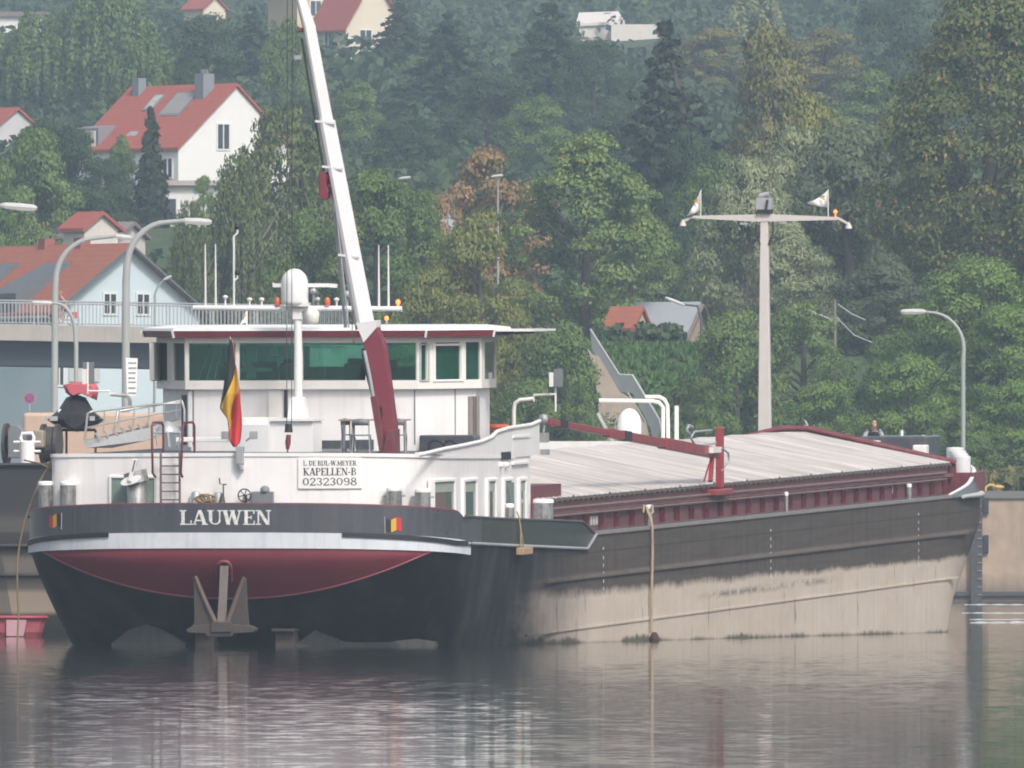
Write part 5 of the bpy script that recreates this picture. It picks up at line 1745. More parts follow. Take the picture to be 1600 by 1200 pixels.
# ------------------------------------------------------------------ water
def watermat():
    m, N, L, B = new_mat('harbour_water')
    g = N.new('ShaderNodeNewGeometry')
    pos = g.outputs['Position']
    n1 = noise(N, L, mapping(N, L, pos, (2.2, .8, 1)), 1.0, 4, .7, out=1)
    n2 = noise(N, L, mapping(N, L, pos, (.25, .05, 1), (9, 4, 0)), 1.0, 2, .5, out=1)
    patch = ramp(N, L, noise(N, L, mapping(N, L, pos, (.03, .012, 1), (2.0, 5.3, 0)), 1.0, 3, .5), [(.35, .45), (.65, 1.0)])
    sub = N.new('ShaderNodeVectorMath'); sub.operation = 'SUBTRACT'
    L.new(n1, sub.inputs[0]); sub.inputs[1].default_value = (.5, .5, .5)
    sub2 = N.new('ShaderNodeVectorMath'); sub2.operation = 'SUBTRACT'
    L.new(n2, sub2.inputs[0]); sub2.inputs[1].default_value = (.5, .5, .5)
    sc = N.new('ShaderNodeVectorMath'); sc.operation = 'MULTIPLY'
    L.new(sub.outputs[0], sc.inputs[0]); sc.inputs[1].default_value = (.036, .060, 0)
    sc2 = N.new('ShaderNodeVectorMath'); sc2.operation = 'MULTIPLY'
    L.new(sub2.outputs[0], sc2.inputs[0]); sc2.inputs[1].default_value = (.004, .010, 0)
    ad = N.new('ShaderNodeVectorMath'); ad.operation = 'ADD'
    L.new(sc.outputs[0], ad.inputs[0]); L.new(sc2.outputs[0], ad.inputs[1])
    sp = N.new('ShaderNodeVectorMath'); sp.operation = 'SCALE'
    L.new(ad.outputs[0], sp.inputs[0]); L.new(patch, sp.inputs['Scale'])
    up = N.new('ShaderNodeVectorMath'); up.operation = 'ADD'
    L.new(sp.outputs[0], up.inputs[0]); up.inputs[1].default_value = (0, 0, 1)
    nr = N.new('ShaderNodeVectorMath'); nr.operation = 'NORMALIZE'
    L.new(up.outputs[0], nr.inputs[0])
    L.new(nr.outputs[0], B.inputs['Normal'])
    B.inputs['Base Color'].default_value = (.032, .036, .032, 1)
    B.inputs['Roughness'].default_value = .045
    B.inputs['IOR'].default_value = 1.33
    return m
mb = MB()
mb.add([(-650, -40, 0), (650, -40, 0), (650, 905, 0), (-650, 905, 0)], [(0,1,2,3)])
water = mb.build('water', watermat(), kind='structure', fix=False)
# low wake waves crossing the basin by the far wall
mb = MB()
rr = random.Random(5)
for Y, x0, x1, h in ((601, 15.9, 26, .07), (633, 16.7, 28, .035), (706, 18.4, 31, .045), (832, 21.8, 36, .06)):
    rings = []
    n_ = 60
    for k in range(n_+1):
        x = x0+(x1-x0)*k/n_
        hh = h*(.55+.45*math.sin(k*1.7+Y)*rr.random())
        yj = Y + 1.2*math.sin(k*.25+Y)
        rings.append([(x, yj-1.2, -.02), (x, yj-.35, hh*.6), (x, yj, hh), (x, yj+1.5, -.02)])
    mb.loft(rings, False, smooth=True)
wk = mb.build('wake_waves', paint('painted_sky_glint', (.50, .52, .50), .6, dirt=.3, dirtc=(.2,.22,.2), scale=.8, streak=False), kind='structure', fix=False)  # pale colour paints the sky glinting off the wave fronts

# ------------------------------------------------------------------ terrain
def ss(a, b, x): return smooth01((x-a)/(b-a))
def ground(X, Y):
    left = 1 - ss(-16, -8, X)
    z = 5.6
    emb = 5.6 + 8.2*ss(926, 958, Y) + 3.2*ss(960, 1090, Y)
    flat = 5.6 + 11.4*ss(1050, 1130, Y)
    z = flat*left + emb*(1-left)
    z += 9.5*ss(1090, 1260, Y) + 54*max(0, min(1, (Y-1240)/1080)) + 24*max(0, (Y-2320)/700)
    z += 1.2*math.sin(X*.06+Y*.013)*ss(1150, 1400, Y)
    return z
ys = [900 + 4*k for k in range(60)] + [1140 + 20*k for k in range(36)] + [1860+60*k for k in range(20)]
xs_ = sorted(set([-420, -300, -220, -160] + [-120 + 4*k for k in range(61)] + [160, 220, 300, 420]))
mb = MB()
mb.loft([[(x, y, ground(x, y)) for x in xs_] for y in ys], False, smooth=True)
def grassmat():
    m, N, L, B = new_mat('grass_ground')
    g = N.new('ShaderNodeNewGeometry')
    n1 = noise(N, L, g.outputs['Position'], .35, 5, .65)
    n2 = noise(N, L, g.outputs['Position'], 2.2, 4, .7)
    c = mix(N, L, ramp(N, L, n1, [(.35, 0), (.7, 1)]), (.035, .075, .022), (.075, .10, .035))
    c = mix(N, L, ramp(N, L, n2, [(.55, 0), (.75, .6)]), c, (.10, .11, .045))
    L.new(c, B.inputs['Base Color'])
    B.inputs['Roughness'].default_value = .95
    b = N.new('ShaderNodeBump'); b.inputs['Distance'].default_value = .5; b.inputs['Strength'].default_value = .8
    L.new(n2, b.inputs['Height']); L.new(b.outputs[0], B.inputs['Normal'])
    return m
GRASS = grassmat()
mb.build('ground', GRASS, kind='structure', fix=False)
# beyond the wall, out of view: an added, darkened bank
mb = MB()
mb.loft([[(x, y + 1.5*math.sin(x*.1), z) for x in range(42, 421, 6)] for y, z in ((884, -2), (888, .3), (894, 2.8), (900, 4.8), (906, 5.9), (915, 6.0))], False, smooth=True)
mb.build('reflected_bank', paint('dark_bank_paint', (.018,.030,.014), .95, dirt=.7, dirtc=(.05,.06,.03), scale=.5, streak=False), kind='structure', fix=False)  # unseen shore, shaped and darkened for its reflection in the gloss bulwark
# quay apron on the left, walls against the water
mb = MB()
mb.box(-420, -2, 640, 899.9, -3, 5.58)
mb.build('quay', CONC, kind='structure')
# ------------------------------------------------------------------ right-hand quay wall
def wallmat():
    m, N, L, B = new_mat('sandy_concrete_wall')
    co = objco(N)
    n1 = noise(N, L, mapping(N, L, co, (.6, 1, .9)), .9, 5, .65)
    n2 = noise(N, L, mapping(N, L, co, (2.5, 1, .2)), .8, 4, .6)
    c = mix(N, L, ramp(N, L, n1, [(.35, 0), (.7, 1)]), (.42, .315, .235), (.30, .225, .17))
    c = mix(N, L, ramp(N, L, n2, [(.5, 0), (.8, .6)]), c, (.20, .17, .145))
    sx = N.new('ShaderNodeSeparateXYZ'); L.new(co, sx.inputs[0])
    jt = mth(N, L, 'ABSOLUTE', mth(N, L, 'SUBTRACT', mth(N, L, 'FRACT', mth(N, L, 'MULTIPLY', sx.outputs[0], 1/2.9)), .5))
    c = mix(N, L, mth(N, L, 'MULTIPLY', mth(N, L, 'LESS_THAN', jt, .012), .6), c, (.16,.13,.11))
    damp = mth(N, L, 'SUBTRACT', 1.0, mth(N, L, 'MULTIPLY', mth(N, L, 'ADD', sx.outputs[2], mth(N, L, 'MULTIPLY', n2, -1.1)), 1.1), True)
    c = mix(N, L, mth(N, L, 'MULTIPLY', damp, .7), c, (.13,.11,.09))
    L.new(c, B.inputs['Base Color'])
    B.inputs['Roughness'].default_value = .9
    return m
qw = empty('quay_wall', (20, 900, 0), label='sandy concrete quay wall with dark cap behind the bow', cat='wall')
WM = wallmat()
def Q(px, py, Y=899): v = W(px, py, Y); return Vector((v.x-20, v.y-900, v.z))
MB().box(-23, 22, -.4, 8, -3, 5.35).build('wall', WM, qw)
MB().box(-23, 22, -.55, 8, 5.355, 5.75).build('wall_cap', paint('grey_cap', (.16,.155,.145), .85, dirt=.4), qw)
a, b = Q(1517, 915), Q(1535, 770)
MB().box(a.x, b.x, -.85, -.42, -2.5, b.z-.05).build('steel_pile', DARKSTEEL, qw)
mb = MB()
for k in range(12): mb.box(a.x+.35, b.x-.02, -.92, -.86, .3+k*.42, .37+k*.42)
mb.build('ladder_rung', MIDGREY, qw)
mb = MB()
for y0, y1 in ((778, 803), (836, 864)):
    c0, c1 = Q(1537, y1), Q(1545, y0)
    mb.box(c0.x, c1.x, -.62, -.42, c0.z, c1.z)
mb.build('fender_pad', BLACK, qw)
MB().box(-23, 22, -.62, -.42, .28, .50).build('waterline_ledge', DARKSTEEL, qw)
bl = W(1552, 768, 902)
yb = empty('mooring_bollard', (bl.x, 902, 5.75), label='yellow mooring bollard and bent pipe on the far quay wall', cat='bollard')
def yq(px, py): v = W(px, py, 902); return Vector((v.x-bl.x, 0, v.z-5.75))
MB().tube([yq(1539,772), yq(1541,761), yq(1546,757.5), yq(1552,758), yq(1556,766)], .07, 8).build('bent_pipe', YELLOW, yb)
MB().lathe(yq(1560, 764), [(.16,-.35),(.16,0),(.28,.05),(.30,.15),(.1,.2),(0,.2)], 14).build('bollard_head', YELLOW, yb)
hs = W(1518, 830, 896)
h_ = empty('hanging_hose', (hs.x, 896.5, 0), label='thin dark hose looping down the far quay wall by the bow', cat='hose')
MB().tube([W(px, py, 896.5)-Vector((hs.x, 896.5, 0)) for px, py in ((1536,772),(1535,790),(1530,810),(1522,825),(1520,840),(1513,862),(1506,871))], .035, 5).build('hose_line', BLACK, h_)

# ------------------------------------------------------------------ bridge on the left
YBG = 940.0
def dz(x): return 14.95 - .018*(x+28)          # deck falls gently to the right
br = empty('road_bridge', (-20, YBG, 0), label='concrete road bridge with dark girder and grey railing', cat='bridge')
X0, X1 = -62.0, -9.0
def G(x, y, z): return (x+20, y, z)
mb = MB()
mb.loft([[G(x,-.3,dz(x)-.85),G(x,-.3,dz(x)),G(x,9,dz(x)),G(x,9,dz(x)-.85)] for x in (X0, X1)], True, smooth=False, cap=True)
mb.build('deck', paint('bridge_concrete', (.40,.36,.32), .85, dirt=.5, dirtc=(.27,.25,.23), scale=.8), br)
mb = MB()
mb.loft([[G(x,.6,dz(x)-2.2),G(x,.6,dz(x)-.86),G(x,8,dz(x)-.86),G(x,8,dz(x)-2.2)] for x in (X0, X1)], True, smooth=False, cap=True)
mb.build('girder', paint('girder_blue_grey', (.022,.027,.04), .6, dirt=.3), br)
MB().box(9, 13, -.2, 9, 4, 14.0).build('abutment', CONC, br)
for yoff, nm in ((-.15, 'railing'), (8.7, 'railing')):
    mb = MB()
    for zo, r_ in ((1.32, .05), (.12, .035)):
        mb.tube([G(X0,yoff,dz(X0)+zo), G(X1,yoff,dz(X1)+zo)], r_, 6)
    x = X0
    while x < X1:
        mb.bar(G(x,yoff,dz(x)), G(x,yoff,dz(x)+1.3), .09)
        for k in range(1, 12):
            xx = x+k*.2
            if xx < X1: mb.bar(G(xx,yoff,dz(xx)+.14), G(xx,yoff,dz(xx)+1.3), .045 if yoff < 0 else .03)
        x += 2.4
    mb.build(nm, paint('railing_grey', (.33,.34,.36), .6, dirt=.3), br)
# cyclist
cy_ = W(86, 505, YBG+2.2)
ZD = dz(cy_.x)
bk = empty('bicycle', (cy_.x+.45, YBG+2.2, ZD), label='dark bicycle with a red pannier ridden along the bridge', cat='bicycle')
for x in (-.52, .52):
    mb = MB()
    mb.tube([(x+.33*math.cos(k*math.pi/10), 0, .34+.33*math.sin(k*math.pi/10)) for k in range(21)], .028, 6)
    for k in range(6): mb.tube([(x, 0, .34), (x+.33*math.cos(k*math.pi/3), 0, .34+.33*math.sin(k*math.pi/3))], .006, 4)
    mb.build('wheel', BLACK, bk)
mb = MB()
mb.tube([(-.52,0,.34),(-.38,0,.85),(.18,0,.82),(.0,0,.34),(-.38,0,.80)], .022, 6).tube([(.52,0,.34),(0,0,.34)], .02, 6).tube([(.52,0,.34),(.18,0,.82),(.2,0,.95)], .02, 6).tube([(-.38,-.25,1.02),(-.40,0,1.0),(-.38,.25,1.02)], .018, 6).tube([(-.38,0,.85),(-.40,0,1.0)], .02, 6)
mb.build('frame', DARKSTEEL, bk)
MB().box(.05,.34,-.07,.07,.94,.99).build('saddle', BLACK, bk)
MB().box(.40,.80,-.22,-.06,.42,.78).build('pannier', paint('red_bag', (.55,.05,.06), .6), bk, bevel=.03)
pr = empty('person', (cy_.x+.45, YBG+2.2, ZD), label='cyclist in a blue top riding along the bridge behind the railing', cat='person')
J_ = [(.18,0,1.02,.14,.12),(.10,0,1.25,.14,.12),(-.04,0,1.46,.19,.12),(-.09,0,1.58,.07),(-.12,0,1.66,.055),
      (-.06,-.2,1.45,.07),(-.16,-.26,1.22,.05),(-.36,-.24,1.06,.04),(-.43,-.24,1.04,.04),
      (-.06,.2,1.45,.07),(-.16,.26,1.22,.05),(-.36,.24,1.06,.04),(-.43,.24,1.04,.04),
      (.14,-.1,.95,.1),(-.14,-.12,.66,.075),(.02,-.12,.26,.05),(-.12,-.12,.19,.045),
      (.14,.1,.95,.1),(-.1,.12,.80,.075),(.06,.12,.46,.05),(-.08,.12,.40,.045)]
E_ = [(0,1),(1,2),(2,3),(3,4),(2,5),(5,6),(6,7),(7,8),(2,9),(9,10),(10,11),(11,12),(0,13),(13,14),(14,15),(15,16),(0,17),(17,18),(18,19),(19,20)]
skinned('body', J_, E_, SKIN, pr)
skinned('shirt', [(.17,0,1.05,.155,.135),(.10,0,1.25,.155,.135),(-.04,0,1.44,.205,.135),(-.06,-.2,1.45,.085),(-.13,-.24,1.3,.065),(-.06,.2,1.45,.085),(-.13,.24,1.3,.065)], [(0,1),(1,2),(2,3),(3,4),(2,5),(5,6)], paint('dark_blue_shirt', (.03,.05,.14), .8), pr)
skinned('shorts', [(.18,0,1.0,.16,.135),(.12,-.1,.93,.12),(-.03,-.12,.78,.095),(.12,.1,.93,.12),(-.0,.12,.86,.095)], [(0,1),(1,2),(0,3),(3,4)], GREYPAINT, pr)
head_mesh((-.16,0,1.78), R(-90), 0, pr, paint('fair_hair', (.30,.17,.08), .8))
# ------------------------------------------------------------------ lamp posts
LAMPG = paint('lamp_grey', (.33,.34,.33), .55, dirt=.25)
LHEAD = paint('lamp_head', (.46,.46,.45), .5, dirt=.25)
def lamp(pts, r, head, Y, label, zbase, group=None, headr=(.16, .09), mat_=None):
    """pts: pixel path from foot to arm end; head: pixel ends of the lantern"""
    f = W(pts[0][0], pts[0][1], Y)
    o = empty('street_lamp', (f.x, Y, zbase), label=label, cat='street lamp', group=group)
    b = Vector((f.x, Y, zbase))
    P_ = [W(px, py, Y)-b for px, py in pts]
    P_[0].z = 0
    n_ = len(P_)
    MB().tube(P_, [r*(1-.45*i/(n_-1)) for i in range(n_)], 10).build('pole', mat_ or LAMPG, o)
    h0, h1 = W(*head[0], Y)-b, W(*head[1], Y)-b
    mb = MB()
    d = (h1-h0); u = d.normalized(); side = Vector((0,1,0)); upv = side.cross(u)*-1 if side.cross(u).z < 0 else side.cross(u)
    rings = []
    for k, w, t_, bo in ((0,.35,.5,.3),(.12,.8,.9,.7),(.5,1,1,1),(.9,.9,.85,.9),(1,.6,.4,.4)):
        c = h0 + d*k
        rings.append([c+side*headr[0]*w+upv*0, c+side*headr[0]*.6*w+upv*headr[1]*t_, c-side*headr[0]*.6*w+upv*headr[1]*t_, c-side*headr[0]*w, c-side*headr[0]*.7*w-upv*headr[1]*bo, c+side*headr[0]*.7*w-upv*headr[1]*bo])
    mb.loft(rings, True, smooth=False, cap=True)
    mb.build('lantern', LHEAD, o)
    return o
def arc(px0, py0, px1, py1, n=8):
    """quarter bend from upright at (px0,py0) to level at (px1,py1)"""
    return [(px0+(px1-px0)*(1-math.cos(R(90*k/n))), py0+(py1-py0)*math.sin(R(90*k/n))) for k in range(n+1)]
YL = 700
lamp([(196,700),(197,440)]+arc(198,420,262,347)+[(286,345)], .17, ((284,345),(331,347)), YL, 'tall curved grey lamp post beside the wheelhouse, carrying the white information board', 5.58, headr=(.16,.14))
lamp([(85,700),(86,460)]+arc(87,440,150,372)+[(178,369)], .15, ((178,369),(206,372)), YL+30, 'tall curved grey lamp post left of the one with the white board', 5.58, headr=(.16,.12))
lamp([(119,700),(119,540)]+arc(118,525,88,474)+[(80,473)], .09, ((82,474),(49,473)), YL-20, 'shorter lamp post curving left in front of the bridge railing', 5.58, headr=(.14,.09))
lamp([(-70,700),(-70,400)]+arc(-70,390,-20,322)+[(2,321)], .15, ((0,321),(58,325)), YL, 'lamp post whose lantern reaches in from the left edge of the photo', 5.58, headr=(.18,.15))
lamp([(240,560),(242,460),(246,449)]+[(258,436)], .08, ((255,438),(268,431)), 975, 'small lamp post in front of the blue gable behind the railing', 5.6, headr=(.13,.09))
lamp([(1505,760),(1505,560)]+arc(1506,545,1452,488)+[(1445,487)], .12, ((1447,487),(1407,487)), 905, 'curved grey lamp post on the right beside the white bow drums', 5.75, headr=(.17,.15))
lamp([(778,420),(778,280)], .09, ((767,277),(786,274)), 1000, 'straight lamp post in front of the orange brown tree', ground(-1, 1000), headr=(.25,.10))
lamp([(632,420),(632,285)], .09, ((622,280),(642,277)), 1000, 'straight lamp post above the green trees right of the crane boom', ground(-6, 1000), headr=(.25,.10))
# timber pole with a lamp arm and wires
YP = 945
lamp([(1305,640),(1304.5,468)], .14, ((1247,484),(1276,491)), YP, 'wooden pole on the embankment with a lamp arm reaching left', ground(17.6, YP), headr=(.14,.1), mat_=paint('weathered_pole', (.20,.16,.13), .9, dirt=.5))
o = [x for x in bpy.data.objects if x.name.startswith('street_lamp')][-1]
bb = Vector((W(1305,640,YP).x, YP, ground(17.6, YP)))
MB().tube([W(1275,490,YP)-bb, W(1296,498,YP)-bb, W(1303,508,YP)-bb], .05, 6).build('lamp_arm', LAMPG, o)
MB().tube([W(1309,475,YP)-bb, W(1330,490,YP)-bb, W(1352,500,YP)-bb], .03, 5).tube([W(1307,496,YP)-bb, W(1335,524,YP)-bb, W(1365,536,YP)-bb, W(1400,537,YP)-bb], .03, 5).build('wire', GALV, o)
lamp([(1096,640),(1096,500),(1090,478)]+[(1068,476)], .10, ((1039,465),(1070,477)), 958, 'lamp on a short arm above the grey roofed house', ground(10.5, 958), headr=(.14,.1), mat_=paint('dark_pole', (.09,.085,.08), .9))
# ------------------------------------------------------------------ signs on the left quay
sb = W(200, 640, 695)
sg_ = empty('information_board', (sb.x, 698, 8.0), label='white board with lines of small print fixed to the lamp post', cat='sign')
def Z_(px, py, d=0): v = W(px, py, 698); return Vector((v.x-sb.x, d, v.z-8.0))
MB().prism([Z_(197,559,-.4),Z_(215.5,560,-.4),Z_(213,618,-.4),Z_(199,619,-.4)], (0,.06,0)).build('panel', WHITE2, sg_)
mb = MB()
rr = random.Random(2)
for k, y in enumerate((566, 574, 581.5, 589.5, 596, 605, 613)):
    x = 201
    while x < 212:
        w = 1.0+rr.random()*1.6
        mb.prism([Z_(x,y,-.42),Z_(x+w,y+.2,-.42),Z_(x+w,y+2.6,-.42),Z_(x,y+2.4,-.42)], (0,.015,0))
        x += w+.6
mb.build('print_lines', MIDGREY, sg_)
ns = W(46, 650, 900)
no = empty('parking_sign', (ns.x, 905, 5.6), label='round blue and red no parking sign before the blue house', cat='sign')
c = W(46, 622, 905)-Vector((ns.x, 905, 5.6))
MB().tube([(c.x,.05,0),(c.x,.05,c.z+.2)], .035, 6).build('post', GALV, no)
SB_ = paint('sign_blue', (.07,.07,.28), .4, dirt=.1); SR_ = paint('sign_red', (.42,.03,.06), .4, dirt=.1)
MB().lathe((c.x,-.02,c.z), [(0,0),(.27,0),(.27,.03),(0,.03)], 20, axis='y', smooth=False).build('disc', SR_, no)
MB().lathe((c.x,-.035,c.z), [(0,0),(.21,0),(.21,.01),(0,.01)], 20, axis='y', smooth=False).build('blue_field', SB_, no)
MB().bar((c.x-.15,-.045,c.z+.15),(c.x+.15,-.045,c.z-.15),.06,.01,up=(0,1,0)).bar((c.x-.15,-.055,c.z-.15),(c.x+.15,-.055,c.z+.15),.06,.01,up=(0,1,0)).build('red_cross', SR_, no)
# ------------------------------------------------------------------ houses
GLASSH = glassmat('house_glass', (.05,.06,.07), .1)
WFR = paint('window_frame_white', (.70,.69,.66), .5, dirt=.1)
def tilemat(name, c, c2):
    m, N, L, B = new_mat(name)
    co = objco(N)
    sx = N.new('ShaderNodeSeparateXYZ'); L.new(co, sx.inputs[0])
    f = mth(N, L, 'FRACT', mth(N, L, 'MULTIPLY', sx.outputs[2], 3.2))
    rows_ = ramp(N, L, f, [(0, .0), (.12, 1), (1, .8)])
    n1 = noise(N, L, co, 1.6, 5, .7)
    cc = mix(N, L, ramp(N, L, n1, [(.35, 0), (.7, 1)]), c, c2)
    cc = mix(N, L, mth(N, L, 'SUBTRACT', 1.0, rows_), cc, tuple(x*.6 for x in c))
    L.new(cc, B.inputs['Base Color'])
    B.inputs['Roughness'].default_value = .85
    return m
RED1 = tilemat('red_roof_tiles', (.36,.085,.06), (.29,.075,.055))
RED2 = tilemat('brown_red_roof_tiles', (.34,.105,.062), (.27,.085,.055))
def house(name, loc, rot, Wd, Lg, eave, ridge, wallm, roofm, label, over=.35, gable_windows=(), side_windows=(), verge=None, cat='house'):
    """gable at local y=0 facing -y; ridge runs along +y"""
    o = empty(name, loc, (0, 0, rot), label, cat)
    h = Wd/2
    mb = MB()
    sec = [(-h, -3), (h, -3), (h, eave), (0, ridge), (-h, eave)]
    mb.loft([[(x, y, z) for x, z in sec] for y in (0, Lg)], True, smooth=False, cap=True)
    mb.build('wall', wallm, o)
    sl = (ridge-eave)/h
    mb = MB()
    t_ = .22
    for sgn in (-1, 1):
        ex = (h+over)
        ez = eave - over*sl
        sec2 = [(0, ridge+.02), (sgn*ex, ez+.02), (sgn*ex, ez+.02+t_), (0, ridge+.02+t_)]
        mb.loft([[(x, y, z) for x, z in sec2] for y in (-over, Lg+over)], True, smooth=False, cap=True)
    rf = mb.build('roof', roofm, o)
    if verge:
        mb = MB()
        for sgn in (-1, 1):
            mb.bar((0, -over-.04, ridge+.05), (sgn*(h+over+.05), -over-.04, eave-over*sl+.05), .10, .45 if False else .34, up=(0,1,0))
        mb.build('verge_board', verge, rf)
    for x, z, w, hh in gable_windows:
        mb = MB()
        for a0, a1, b0, b1 in ((x-w/2-.12, x-w/2, z-.12, z+hh+.12), (x+w/2, x+w/2+.12, z-.12, z+hh+.12), (x-w/2, x+w/2, z+hh, z+hh+.12), (x-w/2, x+w/2, z-.12, z), (x-.04, x+.04, z, z+hh)):
            mb.box(a0, a1, -.07, .02, b0, b1)
        wf = mb.build('window', WFR, o)
        MB().box(x-w/2, x+w/2, -.02, .02, z, z+hh).build('pane', GLASSH, wf)
    for y, z, w, hh, sgn in side_windows:
        mb = MB()
        xx = sgn*h
        for a0, a1, b0, b1 in ((y-w/2-.12, y-w/2, z-.12, z+hh+.12), (y+w/2, y+w/2+.12, z-.12, z+hh+.12), (y-w/2, y+w/2, z+hh, z+hh+.12), (y-w/2, y+w/2, z-.12, z), (y-.05, y+.05, z, z+hh)):
            mb.box(xx-.07, xx+.07, a0, a1, b0, b1)
        wf = mb.build('window', WFR, o)
        MB().box(xx-.02, xx+.02, y-w/2, y+w/2, z, z+hh).build('pane', GLASSH, wf)
    return o, rf
# white house with the red roof on the left hillside
YA = 1240.0
fa = W(280, 300, YA); kx = YA/FPX
aA = R(40)
apex = W(368, 135, YA)
zb = ground(apex.x, YA) - 1
wA = 2*88*kx/math.cos(aA)
A_o, A_r = house('white_house', (apex.x, YA, zb), aA, wA, 165*kx/math.sin(aA), W(0,238,YA).z-zb+.25, apex.z-zb, paint('white_render', (.72,.71,.69), .8, dirt=.08, scale=.5), RED1,
    'white house with bright red roof, two chimneys and skylights on the left hillside', over=.25,
    gable_windows=((-1.15, W(0,233,YA).z-zb, 1.05, 1.75),), side_windows=((1.2, W(0,278,YA).z-zb, 1.0, 1.3, -1), (7.0, W(0,285,YA).z-zb, .8, 1.6, -1)))
sl = (apex.z-W(0,238,YA).z)/(wA/2)
hA = wA/2
def roofpt(dx, y, dz_=.28): return (-dx, y, apex.z-zb-sl*dx+dz_)
def skylight(parent, dx0, dx1, y0, y1, mat_g, frame):
    f = MB().prism([roofpt(dx0, y0), roofpt(dx0, y1), roofpt(dx1, y1), roofpt(dx1, y0)], (-.05, 0, .10)).build('skylight', frame, parent)
    MB().prism([roofpt(dx0+.12, y0+.12, .39), roofpt(dx0+.12, y1-.12, .39), roofpt(dx1-.12, y1-.12, .39), roofpt(dx1-.12, y0+.12, .39)], (-.02, 0, .04)).build('pane', mat_g, f)
PALEGL = glassmat('painted_sky_glass', (.45,.46,.44), .12)  # sky reflection put into the pale base colour
skylight(A_r, .9, 2.2, 6.9, 8.0, PALEGL, MIDGREY)
skylight(A_r, .8, 2.7, 3.2, 5.6, paint('grey_panel', (.27,.26,.25), .4), MIDGREY)
skylight(A_r, 3.9, 5.3, 5.9, 7.2, PALEGL, MIDGREY)
mb = MB().box(-1.35, -.35, 2.0, 3.0, apex.z-zb-2.2, apex.z-zb+.95)
for y in (2.2, 2.5, 2.8): mb.tube([(-.85, y, apex.z-zb+.95), (-.85, y, apex.z-zb+1.25)], .09, 6)
mb.build('chimney', paint('slate_cladding', (.20,.22,.25), .8), A_r)
MB().box(-.9, -.2, 10.0, 10.7, apex.z-zb-1.2, apex.z-zb+.8).build('chimney', paint('slate_cladding', (.2,.22,.25)), A_r)
# shed dormer at the left end
dmx = hA
d = MB()
zD_ = apex.z-zb-sl*(hA*.62)
d.prism([(-hA*.62, 9.3, zD_+.3), (-hA*.98, 9.3, zD_+.05), (-hA*.98, 9.3, zD_-1.9)], (0, 3.0, 0))
dm = d.build('dormer', paint('dormer_grey', (.20,.19,.21), .8), A_r)
w = MB().box(-hA*.98-.08, -hA*.98-.01, 9.6, 12.0, zD_-1.4, zD_-.15).build('dormer_window', WFR, dm)
# its flat annex below
an = W(232, 284, YA-14)
ax_o = empty('white_annex', (an.x, YA-14, 0), label='low flat roofed white annex below the red roofed house', cat='house')
za, zt = ground(an.x, YA-14)-2, W(0, 290, YA-14).z
MB().box(0, 7.5, 0, 6, za, zt).build('wall', paint('white_render', (.72,.71,.69)), ax_o)
MB().box(-.3, 7.8, -.5, 6.3, zt+.005, zt+.35).build('flat_roof', paint('flat_roof_trim', (.42,.36,.34), .8), ax_o)
wf = MB().box(.25, 2.1, -.10, -.01, zt-2.9, zt-.8).build('window', WFR, ax_o)
mb = MB()
for k in range(2): mb.box(.4+k*.85, 1.1+k*.85, -.13, -.105, zt-2.75, zt-.95)
mb.build('pane', GLASSH, wf)
mb = MB().box(3.8, 5.0, -.10, -.01, zt-2.9, zt-.8).build('window', WFR, ax_o)
# blue gabled house behind the bridge
YH = 1010.0; kx = YH/FPX
aB = R(33)
ap = W(198, 386, YH)
wB = 2*112*kx/math.cos(aB)
zb = 5.6
zr = ap.z-zb; ze = W(0, 486, YH).z-zb
BLUEW = paint('pale_blue_render', (.53,.62,.66), .85, dirt=.15, dirtc=(.56,.61,.63), scale=.3)
SLATE = paint('slate_grey', (.11,.12,.135), .7, dirt=.3)
wz0, wz1 = W(0,490,YH).z-zb, W(0,460,YH).z-zb
kk = kx/math.cos(aB)
B_o, B_r = house('blue_house', (ap.x, YH, zb), aB, wB, 16, ze, zr, BLUEW, RED2, 'pale blue gabled house with a red tiled roof behind the bridge', over=.5,
    gable_windows=((-26*kk, wz0, .78, wz1-wz0), (25*kk, wz0, .78, wz1-wz0), (-150*kk*.0-112*kk*.93, W(0,602,YH).z-zb, .55, 1.15), (66*kk, W(0,600,YH).z-zb, .8, 1.2)), verge=SLATE)
hB = wB/2; slB = (zr-ze)/hB
def slopeB(dx, y, lift): return (-dx, y, zr-slB*dx+lift)
for y0 in (3.6, 9.5):
    mb = MB()
    zt_ = zr - slB*hB*.42
    mb.prism([(-hB*.30, y0, zr-slB*hB*.30+.3), (-hB*1.08, y0, zr-slB*hB*.72), (-hB*1.08, y0, ze-.6), (-hB*.4, y0, ze)], (0, 2.9, 0))
    dmr = mb.build('dormer', SLATE, B_r)
    MB().box(-hB*1.08-.05, -hB*1.08+.02, y0+.4, y0+2.5, ze-.1, ze+.75).build('dormer_window', GLASSH, dmr)
for y in (4.6, 8.6): MB().box(-.35, .35, y, y+.75, zr-.6, zr+.62).build('chimney', paint('brick_red', (.30,.09,.075), .9, dirt=.4, scale=6), B_r)
MB().box(-hB*.80, -hB*.38, -.08, -.01, W(0,597,YH).z-zb, W(0,575,YH).z-zb).build('house_sign', paint('faded_sign', (.50,.50,.50), .6), B_o)
MB().tube([(-hB-.5, -.4, ze-.42), (-hB-.5, 16, ze-.42)], .12, 6).build('gutter', GALV, B_r)
# long blue wing under the bridge
lw = W(-40, 640, YH+6)
o = empty('blue_wing', (lw.x, YH+5, 5.6), label='low pale blue wing of the house seen under the bridge at the left edge', cat='house')
MB().box(0, 5.2, 0, 5, -2, 7.2).build('wall', BLUEW, o)
MB().box(-.2, 5.3, -.2, 5.2, 7.205, 7.4).build('roof', SLATE, o)
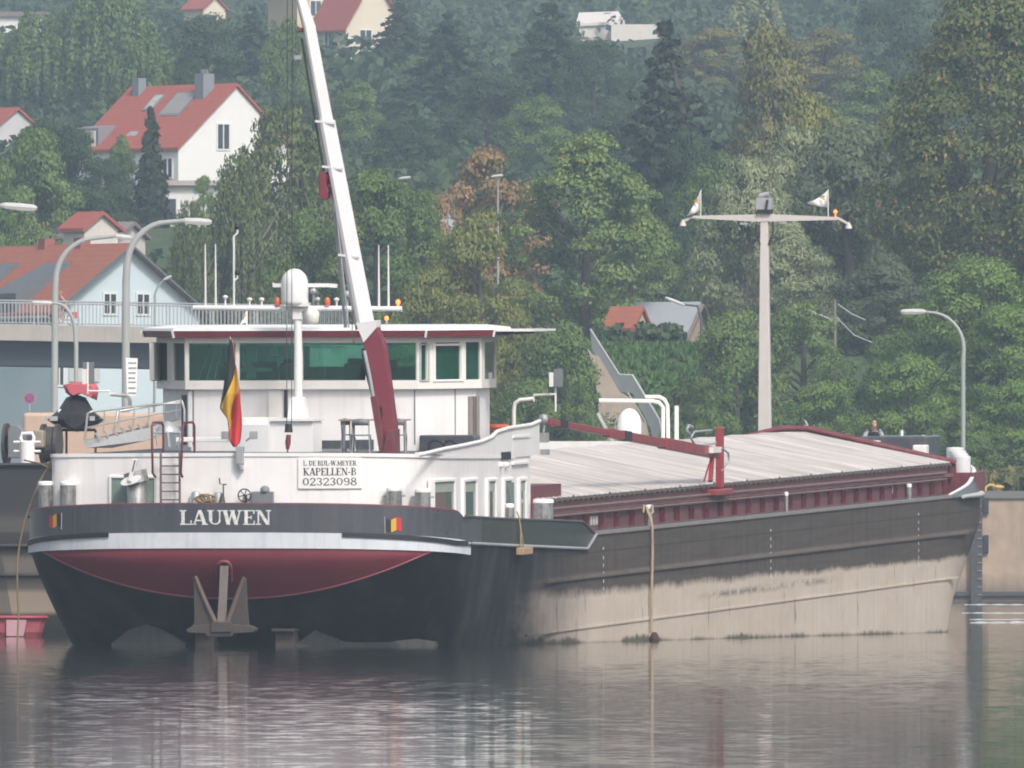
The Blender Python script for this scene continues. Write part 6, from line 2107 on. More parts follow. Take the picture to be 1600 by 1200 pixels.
# small house, red hip roof, behind the blue one
YC = 1075
cp = W(128, 336, YC)
house('cream_house', (W(158,0,YC).x, YC, 15), R(38), 2.6, 2.2, W(0,358,YC).z-15, cp.z-15, paint('cream_render', (.60,.55,.50), .8), RED1, 'small cream house with a red roof right behind the blue house ridge', over=.3)
house('grey_roof_house', (W(205,0,1110).x, 1110, 16), R(70), 5, 8, W(0,372,1110).z-16, W(0,352,1110).z-16, paint('cream_render', (.60,.55,.50)), paint('brown_grey_roof', (.20,.16,.15), .9), 'low house with a dull brown roof between the blue house and the birches', over=.3)
# grey roofed bungalow on the embankment
YD = 975; kx = YD/FPX
ap = W(1089, 478, YD)
zb = ground(ap.x, YD)-.3
house('grey_roof_bungalow', (ap.x, YD, zb), R(65), 44*kx/math.cos(R(65)), 4.4, W(0,531,YD).z-zb+.1, W(0,478,YD).z-zb, paint('beige_render', (.50,.40,.31), .85), paint('pale_grey_roof', (.33,.35,.38), .6, dirt=.2), 'small beige house with a pale grey roof on the embankment', over=.25, verge=paint('brown_board', (.20,.16,.14), .8))
ap2 = W(985, 485, YD-6)
zb = ground(ap2.x, YD-6)-.3
house('red_roof_shed', (W(1000,0,YD).x, YD-8, zb), R(62), 1.8, 1.7, W(0,516,YD).z-zb, W(0,488,YD).z-zb, paint('beige_render', (.5,.4,.31)), RED2, 'small red tiled shed roof left of the pale grey roof', over=.2, cat='shed')
# upper hillside houses
YE = 1680; kx = YE/FPX
ap = W(583, -38, YE); zb = ground(ap.x, YE)-2
CRM = paint('cream_yellow_render', (.66,.58,.46), .85, dirt=.08)
aE = R(35)
E_o, E_r = house('cream_villa', (ap.x, YE, zb), aE, 2*42*kx/math.cos(aE), 5.6, W(0,44,YE).z-zb+.3, ap.z-zb, CRM, RED1, 'cream villa with a red roof high on the hillside right of the crane tip', over=.5,
    gable_windows=((-.9, W(0,78,YE).z-zb, 1.3, 1.9),), side_windows=((3.0, W(0,76,YE).z-zb, 1.2, 1.7, -1),))
YF = 1760
ap = W(515, -60, YF); zb = ground(ap.x, YF)-2
house('yellow_villa', (ap.x, YF, zb), R(20), 7, 9, W(0,-12,YF).z-zb, ap.z-zb, paint('yellow_render', (.62,.47,.27), .85, dirt=.1), RED1, 'yellow ochre villa at the top edge left of the crane tip', over=.4, gable_windows=((-1.5, W(0,25,YF).z-zb, 1.1, 1.5),))
house('red_roof_cottage', (W(335,0,1800).x, 1800, ground(-31,1800)-2), R(40), 3, 3.2, W(0,14,1800).z-ground(-31,1800)+2, W(0,-4,1800).z-ground(-31,1800)+2, CRM, RED1, 'red cottage roof peeping through the trees at the top left', over=.3)
YG = 1880
wb = W(980, 58, YG); zb = ground(wb.x, YG)-1
o = empty('white_hall', (wb.x, YG, zb), label='long low white flat roofed building high on the hillside above the spruce', cat='building')
WH = paint('white_fascia', (.62,.57,.53), .7, dirt=.1)
a, b = W(955, 56, YG), W(1030, 38, YG)
MB().box(a.x-wb.x, b.x-wb.x, 0, 8, -4, b.z-zb).build('wall', WH, o)
a2, b2 = W(905, 60, YG+6), W(965, 24, YG+6)
MB().box(a2.x-wb.x, b2.x-wb.x, 6, 14, -4, b2.z-zb-1.2).build('upper_wall', WH, o)
MB().prism([(a2.x-wb.x-.4, 5.7, b2.z-zb-1.2), (b2.x-wb.x+.8, 5.7, b2.z-zb-1.0), (b2.x-wb.x+.1, 9, b2.z-zb+.25), (a2.x-wb.x, 9, b2.z-zb+.1)], (0, 0, .3)).build('roof', WH, o)
house('grey_gable_house', (W(26,0,1320).x, 1320, ground(-38,1320)-2), R(35), 4.4, 7, W(0,205,1320).z-ground(-38,1320)+2, W(0,172,1320).z-ground(-38,1320)+2, paint('grey_render', (.50,.48,.48), .85), RED1, 'small grey gabled house with a dark red roof at the left edge', over=.25)
o = empty('pale_villa', (W(0,0,1750).x, 1750, 0), label='pale villa half hidden by hazy trees at the upper left corner', cat='house')
zb, zt = ground(-52,1750)-3, W(0, 26, 1750).z
MB().box(-4, 4.6, 0, 6, zb, zt).build('wall', paint('white_render', (.72,.71,.69)), o)
MB().box(-4.3, 4.9, -.4, 6.3, zt+.005, zt+.5).build('roof', paint('brown_grey_roof', (.2,.16,.15)), o)
o2 = MB()
for x in (-1.5, 1.0, 3.2): o2.box(x-.5, x+.5, -.08, .02, zt-3.6, zt-1.6)
o2.build('window', GLASSH, o)
o = empty('pale_wall', (W(690,0,1150).x, 1150, 0), label='pale grey gable glimpsed beside the orange brown tree', cat='house')
MB().box(-.9, .9, 0, 5, ground(-4,1150)-2, W(0,314,1150).z).build('wall', paint('pale_blue_grey_render', (.45,.48,.52), .85), o)
MB().prism([(-1.1,-.2,W(0,314,1150).z+.01),(1.1,-.2,W(0,314,1150).z+.01),(0,-.2,W(0,304,1150).z)], (0,5.4,0)).build('roof', SLATE, o)
# ------------------------------------------------------------------ stair down the embankment
YS = 930
st = empty('embankment_stair', (W(960,0,YS).x, YS, 0), label='grey railed stair climbing the grassy embankment behind the hold', cat='stair')
b0 = Vector((W(960,0,YS).x, YS, 0))
def X_(px, py, d=0): v = W(px, py, YS)-b0; return Vector((v.x, d, v.z))
STG = paint('stair_rail_grey', (.15,.165,.17), .7, dirt=.3)
path_t = [(922,514),(967,585),(988,586),(1030,655),(1034,672)]
path_b = [(925,546),(967,612),(988,614),(1016,668),(1022,692)]
mb = MB()
for (a, b), (c, e) in zip(zip(path_t, path_t[1:]), zip(path_b, path_b[1:])):
    mb.prism([X_(a[0],a[1]), X_(b[0],b[1]), X_(e[0],e[1]), X_(c[0],c[1])], (0, .06, 0))
mb.build('parapet', STG, st)
MB().tube([X_(a[0], a[1], .04) for a in path_t], .07, 6).build('handrail', paint('rail_pale', (.42,.43,.43), .6), st)
mb = MB().tube([X_(a[0]-22, a[1]+2, 1.9) for a in path_t], .05, 6)
for a in path_t: mb.tube([X_(a[0]-22, a[1]+2, 1.9), X_(a[0]-22, a[1]+36, 1.9)], .04, 5)
mb.build('far_handrail', paint('rail_pale', (.42,.43,.43)), st)
MB().prism([X_(x,y,-.25) for x,y in ((921,552),(936,557),(968,612),(985,622),(1008,664),(1020,696),(938,696),(934,620))], (0,.2,0)).build('stair_wall', paint('sandy_stair_wall', (.40,.32,.26), .9, dirt=.4), st)
mb = MB()
for k in range(34):
    u = k/33
    px = 926+u*92; py = 556+u*140
    a = X_(px-14, py); 
    mb.box(a.x-.3, a.x+.35, .1, 1.8, a.z-1.5, a.z)
mb.build('stair_steps', paint('sandy_step', (.36,.29,.23), .9), st)
# ------------------------------------------------------------------ foliage
def leafmat(name, cols, trans=.36, k=2.75):
    """cols: dark, mid, light, accent, accent share"""
    m, N, L, B = new_mat(name)
    g = N.new('ShaderNodeNewGeometry')
    co = objco(N)
    oi = N.new('ShaderNodeObjectInfo')
    ad = N.new('ShaderNodeVectorMath'); ad.operation = 'ADD'
    L.new(co, ad.inputs[0]); L.new(oi.outputs['Location'], ad.inputs[1])
    rnd = g.outputs['Random Per Island']
    n1 = noise(N, L, ad.outputs[0], .33, 3, .6)
    n2 = noise(N, L, ad.outputs[0], .9, 2, .6)
    a, b, c, acc, share = cols
    a, b, c, acc = [(q[0]*k*1.20, q[1]*k*1.08, q[2]*k*.92) for q in (a, b, c, acc)]
    f = mth(N, L, 'ADD', mth(N, L, 'MULTIPLY', rnd, .45), mth(N, L, 'SUBTRACT', mth(N, L, 'MULTIPLY', n1, 1.1), .27), True)
    cc = ramp(N, L, f, [(.1, a), (.5, b), (.9, c)])
    t = mth(N, L, 'ADD', mth(N, L, 'MULTIPLY', n2, .75), mth(N, L, 'MULTIPLY', rnd, .25))
    th = .78 - share*.45
    fa = ramp(N, L, t, [(th, 0), (min(.99, th+.06), .9)])
    cc = mix(N, L, fa, cc, acc)
    L.new(cc, B.inputs['Base Color'])
    B.inputs['Roughness'].default_value = .75
    B.inputs['Specular IOR Level'].default_value = .15
    tr = N.new('ShaderNodeBsdfTranslucent')
    L.new(cc, tr.inputs[0])
    ms = N.new('ShaderNodeMixShader')
    ms.inputs[0].default_value = trans
    L.new(B.outputs[0], ms.inputs[1]); L.new(tr.outputs[0], ms.inputs[2])
    L.new(ms.outputs[0], N['Material Output'].inputs[0])
    return m
BARK = paint('bark', (.075,.06,.05), .95, dirt=.5, scale=3)
BIRCHBARK = paint('pale_bark', (.35,.33,.30), .9, dirt=.5, scale=3)

def leaves(centers, radii, per, size, squash=(1,1,.8), droop=0.0, aspect=1.0, outward=None, rng=RNG, flat=0.0, fill=.5):
    """leaf quads spread over clumps; returns verts (4n,3), normals (4n,3)"""
    C_ = np.repeat(np.asarray(centers, float), per, 0)
    Rr = np.repeat(np.asarray(radii, float), per, 0)
    n = len(C_)
    d = rng.normal(size=(n, 3)); d /= np.linalg.norm(d, axis=1, keepdims=True)
    d[:, 2] = np.where(rng.random(n) < .65, np.abs(d[:, 2]), d[:, 2])
    rad = (fill + (1-fill)*rng.random(n))[:, None]
    P_ = C_ + d*rad*Rr[:, None]*np.asarray(squash)
    nr = d + rng.normal(scale=.55, size=(n, 3)); nr[:, 2] += flat
    nr /= np.linalg.norm(nr, axis=1, keepdims=True)
    ref = rng.normal(size=(n, 3)) * (1-droop) + np.array([0, 0, -1.0])*droop*3
    u = ref - nr*np.sum(ref*nr, 1, keepdims=True); u /= (np.linalg.norm(u, axis=1, keepdims=True)+1e-9)
    v = np.cross(nr, u)
    s = (size*(.55 + .8*rng.random(n)))[:, None]
    a, b = s*.5*aspect, s*.5/ max(1, aspect**.5)
    V = np.stack([P_-u*a, P_+v*b*(.8+.4*rng.random(n))[:, None]+u*a*.1, P_+u*a, P_-v*b*(.8+.4*rng.random(n))[:, None]-u*a*.1], 1).reshape(-1, 3)
    out_ = d*.7 + np.array([0, 0, .25])
    if outward is not None:
        o_ = P_ - np.asarray(outward); o_ /= (np.linalg.norm(o_, axis=1, keepdims=True)+1e-9)
        out_ = out_ + o_*.45
    out_ = out_ + rng.normal(scale=.28, size=(n, 3))
    out_ /= np.linalg.norm(out_, axis=1, keepdims=True)
    Q = V.reshape(-1, 4, 3)
    gn = np.cross(Q[:,1]-Q[:,0], Q[:,3]-Q[:,0])
    fl = np.sum(gn*out_, 1) < 0
    Q[fl] = Q[fl][:, ::-1]                               # wind every leaf so that it faces out of its clump
    return Q.reshape(-1, 3), np.repeat(out_, 4, 0)
def leafmesh(name, V, Nn, mat_, normals=True):
    n = len(V)//4
    me = bpy.data.meshes.new(name)
    me.vertices.add(len(V)); me.vertices.foreach_set('co', V.astype(np.float32).ravel())
    me.loops.add(len(V)); me.loops.foreach_set('vertex_index', np.arange(len(V), dtype=np.int32))
    me.polygons.add(n)
    me.polygons.foreach_set('loop_start', np.arange(0, len(V), 4, dtype=np.int32))
    me.polygons.foreach_set('loop_total', np.full(n, 4, dtype=np.int32))
    me.polygons.foreach_set('use_smooth', np.ones(n, dtype=bool))
    me.materials.append(mat_)
    me.update(calc_edges=True)
    if normals: me.normals_split_custom_set_from_vertices(Nn.tolist())
    return me
def trunkmesh(name, h, r, limbs, mat_, rng):
    mb = MB()
    mb.tube([(0,0,-1), (.05*h*rng.normal()*.3,.0,h*.35), (.02*h*rng.normal(), .02*h*rng.normal(), h*.7), (0,0,h)], [r*1.2, r*.9, r*.6, r*.15], 8)
    for i in range(limbs):
        z = h*(.3+.55*rng.random()); a = rng.random()*6.28; l = h*(.18+.2*rng.random())
        mb.tube([(0,0,z), (math.cos(a)*l*.5, math.sin(a)*l*.5, z+l*.3), (math.cos(a)*l, math.sin(a)*l, z+l*.65)], [r*.4, r*.25, r*.08], 6)
    me = bpy.data.meshes.new(name)
    me.from_pydata(mb.v, [], mb.f)
    me.materials.append(mat_)
    me.polygons.foreach_set('use_smooth', [True]*len(mb.f))
    return me
PROTO = {}
def broad(key, H_, Wd, mat_, nclump=70, per=90, leaf=.42, base=.12, top_pow=.8, rc=.14, droop=0, aspect=1.0, squash=(1,1,.75), seed=1, bark=None, lop=.25, flat=.2, skirt=.62):
    rng = np.random.default_rng(seed)
    cs, rs = [], []
    ph = rng.random(4)*6.28
    while len(cs) < nclump:
        u = rng.random()
        z = base + (1-base)*u
        prof = math.sin(math.pi*min(1, max(0, (u*.86+.12)))**top_pow)**.65
        if u < .5: prof = max(prof, skirt)
        a = rng.random()*6.28
        lobe = 1 + lop*math.sin(2*a+ph[0]+3*u) + lop*.6*math.sin(3*a+ph[1]-5*u)
        rad = prof*(.45+.55*rng.random()**.45)*lobe
        cs.append((math.cos(a)*rad*Wd/2*.84, math.sin(a)*rad*Wd/2*.84, z*H_*.95))
        rs.append(Wd*rc*(.65+.7*rng.random()))
    V, Nn = leaves(cs, rs, int(per*4.2), leaf*.45, squash, droop, aspect, outward=(0,0,H_*.45), rng=rng, flat=flat)
    PROTO[key] = (leafmesh(key+'_crown', V, Nn, mat_), trunkmesh(key+'_trunk', H_*.8, Wd*.03+.06, 7, bark or BARK, rng), H_, Wd)
def conifer(key, H_, Wd, mat_, tiers=16, seed=1, leaf=.45, per=26, narrow=1.0, ragged=.25):
    rng = np.random.default_rng(seed)
    cs, rs = [], []
    for t in range(tiers):
        u = t/(tiers-1)
        z = H_*(.08+.9*u)
        rad = Wd/2*(1-u)**narrow*(.85+ragged*rng.random())+.05
        nb = max(4, int(11*(1-u)+3))
        for k in range(nb):
            a = 6.28*(k+rng.random()*.7)/nb
            rl = rad*(.7+.5*rng.random())
            m = max(2, int(rl/.55))
            for j in range(m):
                f = (j+1)/m
                cs.append((math.cos(a)*rl*f, math.sin(a)*rl*f, z - rl*.34*f*f + .12*rng.normal()))
                rs.append((.16+.42*(1-u))*(1-.35*f)+.08*rng.random())
    V, Nn = leaves(cs, rs, per, leaf, (1,1,.55), .25, 1.5, outward=(0,0,H_*.4), rng=rng, flat=.4)
    PROTO[key] = (leafmesh(key+'_crown', V, Nn, mat_), trunkmesh(key+'_trunk', H_*.97, H_*.014+.05, 0, BARK, rng), H_, Wd)
def weeping(key, H_, Wd, mat_, strands=110, seed=1, leaf=.5, bark=None, per=9, length=.34):
    rng = np.random.default_rng(seed)
    cs, rs = [], []
    for k in range(strands):
        u = rng.random()**.8
        z = H_*(.30+.68*u)
        a = rng.random()*6.28
        rad = Wd/2*math.sin(math.pi*(.12+.84*u))**.7*(.35+.65*rng.random()**.5)
        L_ = H_*length*(.35+.65*rng.random())*(.4+.6*(1-abs(u-.5)))
        m = max(3, int(L_/.55))
        for j in range(m):
            f = j/m
            cs.append((math.cos(a)*(rad+.35*f), math.sin(a)*(rad+.35*f), max(.4, z-L_*f)))
            rs.append(.42*(1-.45*f)+.12*rng.random())
    V, Nn = leaves(cs, rs, int(per*3.6), leaf*.38, (1,1,1.1), .55, 1.5, outward=(0,0,H_*.45), rng=rng)
    PROTO[key] = (leafmesh(key+'_crown', V, Nn, mat_), trunkmesh(key+'_trunk', H_*.85, .22, 8, bark or BARK, rng), H_, Wd)

LM = {
 'lime': leafmat('lime_leaves', ((.028,.048,.018),(.052,.074,.027),(.088,.102,.038),(.17,.12,.055),.36), k=2.2),
 'green': leafmat('fresh_green_leaves', ((.035,.070,.020),(.065,.115,.032),(.11,.16,.05),(.14,.15,.05),.15), k=2.15),
 'mid': leafmat('mid_green_leaves', ((.028,.055,.022),(.055,.09,.032),(.09,.13,.045),(.13,.12,.05),.18), k=2.4),
 'willow': leafmat('willow_leaves', ((.055,.075,.048),(.095,.12,.078),(.15,.175,.115),(.13,.15,.09),.1)),
 'grey': leafmat('dark_grey_green_leaves', ((.022,.036,.026),(.042,.06,.04),(.07,.09,.06),(.06,.08,.05),.1)),
 'chest': leafmat('chestnut_leaves', ((.028,.055,.022),(.060,.095,.034),(.105,.14,.055),(.26,.13,.04),.20)),
 'orange': leafmat('orange_brown_leaves', ((.072,.062,.036),(.122,.086,.05),(.17,.115,.07),(.06,.075,.03),.45)),
 'yellow': leafmat('yellow_green_leaves', ((.045,.066,.022),(.085,.105,.034),(.135,.145,.052),(.17,.13,.045),.22), k=2.1),
 'birch': leafmat('birch_leaves', ((.038,.060,.024),(.072,.100,.040),(.108,.137,.060),(.12,.12,.05),.10), k=1.9),
 'spruce': leafmat('spruce_needles', ((.014,.026,.018),(.026,.042,.026),(.048,.066,.036),(.075,.065,.03),.1), .08, .95),
 'dark': leafmat('dark_green_leaves', ((.018,.036,.022),(.034,.060,.032),(.058,.088,.044),(.07,.08,.04),.1), k=1.75),
 'brown': leafmat('brownish_green_leaves', ((.040,.048,.022),(.070,.078,.034),(.10,.105,.048),(.16,.10,.05),.25), k=2.4),
 'hedge': leafmat('hedge_leaves', ((.016,.030,.018),(.028,.046,.026),(.045,.065,.035),(.05,.06,.03),.05)),
}
broad('lime', 20, 14, LM['lime'], 210, 80, .40, .04, .75, .115, droop=.35, aspect=1.5, seed=3, lop=.18)
broad('robinia', 13, 9.5, LM['green'], 120, 85, .34, .02, .85, .12, seed=4, squash=(1,1,.6), flat=.6)
broad('bush', 8, 7.5, LM['mid'], 70, 80, .32, -.02, .95, .13, seed=5)
broad('green_bush', 8, 7.5, LM['green'], 70, 80, .32, -.02, .95, .13, seed=15, lop=.3)
broad('willow', 11, 9.5, LM['willow'], 85, 95, .38, .0, .85, .135, droop=.3, aspect=2.0, seed=6, squash=(1,1,.85))
broad('grey_willow', 11, 9, LM['grey'], 85, 95, .38, .0, .8, .135, droop=.2, aspect=1.8, seed=7)
broad('chestnut', 12, 10, LM['chest'], 80, 95, .44, .02, .85, .13, seed=8, squash=(1,1,.65), flat=.5)
broad('orange', 8, 7, LM['orange'], 55, 75, .36, .05, .9, .12, seed=9, lop=.3)
broad('yellow', 8, 8, LM['yellow'], 70, 80, .34, .0, .9, .13, seed=10, squash=(1,1,.65))
broad('maple', 10, 9, LM['mid'], 75, 90, .40, .03, .85, .13, seed=11)
broad('oak', 14, 11, LM['dark'], 80, 85, .52, .03, .85, .14, seed=12)
broad('ash', 14, 10, LM['brown'], 75, 85, .52, .03, .8, .14, seed=13, lop=.3)
broad('hill_green', 14, 11, LM['mid'], 75, 80, .56, .03, .85, .14, seed=14)
conifer('spruce', 11.5, 5.0, LM['spruce'], 19, 21, .26, 24, narrow=.85, ragged=.6)
conifer('dark_conifer', 17, 9, LM['dark'], 17, 22, .62, 16, narrow=.75, ragged=.5)
conifer('thuja', 6, 1.9, LM['spruce'], 14, 23, .32, 26, narrow=.55)
weeping('birch', 16, 8, LM['birch'], 250, 31, .42, BIRCHBARK)
weeping('tall_weeping', 13, 10, LM['mid'], 190, 32, .60, length=.36)
weeping('poplar', 17, 7, LM['willow'], 170, 33, .55, length=.2)

ROT = random.Random(9)
def tree(key, px, ytop, wpx, Y, label, group=None, name=None, base=None, hmin=2.5):
    cr, tk, H_, Wd = PROTO[key]
    p = W(px, ytop, Y)
    zb = (ground(p.x, Y) if base is None else base) - .25
    h = max(hmin, p.z - zb)
    w = wpx*Y/FPX
    nm = name or {'lime':'lime_tree','bush':'bush','green_bush':'bush','robinia':'robinia_tree','orange':'autumn_tree','yellow':'yellow_tree','spruce':'spruce_tree','dark_conifer':'conifer_tree','thuja':'thuja_tree','birch':'birch_tree','chestnut':'chestnut_tree','willow':'willow_tree','grey_willow':'willow_tree','poplar':'poplar_tree','tall_weeping':'weeping_tree','oak':'oak_tree','ash':'ash_tree','maple':'maple_tree','hill_green':'leafy_tree'}[key]
    o = empty(nm, (p.x, Y, zb), (0, 0, ROT.random()*6.28), label, 'bush' if 'bush' in nm else 'tree', group)
    o.scale = (w/Wd, w/Wd, h/H_)
    for n_, me in (('trunk', tk), ('crown', cr)):
        c = bpy.data.objects.new(n_, me); col.objects.link(c); c.parent = o
    return o
# right side, near
tree('lime', 1545, -40, 420, 968, 'huge lime tree with hanging yellow seed clusters at the right edge')
tree('lime', 1462, 205, 190, 975, 'lower limb mass of a lime tree left of the huge one')
tree('bush', 1392, 520, 140, 936, 'shaded bush behind the wires of the wooden pole')
tree('lime', 1700, -10, 330, 980, 'second lime tree cut by the right edge of the photo behind the huge one')
tree('robinia', 1530, 392, 270, 925, 'bright green leafy tree behind the curved lamp post on the right')
tree('robinia', 1448, 462, 180, 931, 'bright green leafy tree just left of the curved lamp post')
tree('robinia', 1570, 470, 210, 921, 'broad green tree right of the curved lamp post shaft')
tree('robinia', 1660, 400, 230, 930, 'bright green tree cut off by the right edge under the lime')
tree('green_bush', 1420, 560, 190, 918, 'green bush behind the grey forecastle house at the bow')
tree('green_bush', 1585, 600, 200, 915, 'dark green bush at the right edge above the quay wall')
tree('bush', 1500, 640, 150, 912, 'low bush at the foot of the curved lamp post')
tree('grey_willow', 1330, 205, 250, 992, 'dark grey green willow behind the right arm of the foremast')
tree('grey_willow', 1380, 400, 150, 955, 'shadowy willow behind the wooden pole')
tree('willow', 1168, 250, 190, 985, 'silvery willow behind the left arm of the foremast')
tree('willow', 1245, 205, 190, 998, 'silvery willow rising behind the foremast head')
tree('willow', 1225, 350, 170, 970, 'silvery willow around the middle of the foremast')
tree('bush', 1150, 482, 210, 930, 'dense green tree left of the foremast foot')
tree('bush', 1255, 472, 190, 938, 'dense green tree right of the foremast')
tree('green_bush', 1290, 600, 170, 924, 'light green bush above the grey stay at the foremast foot')
tree('bush', 1108, 590, 110, 928, 'green bush on the embankment right of the stair')
tree('yellow', 1270, 155, 190, 1065, 'yellow green tree rising above the willows')
tree('yellow', 1400, 180, 130, 1060, 'yellow green tree between the willows and the huge lime')
tree('ash', 1205, 30, 170, 1130, 'tall brownish tree with a pointed feathery crown above the foremast')
tree('spruce', 1040, 36, 250, 1130, 'dark pointed spruce standing alone against the hazy hillside')
tree('oak', 1075, 200, 120, 1100, 'dark spreading tree at the foot of the lone spruce')
tree('hill_green', 1120, 240, 150, 1080, 'green tree between the spruce and the silvery willows')
tree('chestnut', 915, 208, 260, 975, 'big round chestnut with patches of autumn orange in the middle')
tree('chestnut', 985, 300, 150, 1012, 'smaller chestnut turning orange on the right flank of the big one')
tree('orange', 762, 232, 190, 1015, 'orange brown autumn tree behind the straight lamp post')
tree('orange', 690, 305, 90, 1010, 'small orange brown tree beside the pale gable')
tree('yellow', 745, 330, 210, 945, 'yellow green tree right of the wheelhouse aerials')
tree('yellow', 670, 420, 150, 940, 'low yellow green tree behind the crane boom foot')
tree('maple', 590, 268, 210, 960, 'green maple behind the crane boom')
tree('maple', 660, 300, 120, 965, 'green maple below the lamp head right of the boom')
tree('birch', 440, 165, 210, 1050, 'tall drooping birch left of the crane boom')
tree('birch', 372, 240, 130, 1045, 'drooping birch in front of the white house gable')
tree('birch', 297, 312, 90, 1040, 'small drooping birch right of the blue gable')
tree('maple', 480, 330, 170, 965, 'dark green tree above the wheelhouse roof')
tree('bush', 870, 500, 190, 922, 'leafy green tree right of the wheelhouse')
tree('yellow', 800, 480, 130, 926, 'yellowish bush just right of the wheelhouse roof visor')
tree('bush', 908, 590, 90, 918, 'green bush left of the embankment stair')
tree('bush', 820, 590, 140, 916, 'low green bush behind the mirror pole')
tree('maple', 55, 205, 190, 1110, 'round green maple at the left edge above the red tiled roof')
tree('maple', -30, 230, 150, 1105, 'green maple cut off by the left edge of the photo')
tree('maple', 20, 300, 130, 1100, 'low green maple branch mass behind the left lantern')
tree('oak', 100, 190, 140, 1190, 'dark bluish tree left of the white house')
tree('oak', 70, 185, 130, 1200, 'dark bluish tree above the maple at the left')
tree('oak', 170, 245, 110, 1180, 'dark tree in front of the white house annex')
tree('oak', 130, 290, 150, 1165, 'dark tree above the small cream house')
tree('thuja', 236, 176, 44, 1225, 'dark upright thuja in front of the red roof')
tree('hill_green', 190, 212, 60, 1228, 'small green bush under the dormer of the white house', name='bush')
tree('green_bush', 318, 276, 44, 1215, 'green bush on the terrace of the white house')
# mid hillside
G1 = 'hazy trees on the wooded hillside'
def hill(key, px, ytop, wpx, Y, label, group=None): return tree(key, px, ytop, wpx, Y, label, group)
hill('tall_weeping', 165, -30, 170, 1500, 'tall drooping yellow green tree above the white house on the left')
hill('tall_weeping', 60, 20, 150, 1520, 'tall drooping tree in front of the pale villa')
hill('tall_weeping', 225, 60, 110, 1450, 'drooping tree directly above the left chimney of the white house')
hill('oak', 320, 20, 150, 1480, 'hazy dark tree above the big chimney of the white house')
hill('dark_conifer', 395, 10, 130, 1560, 'blue grey conifer left of the yellow villa')
hill('hill_green', 447, 30, 100, 1400, 'hazy green tree left of the crane boom top')
hill('oak', 300, 90, 90, 1330, 'dark tree just behind the white house roof')
hill('oak', 470, 150, 130, 1300, 'hazy dark tree crossed by the crane cables')
hill('dark_conifer', 625, -5, 120, 1600, 'dark feathery conifer beside of the cream villa')
hill('hill_green', 560, 128, 120, 1380, 'hazy green tree below the cream villa')
hill('oak', 640, 180, 170, 1300, 'hazy blue green tree above the lamp right of the boom')
hill('dark_conifer', 700, 20, 180, 1480, 'broad hazy conifer in the top middle')
hill('oak', 760, 110, 190, 1380, 'hazy blue green tree above the orange tree')
hill('dark_conifer', 860, -10, 170, 1460, 'tallest hazy conifer in the middle of the hillside')
hill('oak', 930, 60, 140, 1420, 'hazy dark tree left of the lone spruce')
hill('oak', 960, 170, 140, 1300, 'hazy dark tree behind the big chestnut')
hill('hill_green', 840, 150, 150, 1320, 'hazy green tree above the big chestnut')
hill('ash', 1110, 40, 140, 1500, 'reddish brown hazy tree right of the lone spruce')
hill('poplar', 1180, -40, 90, 1560, 'pale upright poplar at the top right of the spruce')
hill('ash', 1290, 40, 180, 1420, 'brownish hazy tree in the upper right middle')
hill('oak', 1400, -10, 170, 1480, 'hazy blue green tree left of the huge lime top')
hill('hill_green', 1370, 110, 160, 1330, 'hazy green tree above the yellow green tree on the right')
hill('ash', 1240, 130, 120, 1280, 'brownish tree above the silvery willow')
rr = random.Random(21)
for k in range(64):                                             # the wood above, seen as rows of hazy crowns
    row = k // 16
    Y = 1620 + row*170 + rr.random()*90
    px = -30 + (k % 16)*110 + rr.random()*80
    top = 70 - row*45 + rr.random()*60
    if any(abs(px-a) < w_ and Y < yy for a, w_, yy in ((545, 50, 1700), (970, 75, 1900), (470, 50, 1780), (10, 60, 1760))): continue
    tree(rr.choice(['oak','oak','hill_green','ash','tall_weeping','dark_conifer']), px, top, 130+rr.random()*60, Y, 'hazy tree of the wood near the top of the hill', G1)
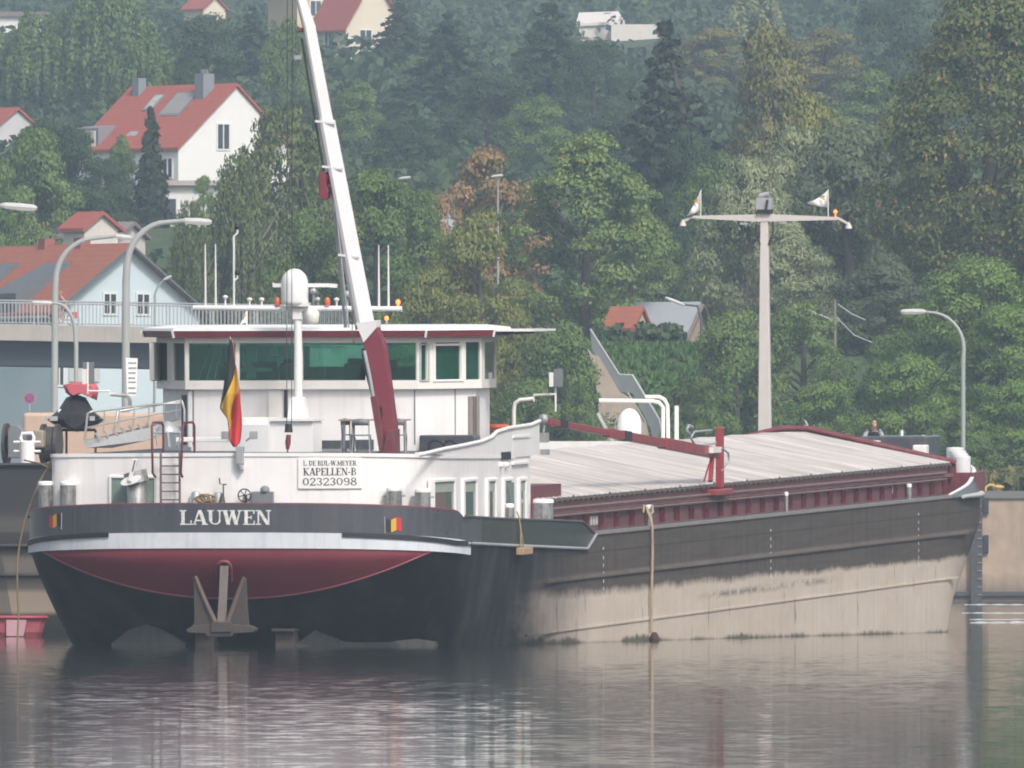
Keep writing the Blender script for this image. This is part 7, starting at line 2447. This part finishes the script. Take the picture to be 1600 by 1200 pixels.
# undergrowth so that no bare slope shows between the trunks
rng = np.random.default_rng(77)
cs, rs = [], []
while len(cs) < 5200:
    Y = 1085 + 1150*rng.random()**1.3
    X = (rng.random()*1900-150-800)/FPX*Y
    if math.hypot(X-W(330,0,YA).x, (Y-YA)*.6) < 9 or (1150 < Y < 1255 and 110 < 800+X*FPX/Y < 420) or (1780 < Y < 1885 and 890 < 800+X*FPX/Y < 1045): continue
    cs.append((X, Y, ground(X, Y)+.8+1.6*rng.random())); rs.append(1.5+1.6*rng.random())
V, Nn = leaves(cs, rs, 26, .8, rng=rng)
o = bpy.data.objects.new('undergrowth', leafmesh('undergrowth', V, Nn, LM['dark'])); col.objects.link(o); o['kind'] = 'stuff'
# hedge in front of the bungalow
hb = W(1005, 528, 966)
hd = empty('hedge', (hb.x, 966, ground(hb.x, 966)), label='dark clipped hedge below the grey roofed house', cat='hedge')
cs = []; rs = []
for k in range(150):
    cs.append((-2.6+4.8*rng.random(), rng.random()*1.5, (W(0,508,966).z-ground(hb.x,966))*rng.random()*.9)); rs.append(.45)
V, Nn = leaves(cs, rs, 40, .28, rng=rng)
c = bpy.data.objects.new('foliage', leafmesh('hedge', V, Nn, LM['hedge'])); col.objects.link(c); c.parent = hd
# long grass on the embankment and reeds by the quay
cs = []; rs = []
while len(cs) < 1100:
    Y = 926+38*rng.random(); X = 2+11*rng.random()
    cs.append((X, Y, ground(X, Y)+.1)); rs.append(.3)
V, Nn = leaves(cs, rs, 30, .22, droop=.6, aspect=2.5, rng=rng)
o = bpy.data.objects.new('grass', leafmesh('grass', V, Nn, leafmat('grass_blades', ((.03,.07,.02),(.045,.09,.028),(.06,.11,.035),(.09,.10,.04),.1), k=2.1))); col.objects.link(o); o['kind'] = 'stuff'
cs = []; rs = []
while len(cs) < 700:
    Y = 904+8*rng.random(); X = 15+20*rng.random()
    cs.append((X, Y, 5.75+.9*rng.random())); rs.append(.5)
V, Nn = leaves(cs, rs, 30, .34, droop=.4, aspect=1.8, rng=rng)
o = bpy.data.objects.new('reeds', leafmesh('reeds', V, Nn, LM['brown'])); col.objects.link(o); o['kind'] = 'stuff'

# ------------------------------------------------------------------ summer haze
m = bpy.data.materials.new('haze_air'); m.use_nodes = True
N, L = m.node_tree.nodes, m.node_tree.links
N.remove(N['Principled BSDF'])
pv = N.new('ShaderNodeVolumePrincipled')
pv.inputs['Color'].default_value = (.64, .82, 1.0, 1)
pv.inputs['Density'].default_value = .00019
pv.inputs['Anisotropy'].default_value = 0.0
L.new(pv.outputs[0], N['Material Output'].inputs['Volume'])
MB().box(-700, 700, -60, 3080, -4.5, 190).build('haze', m, kind='stuff')
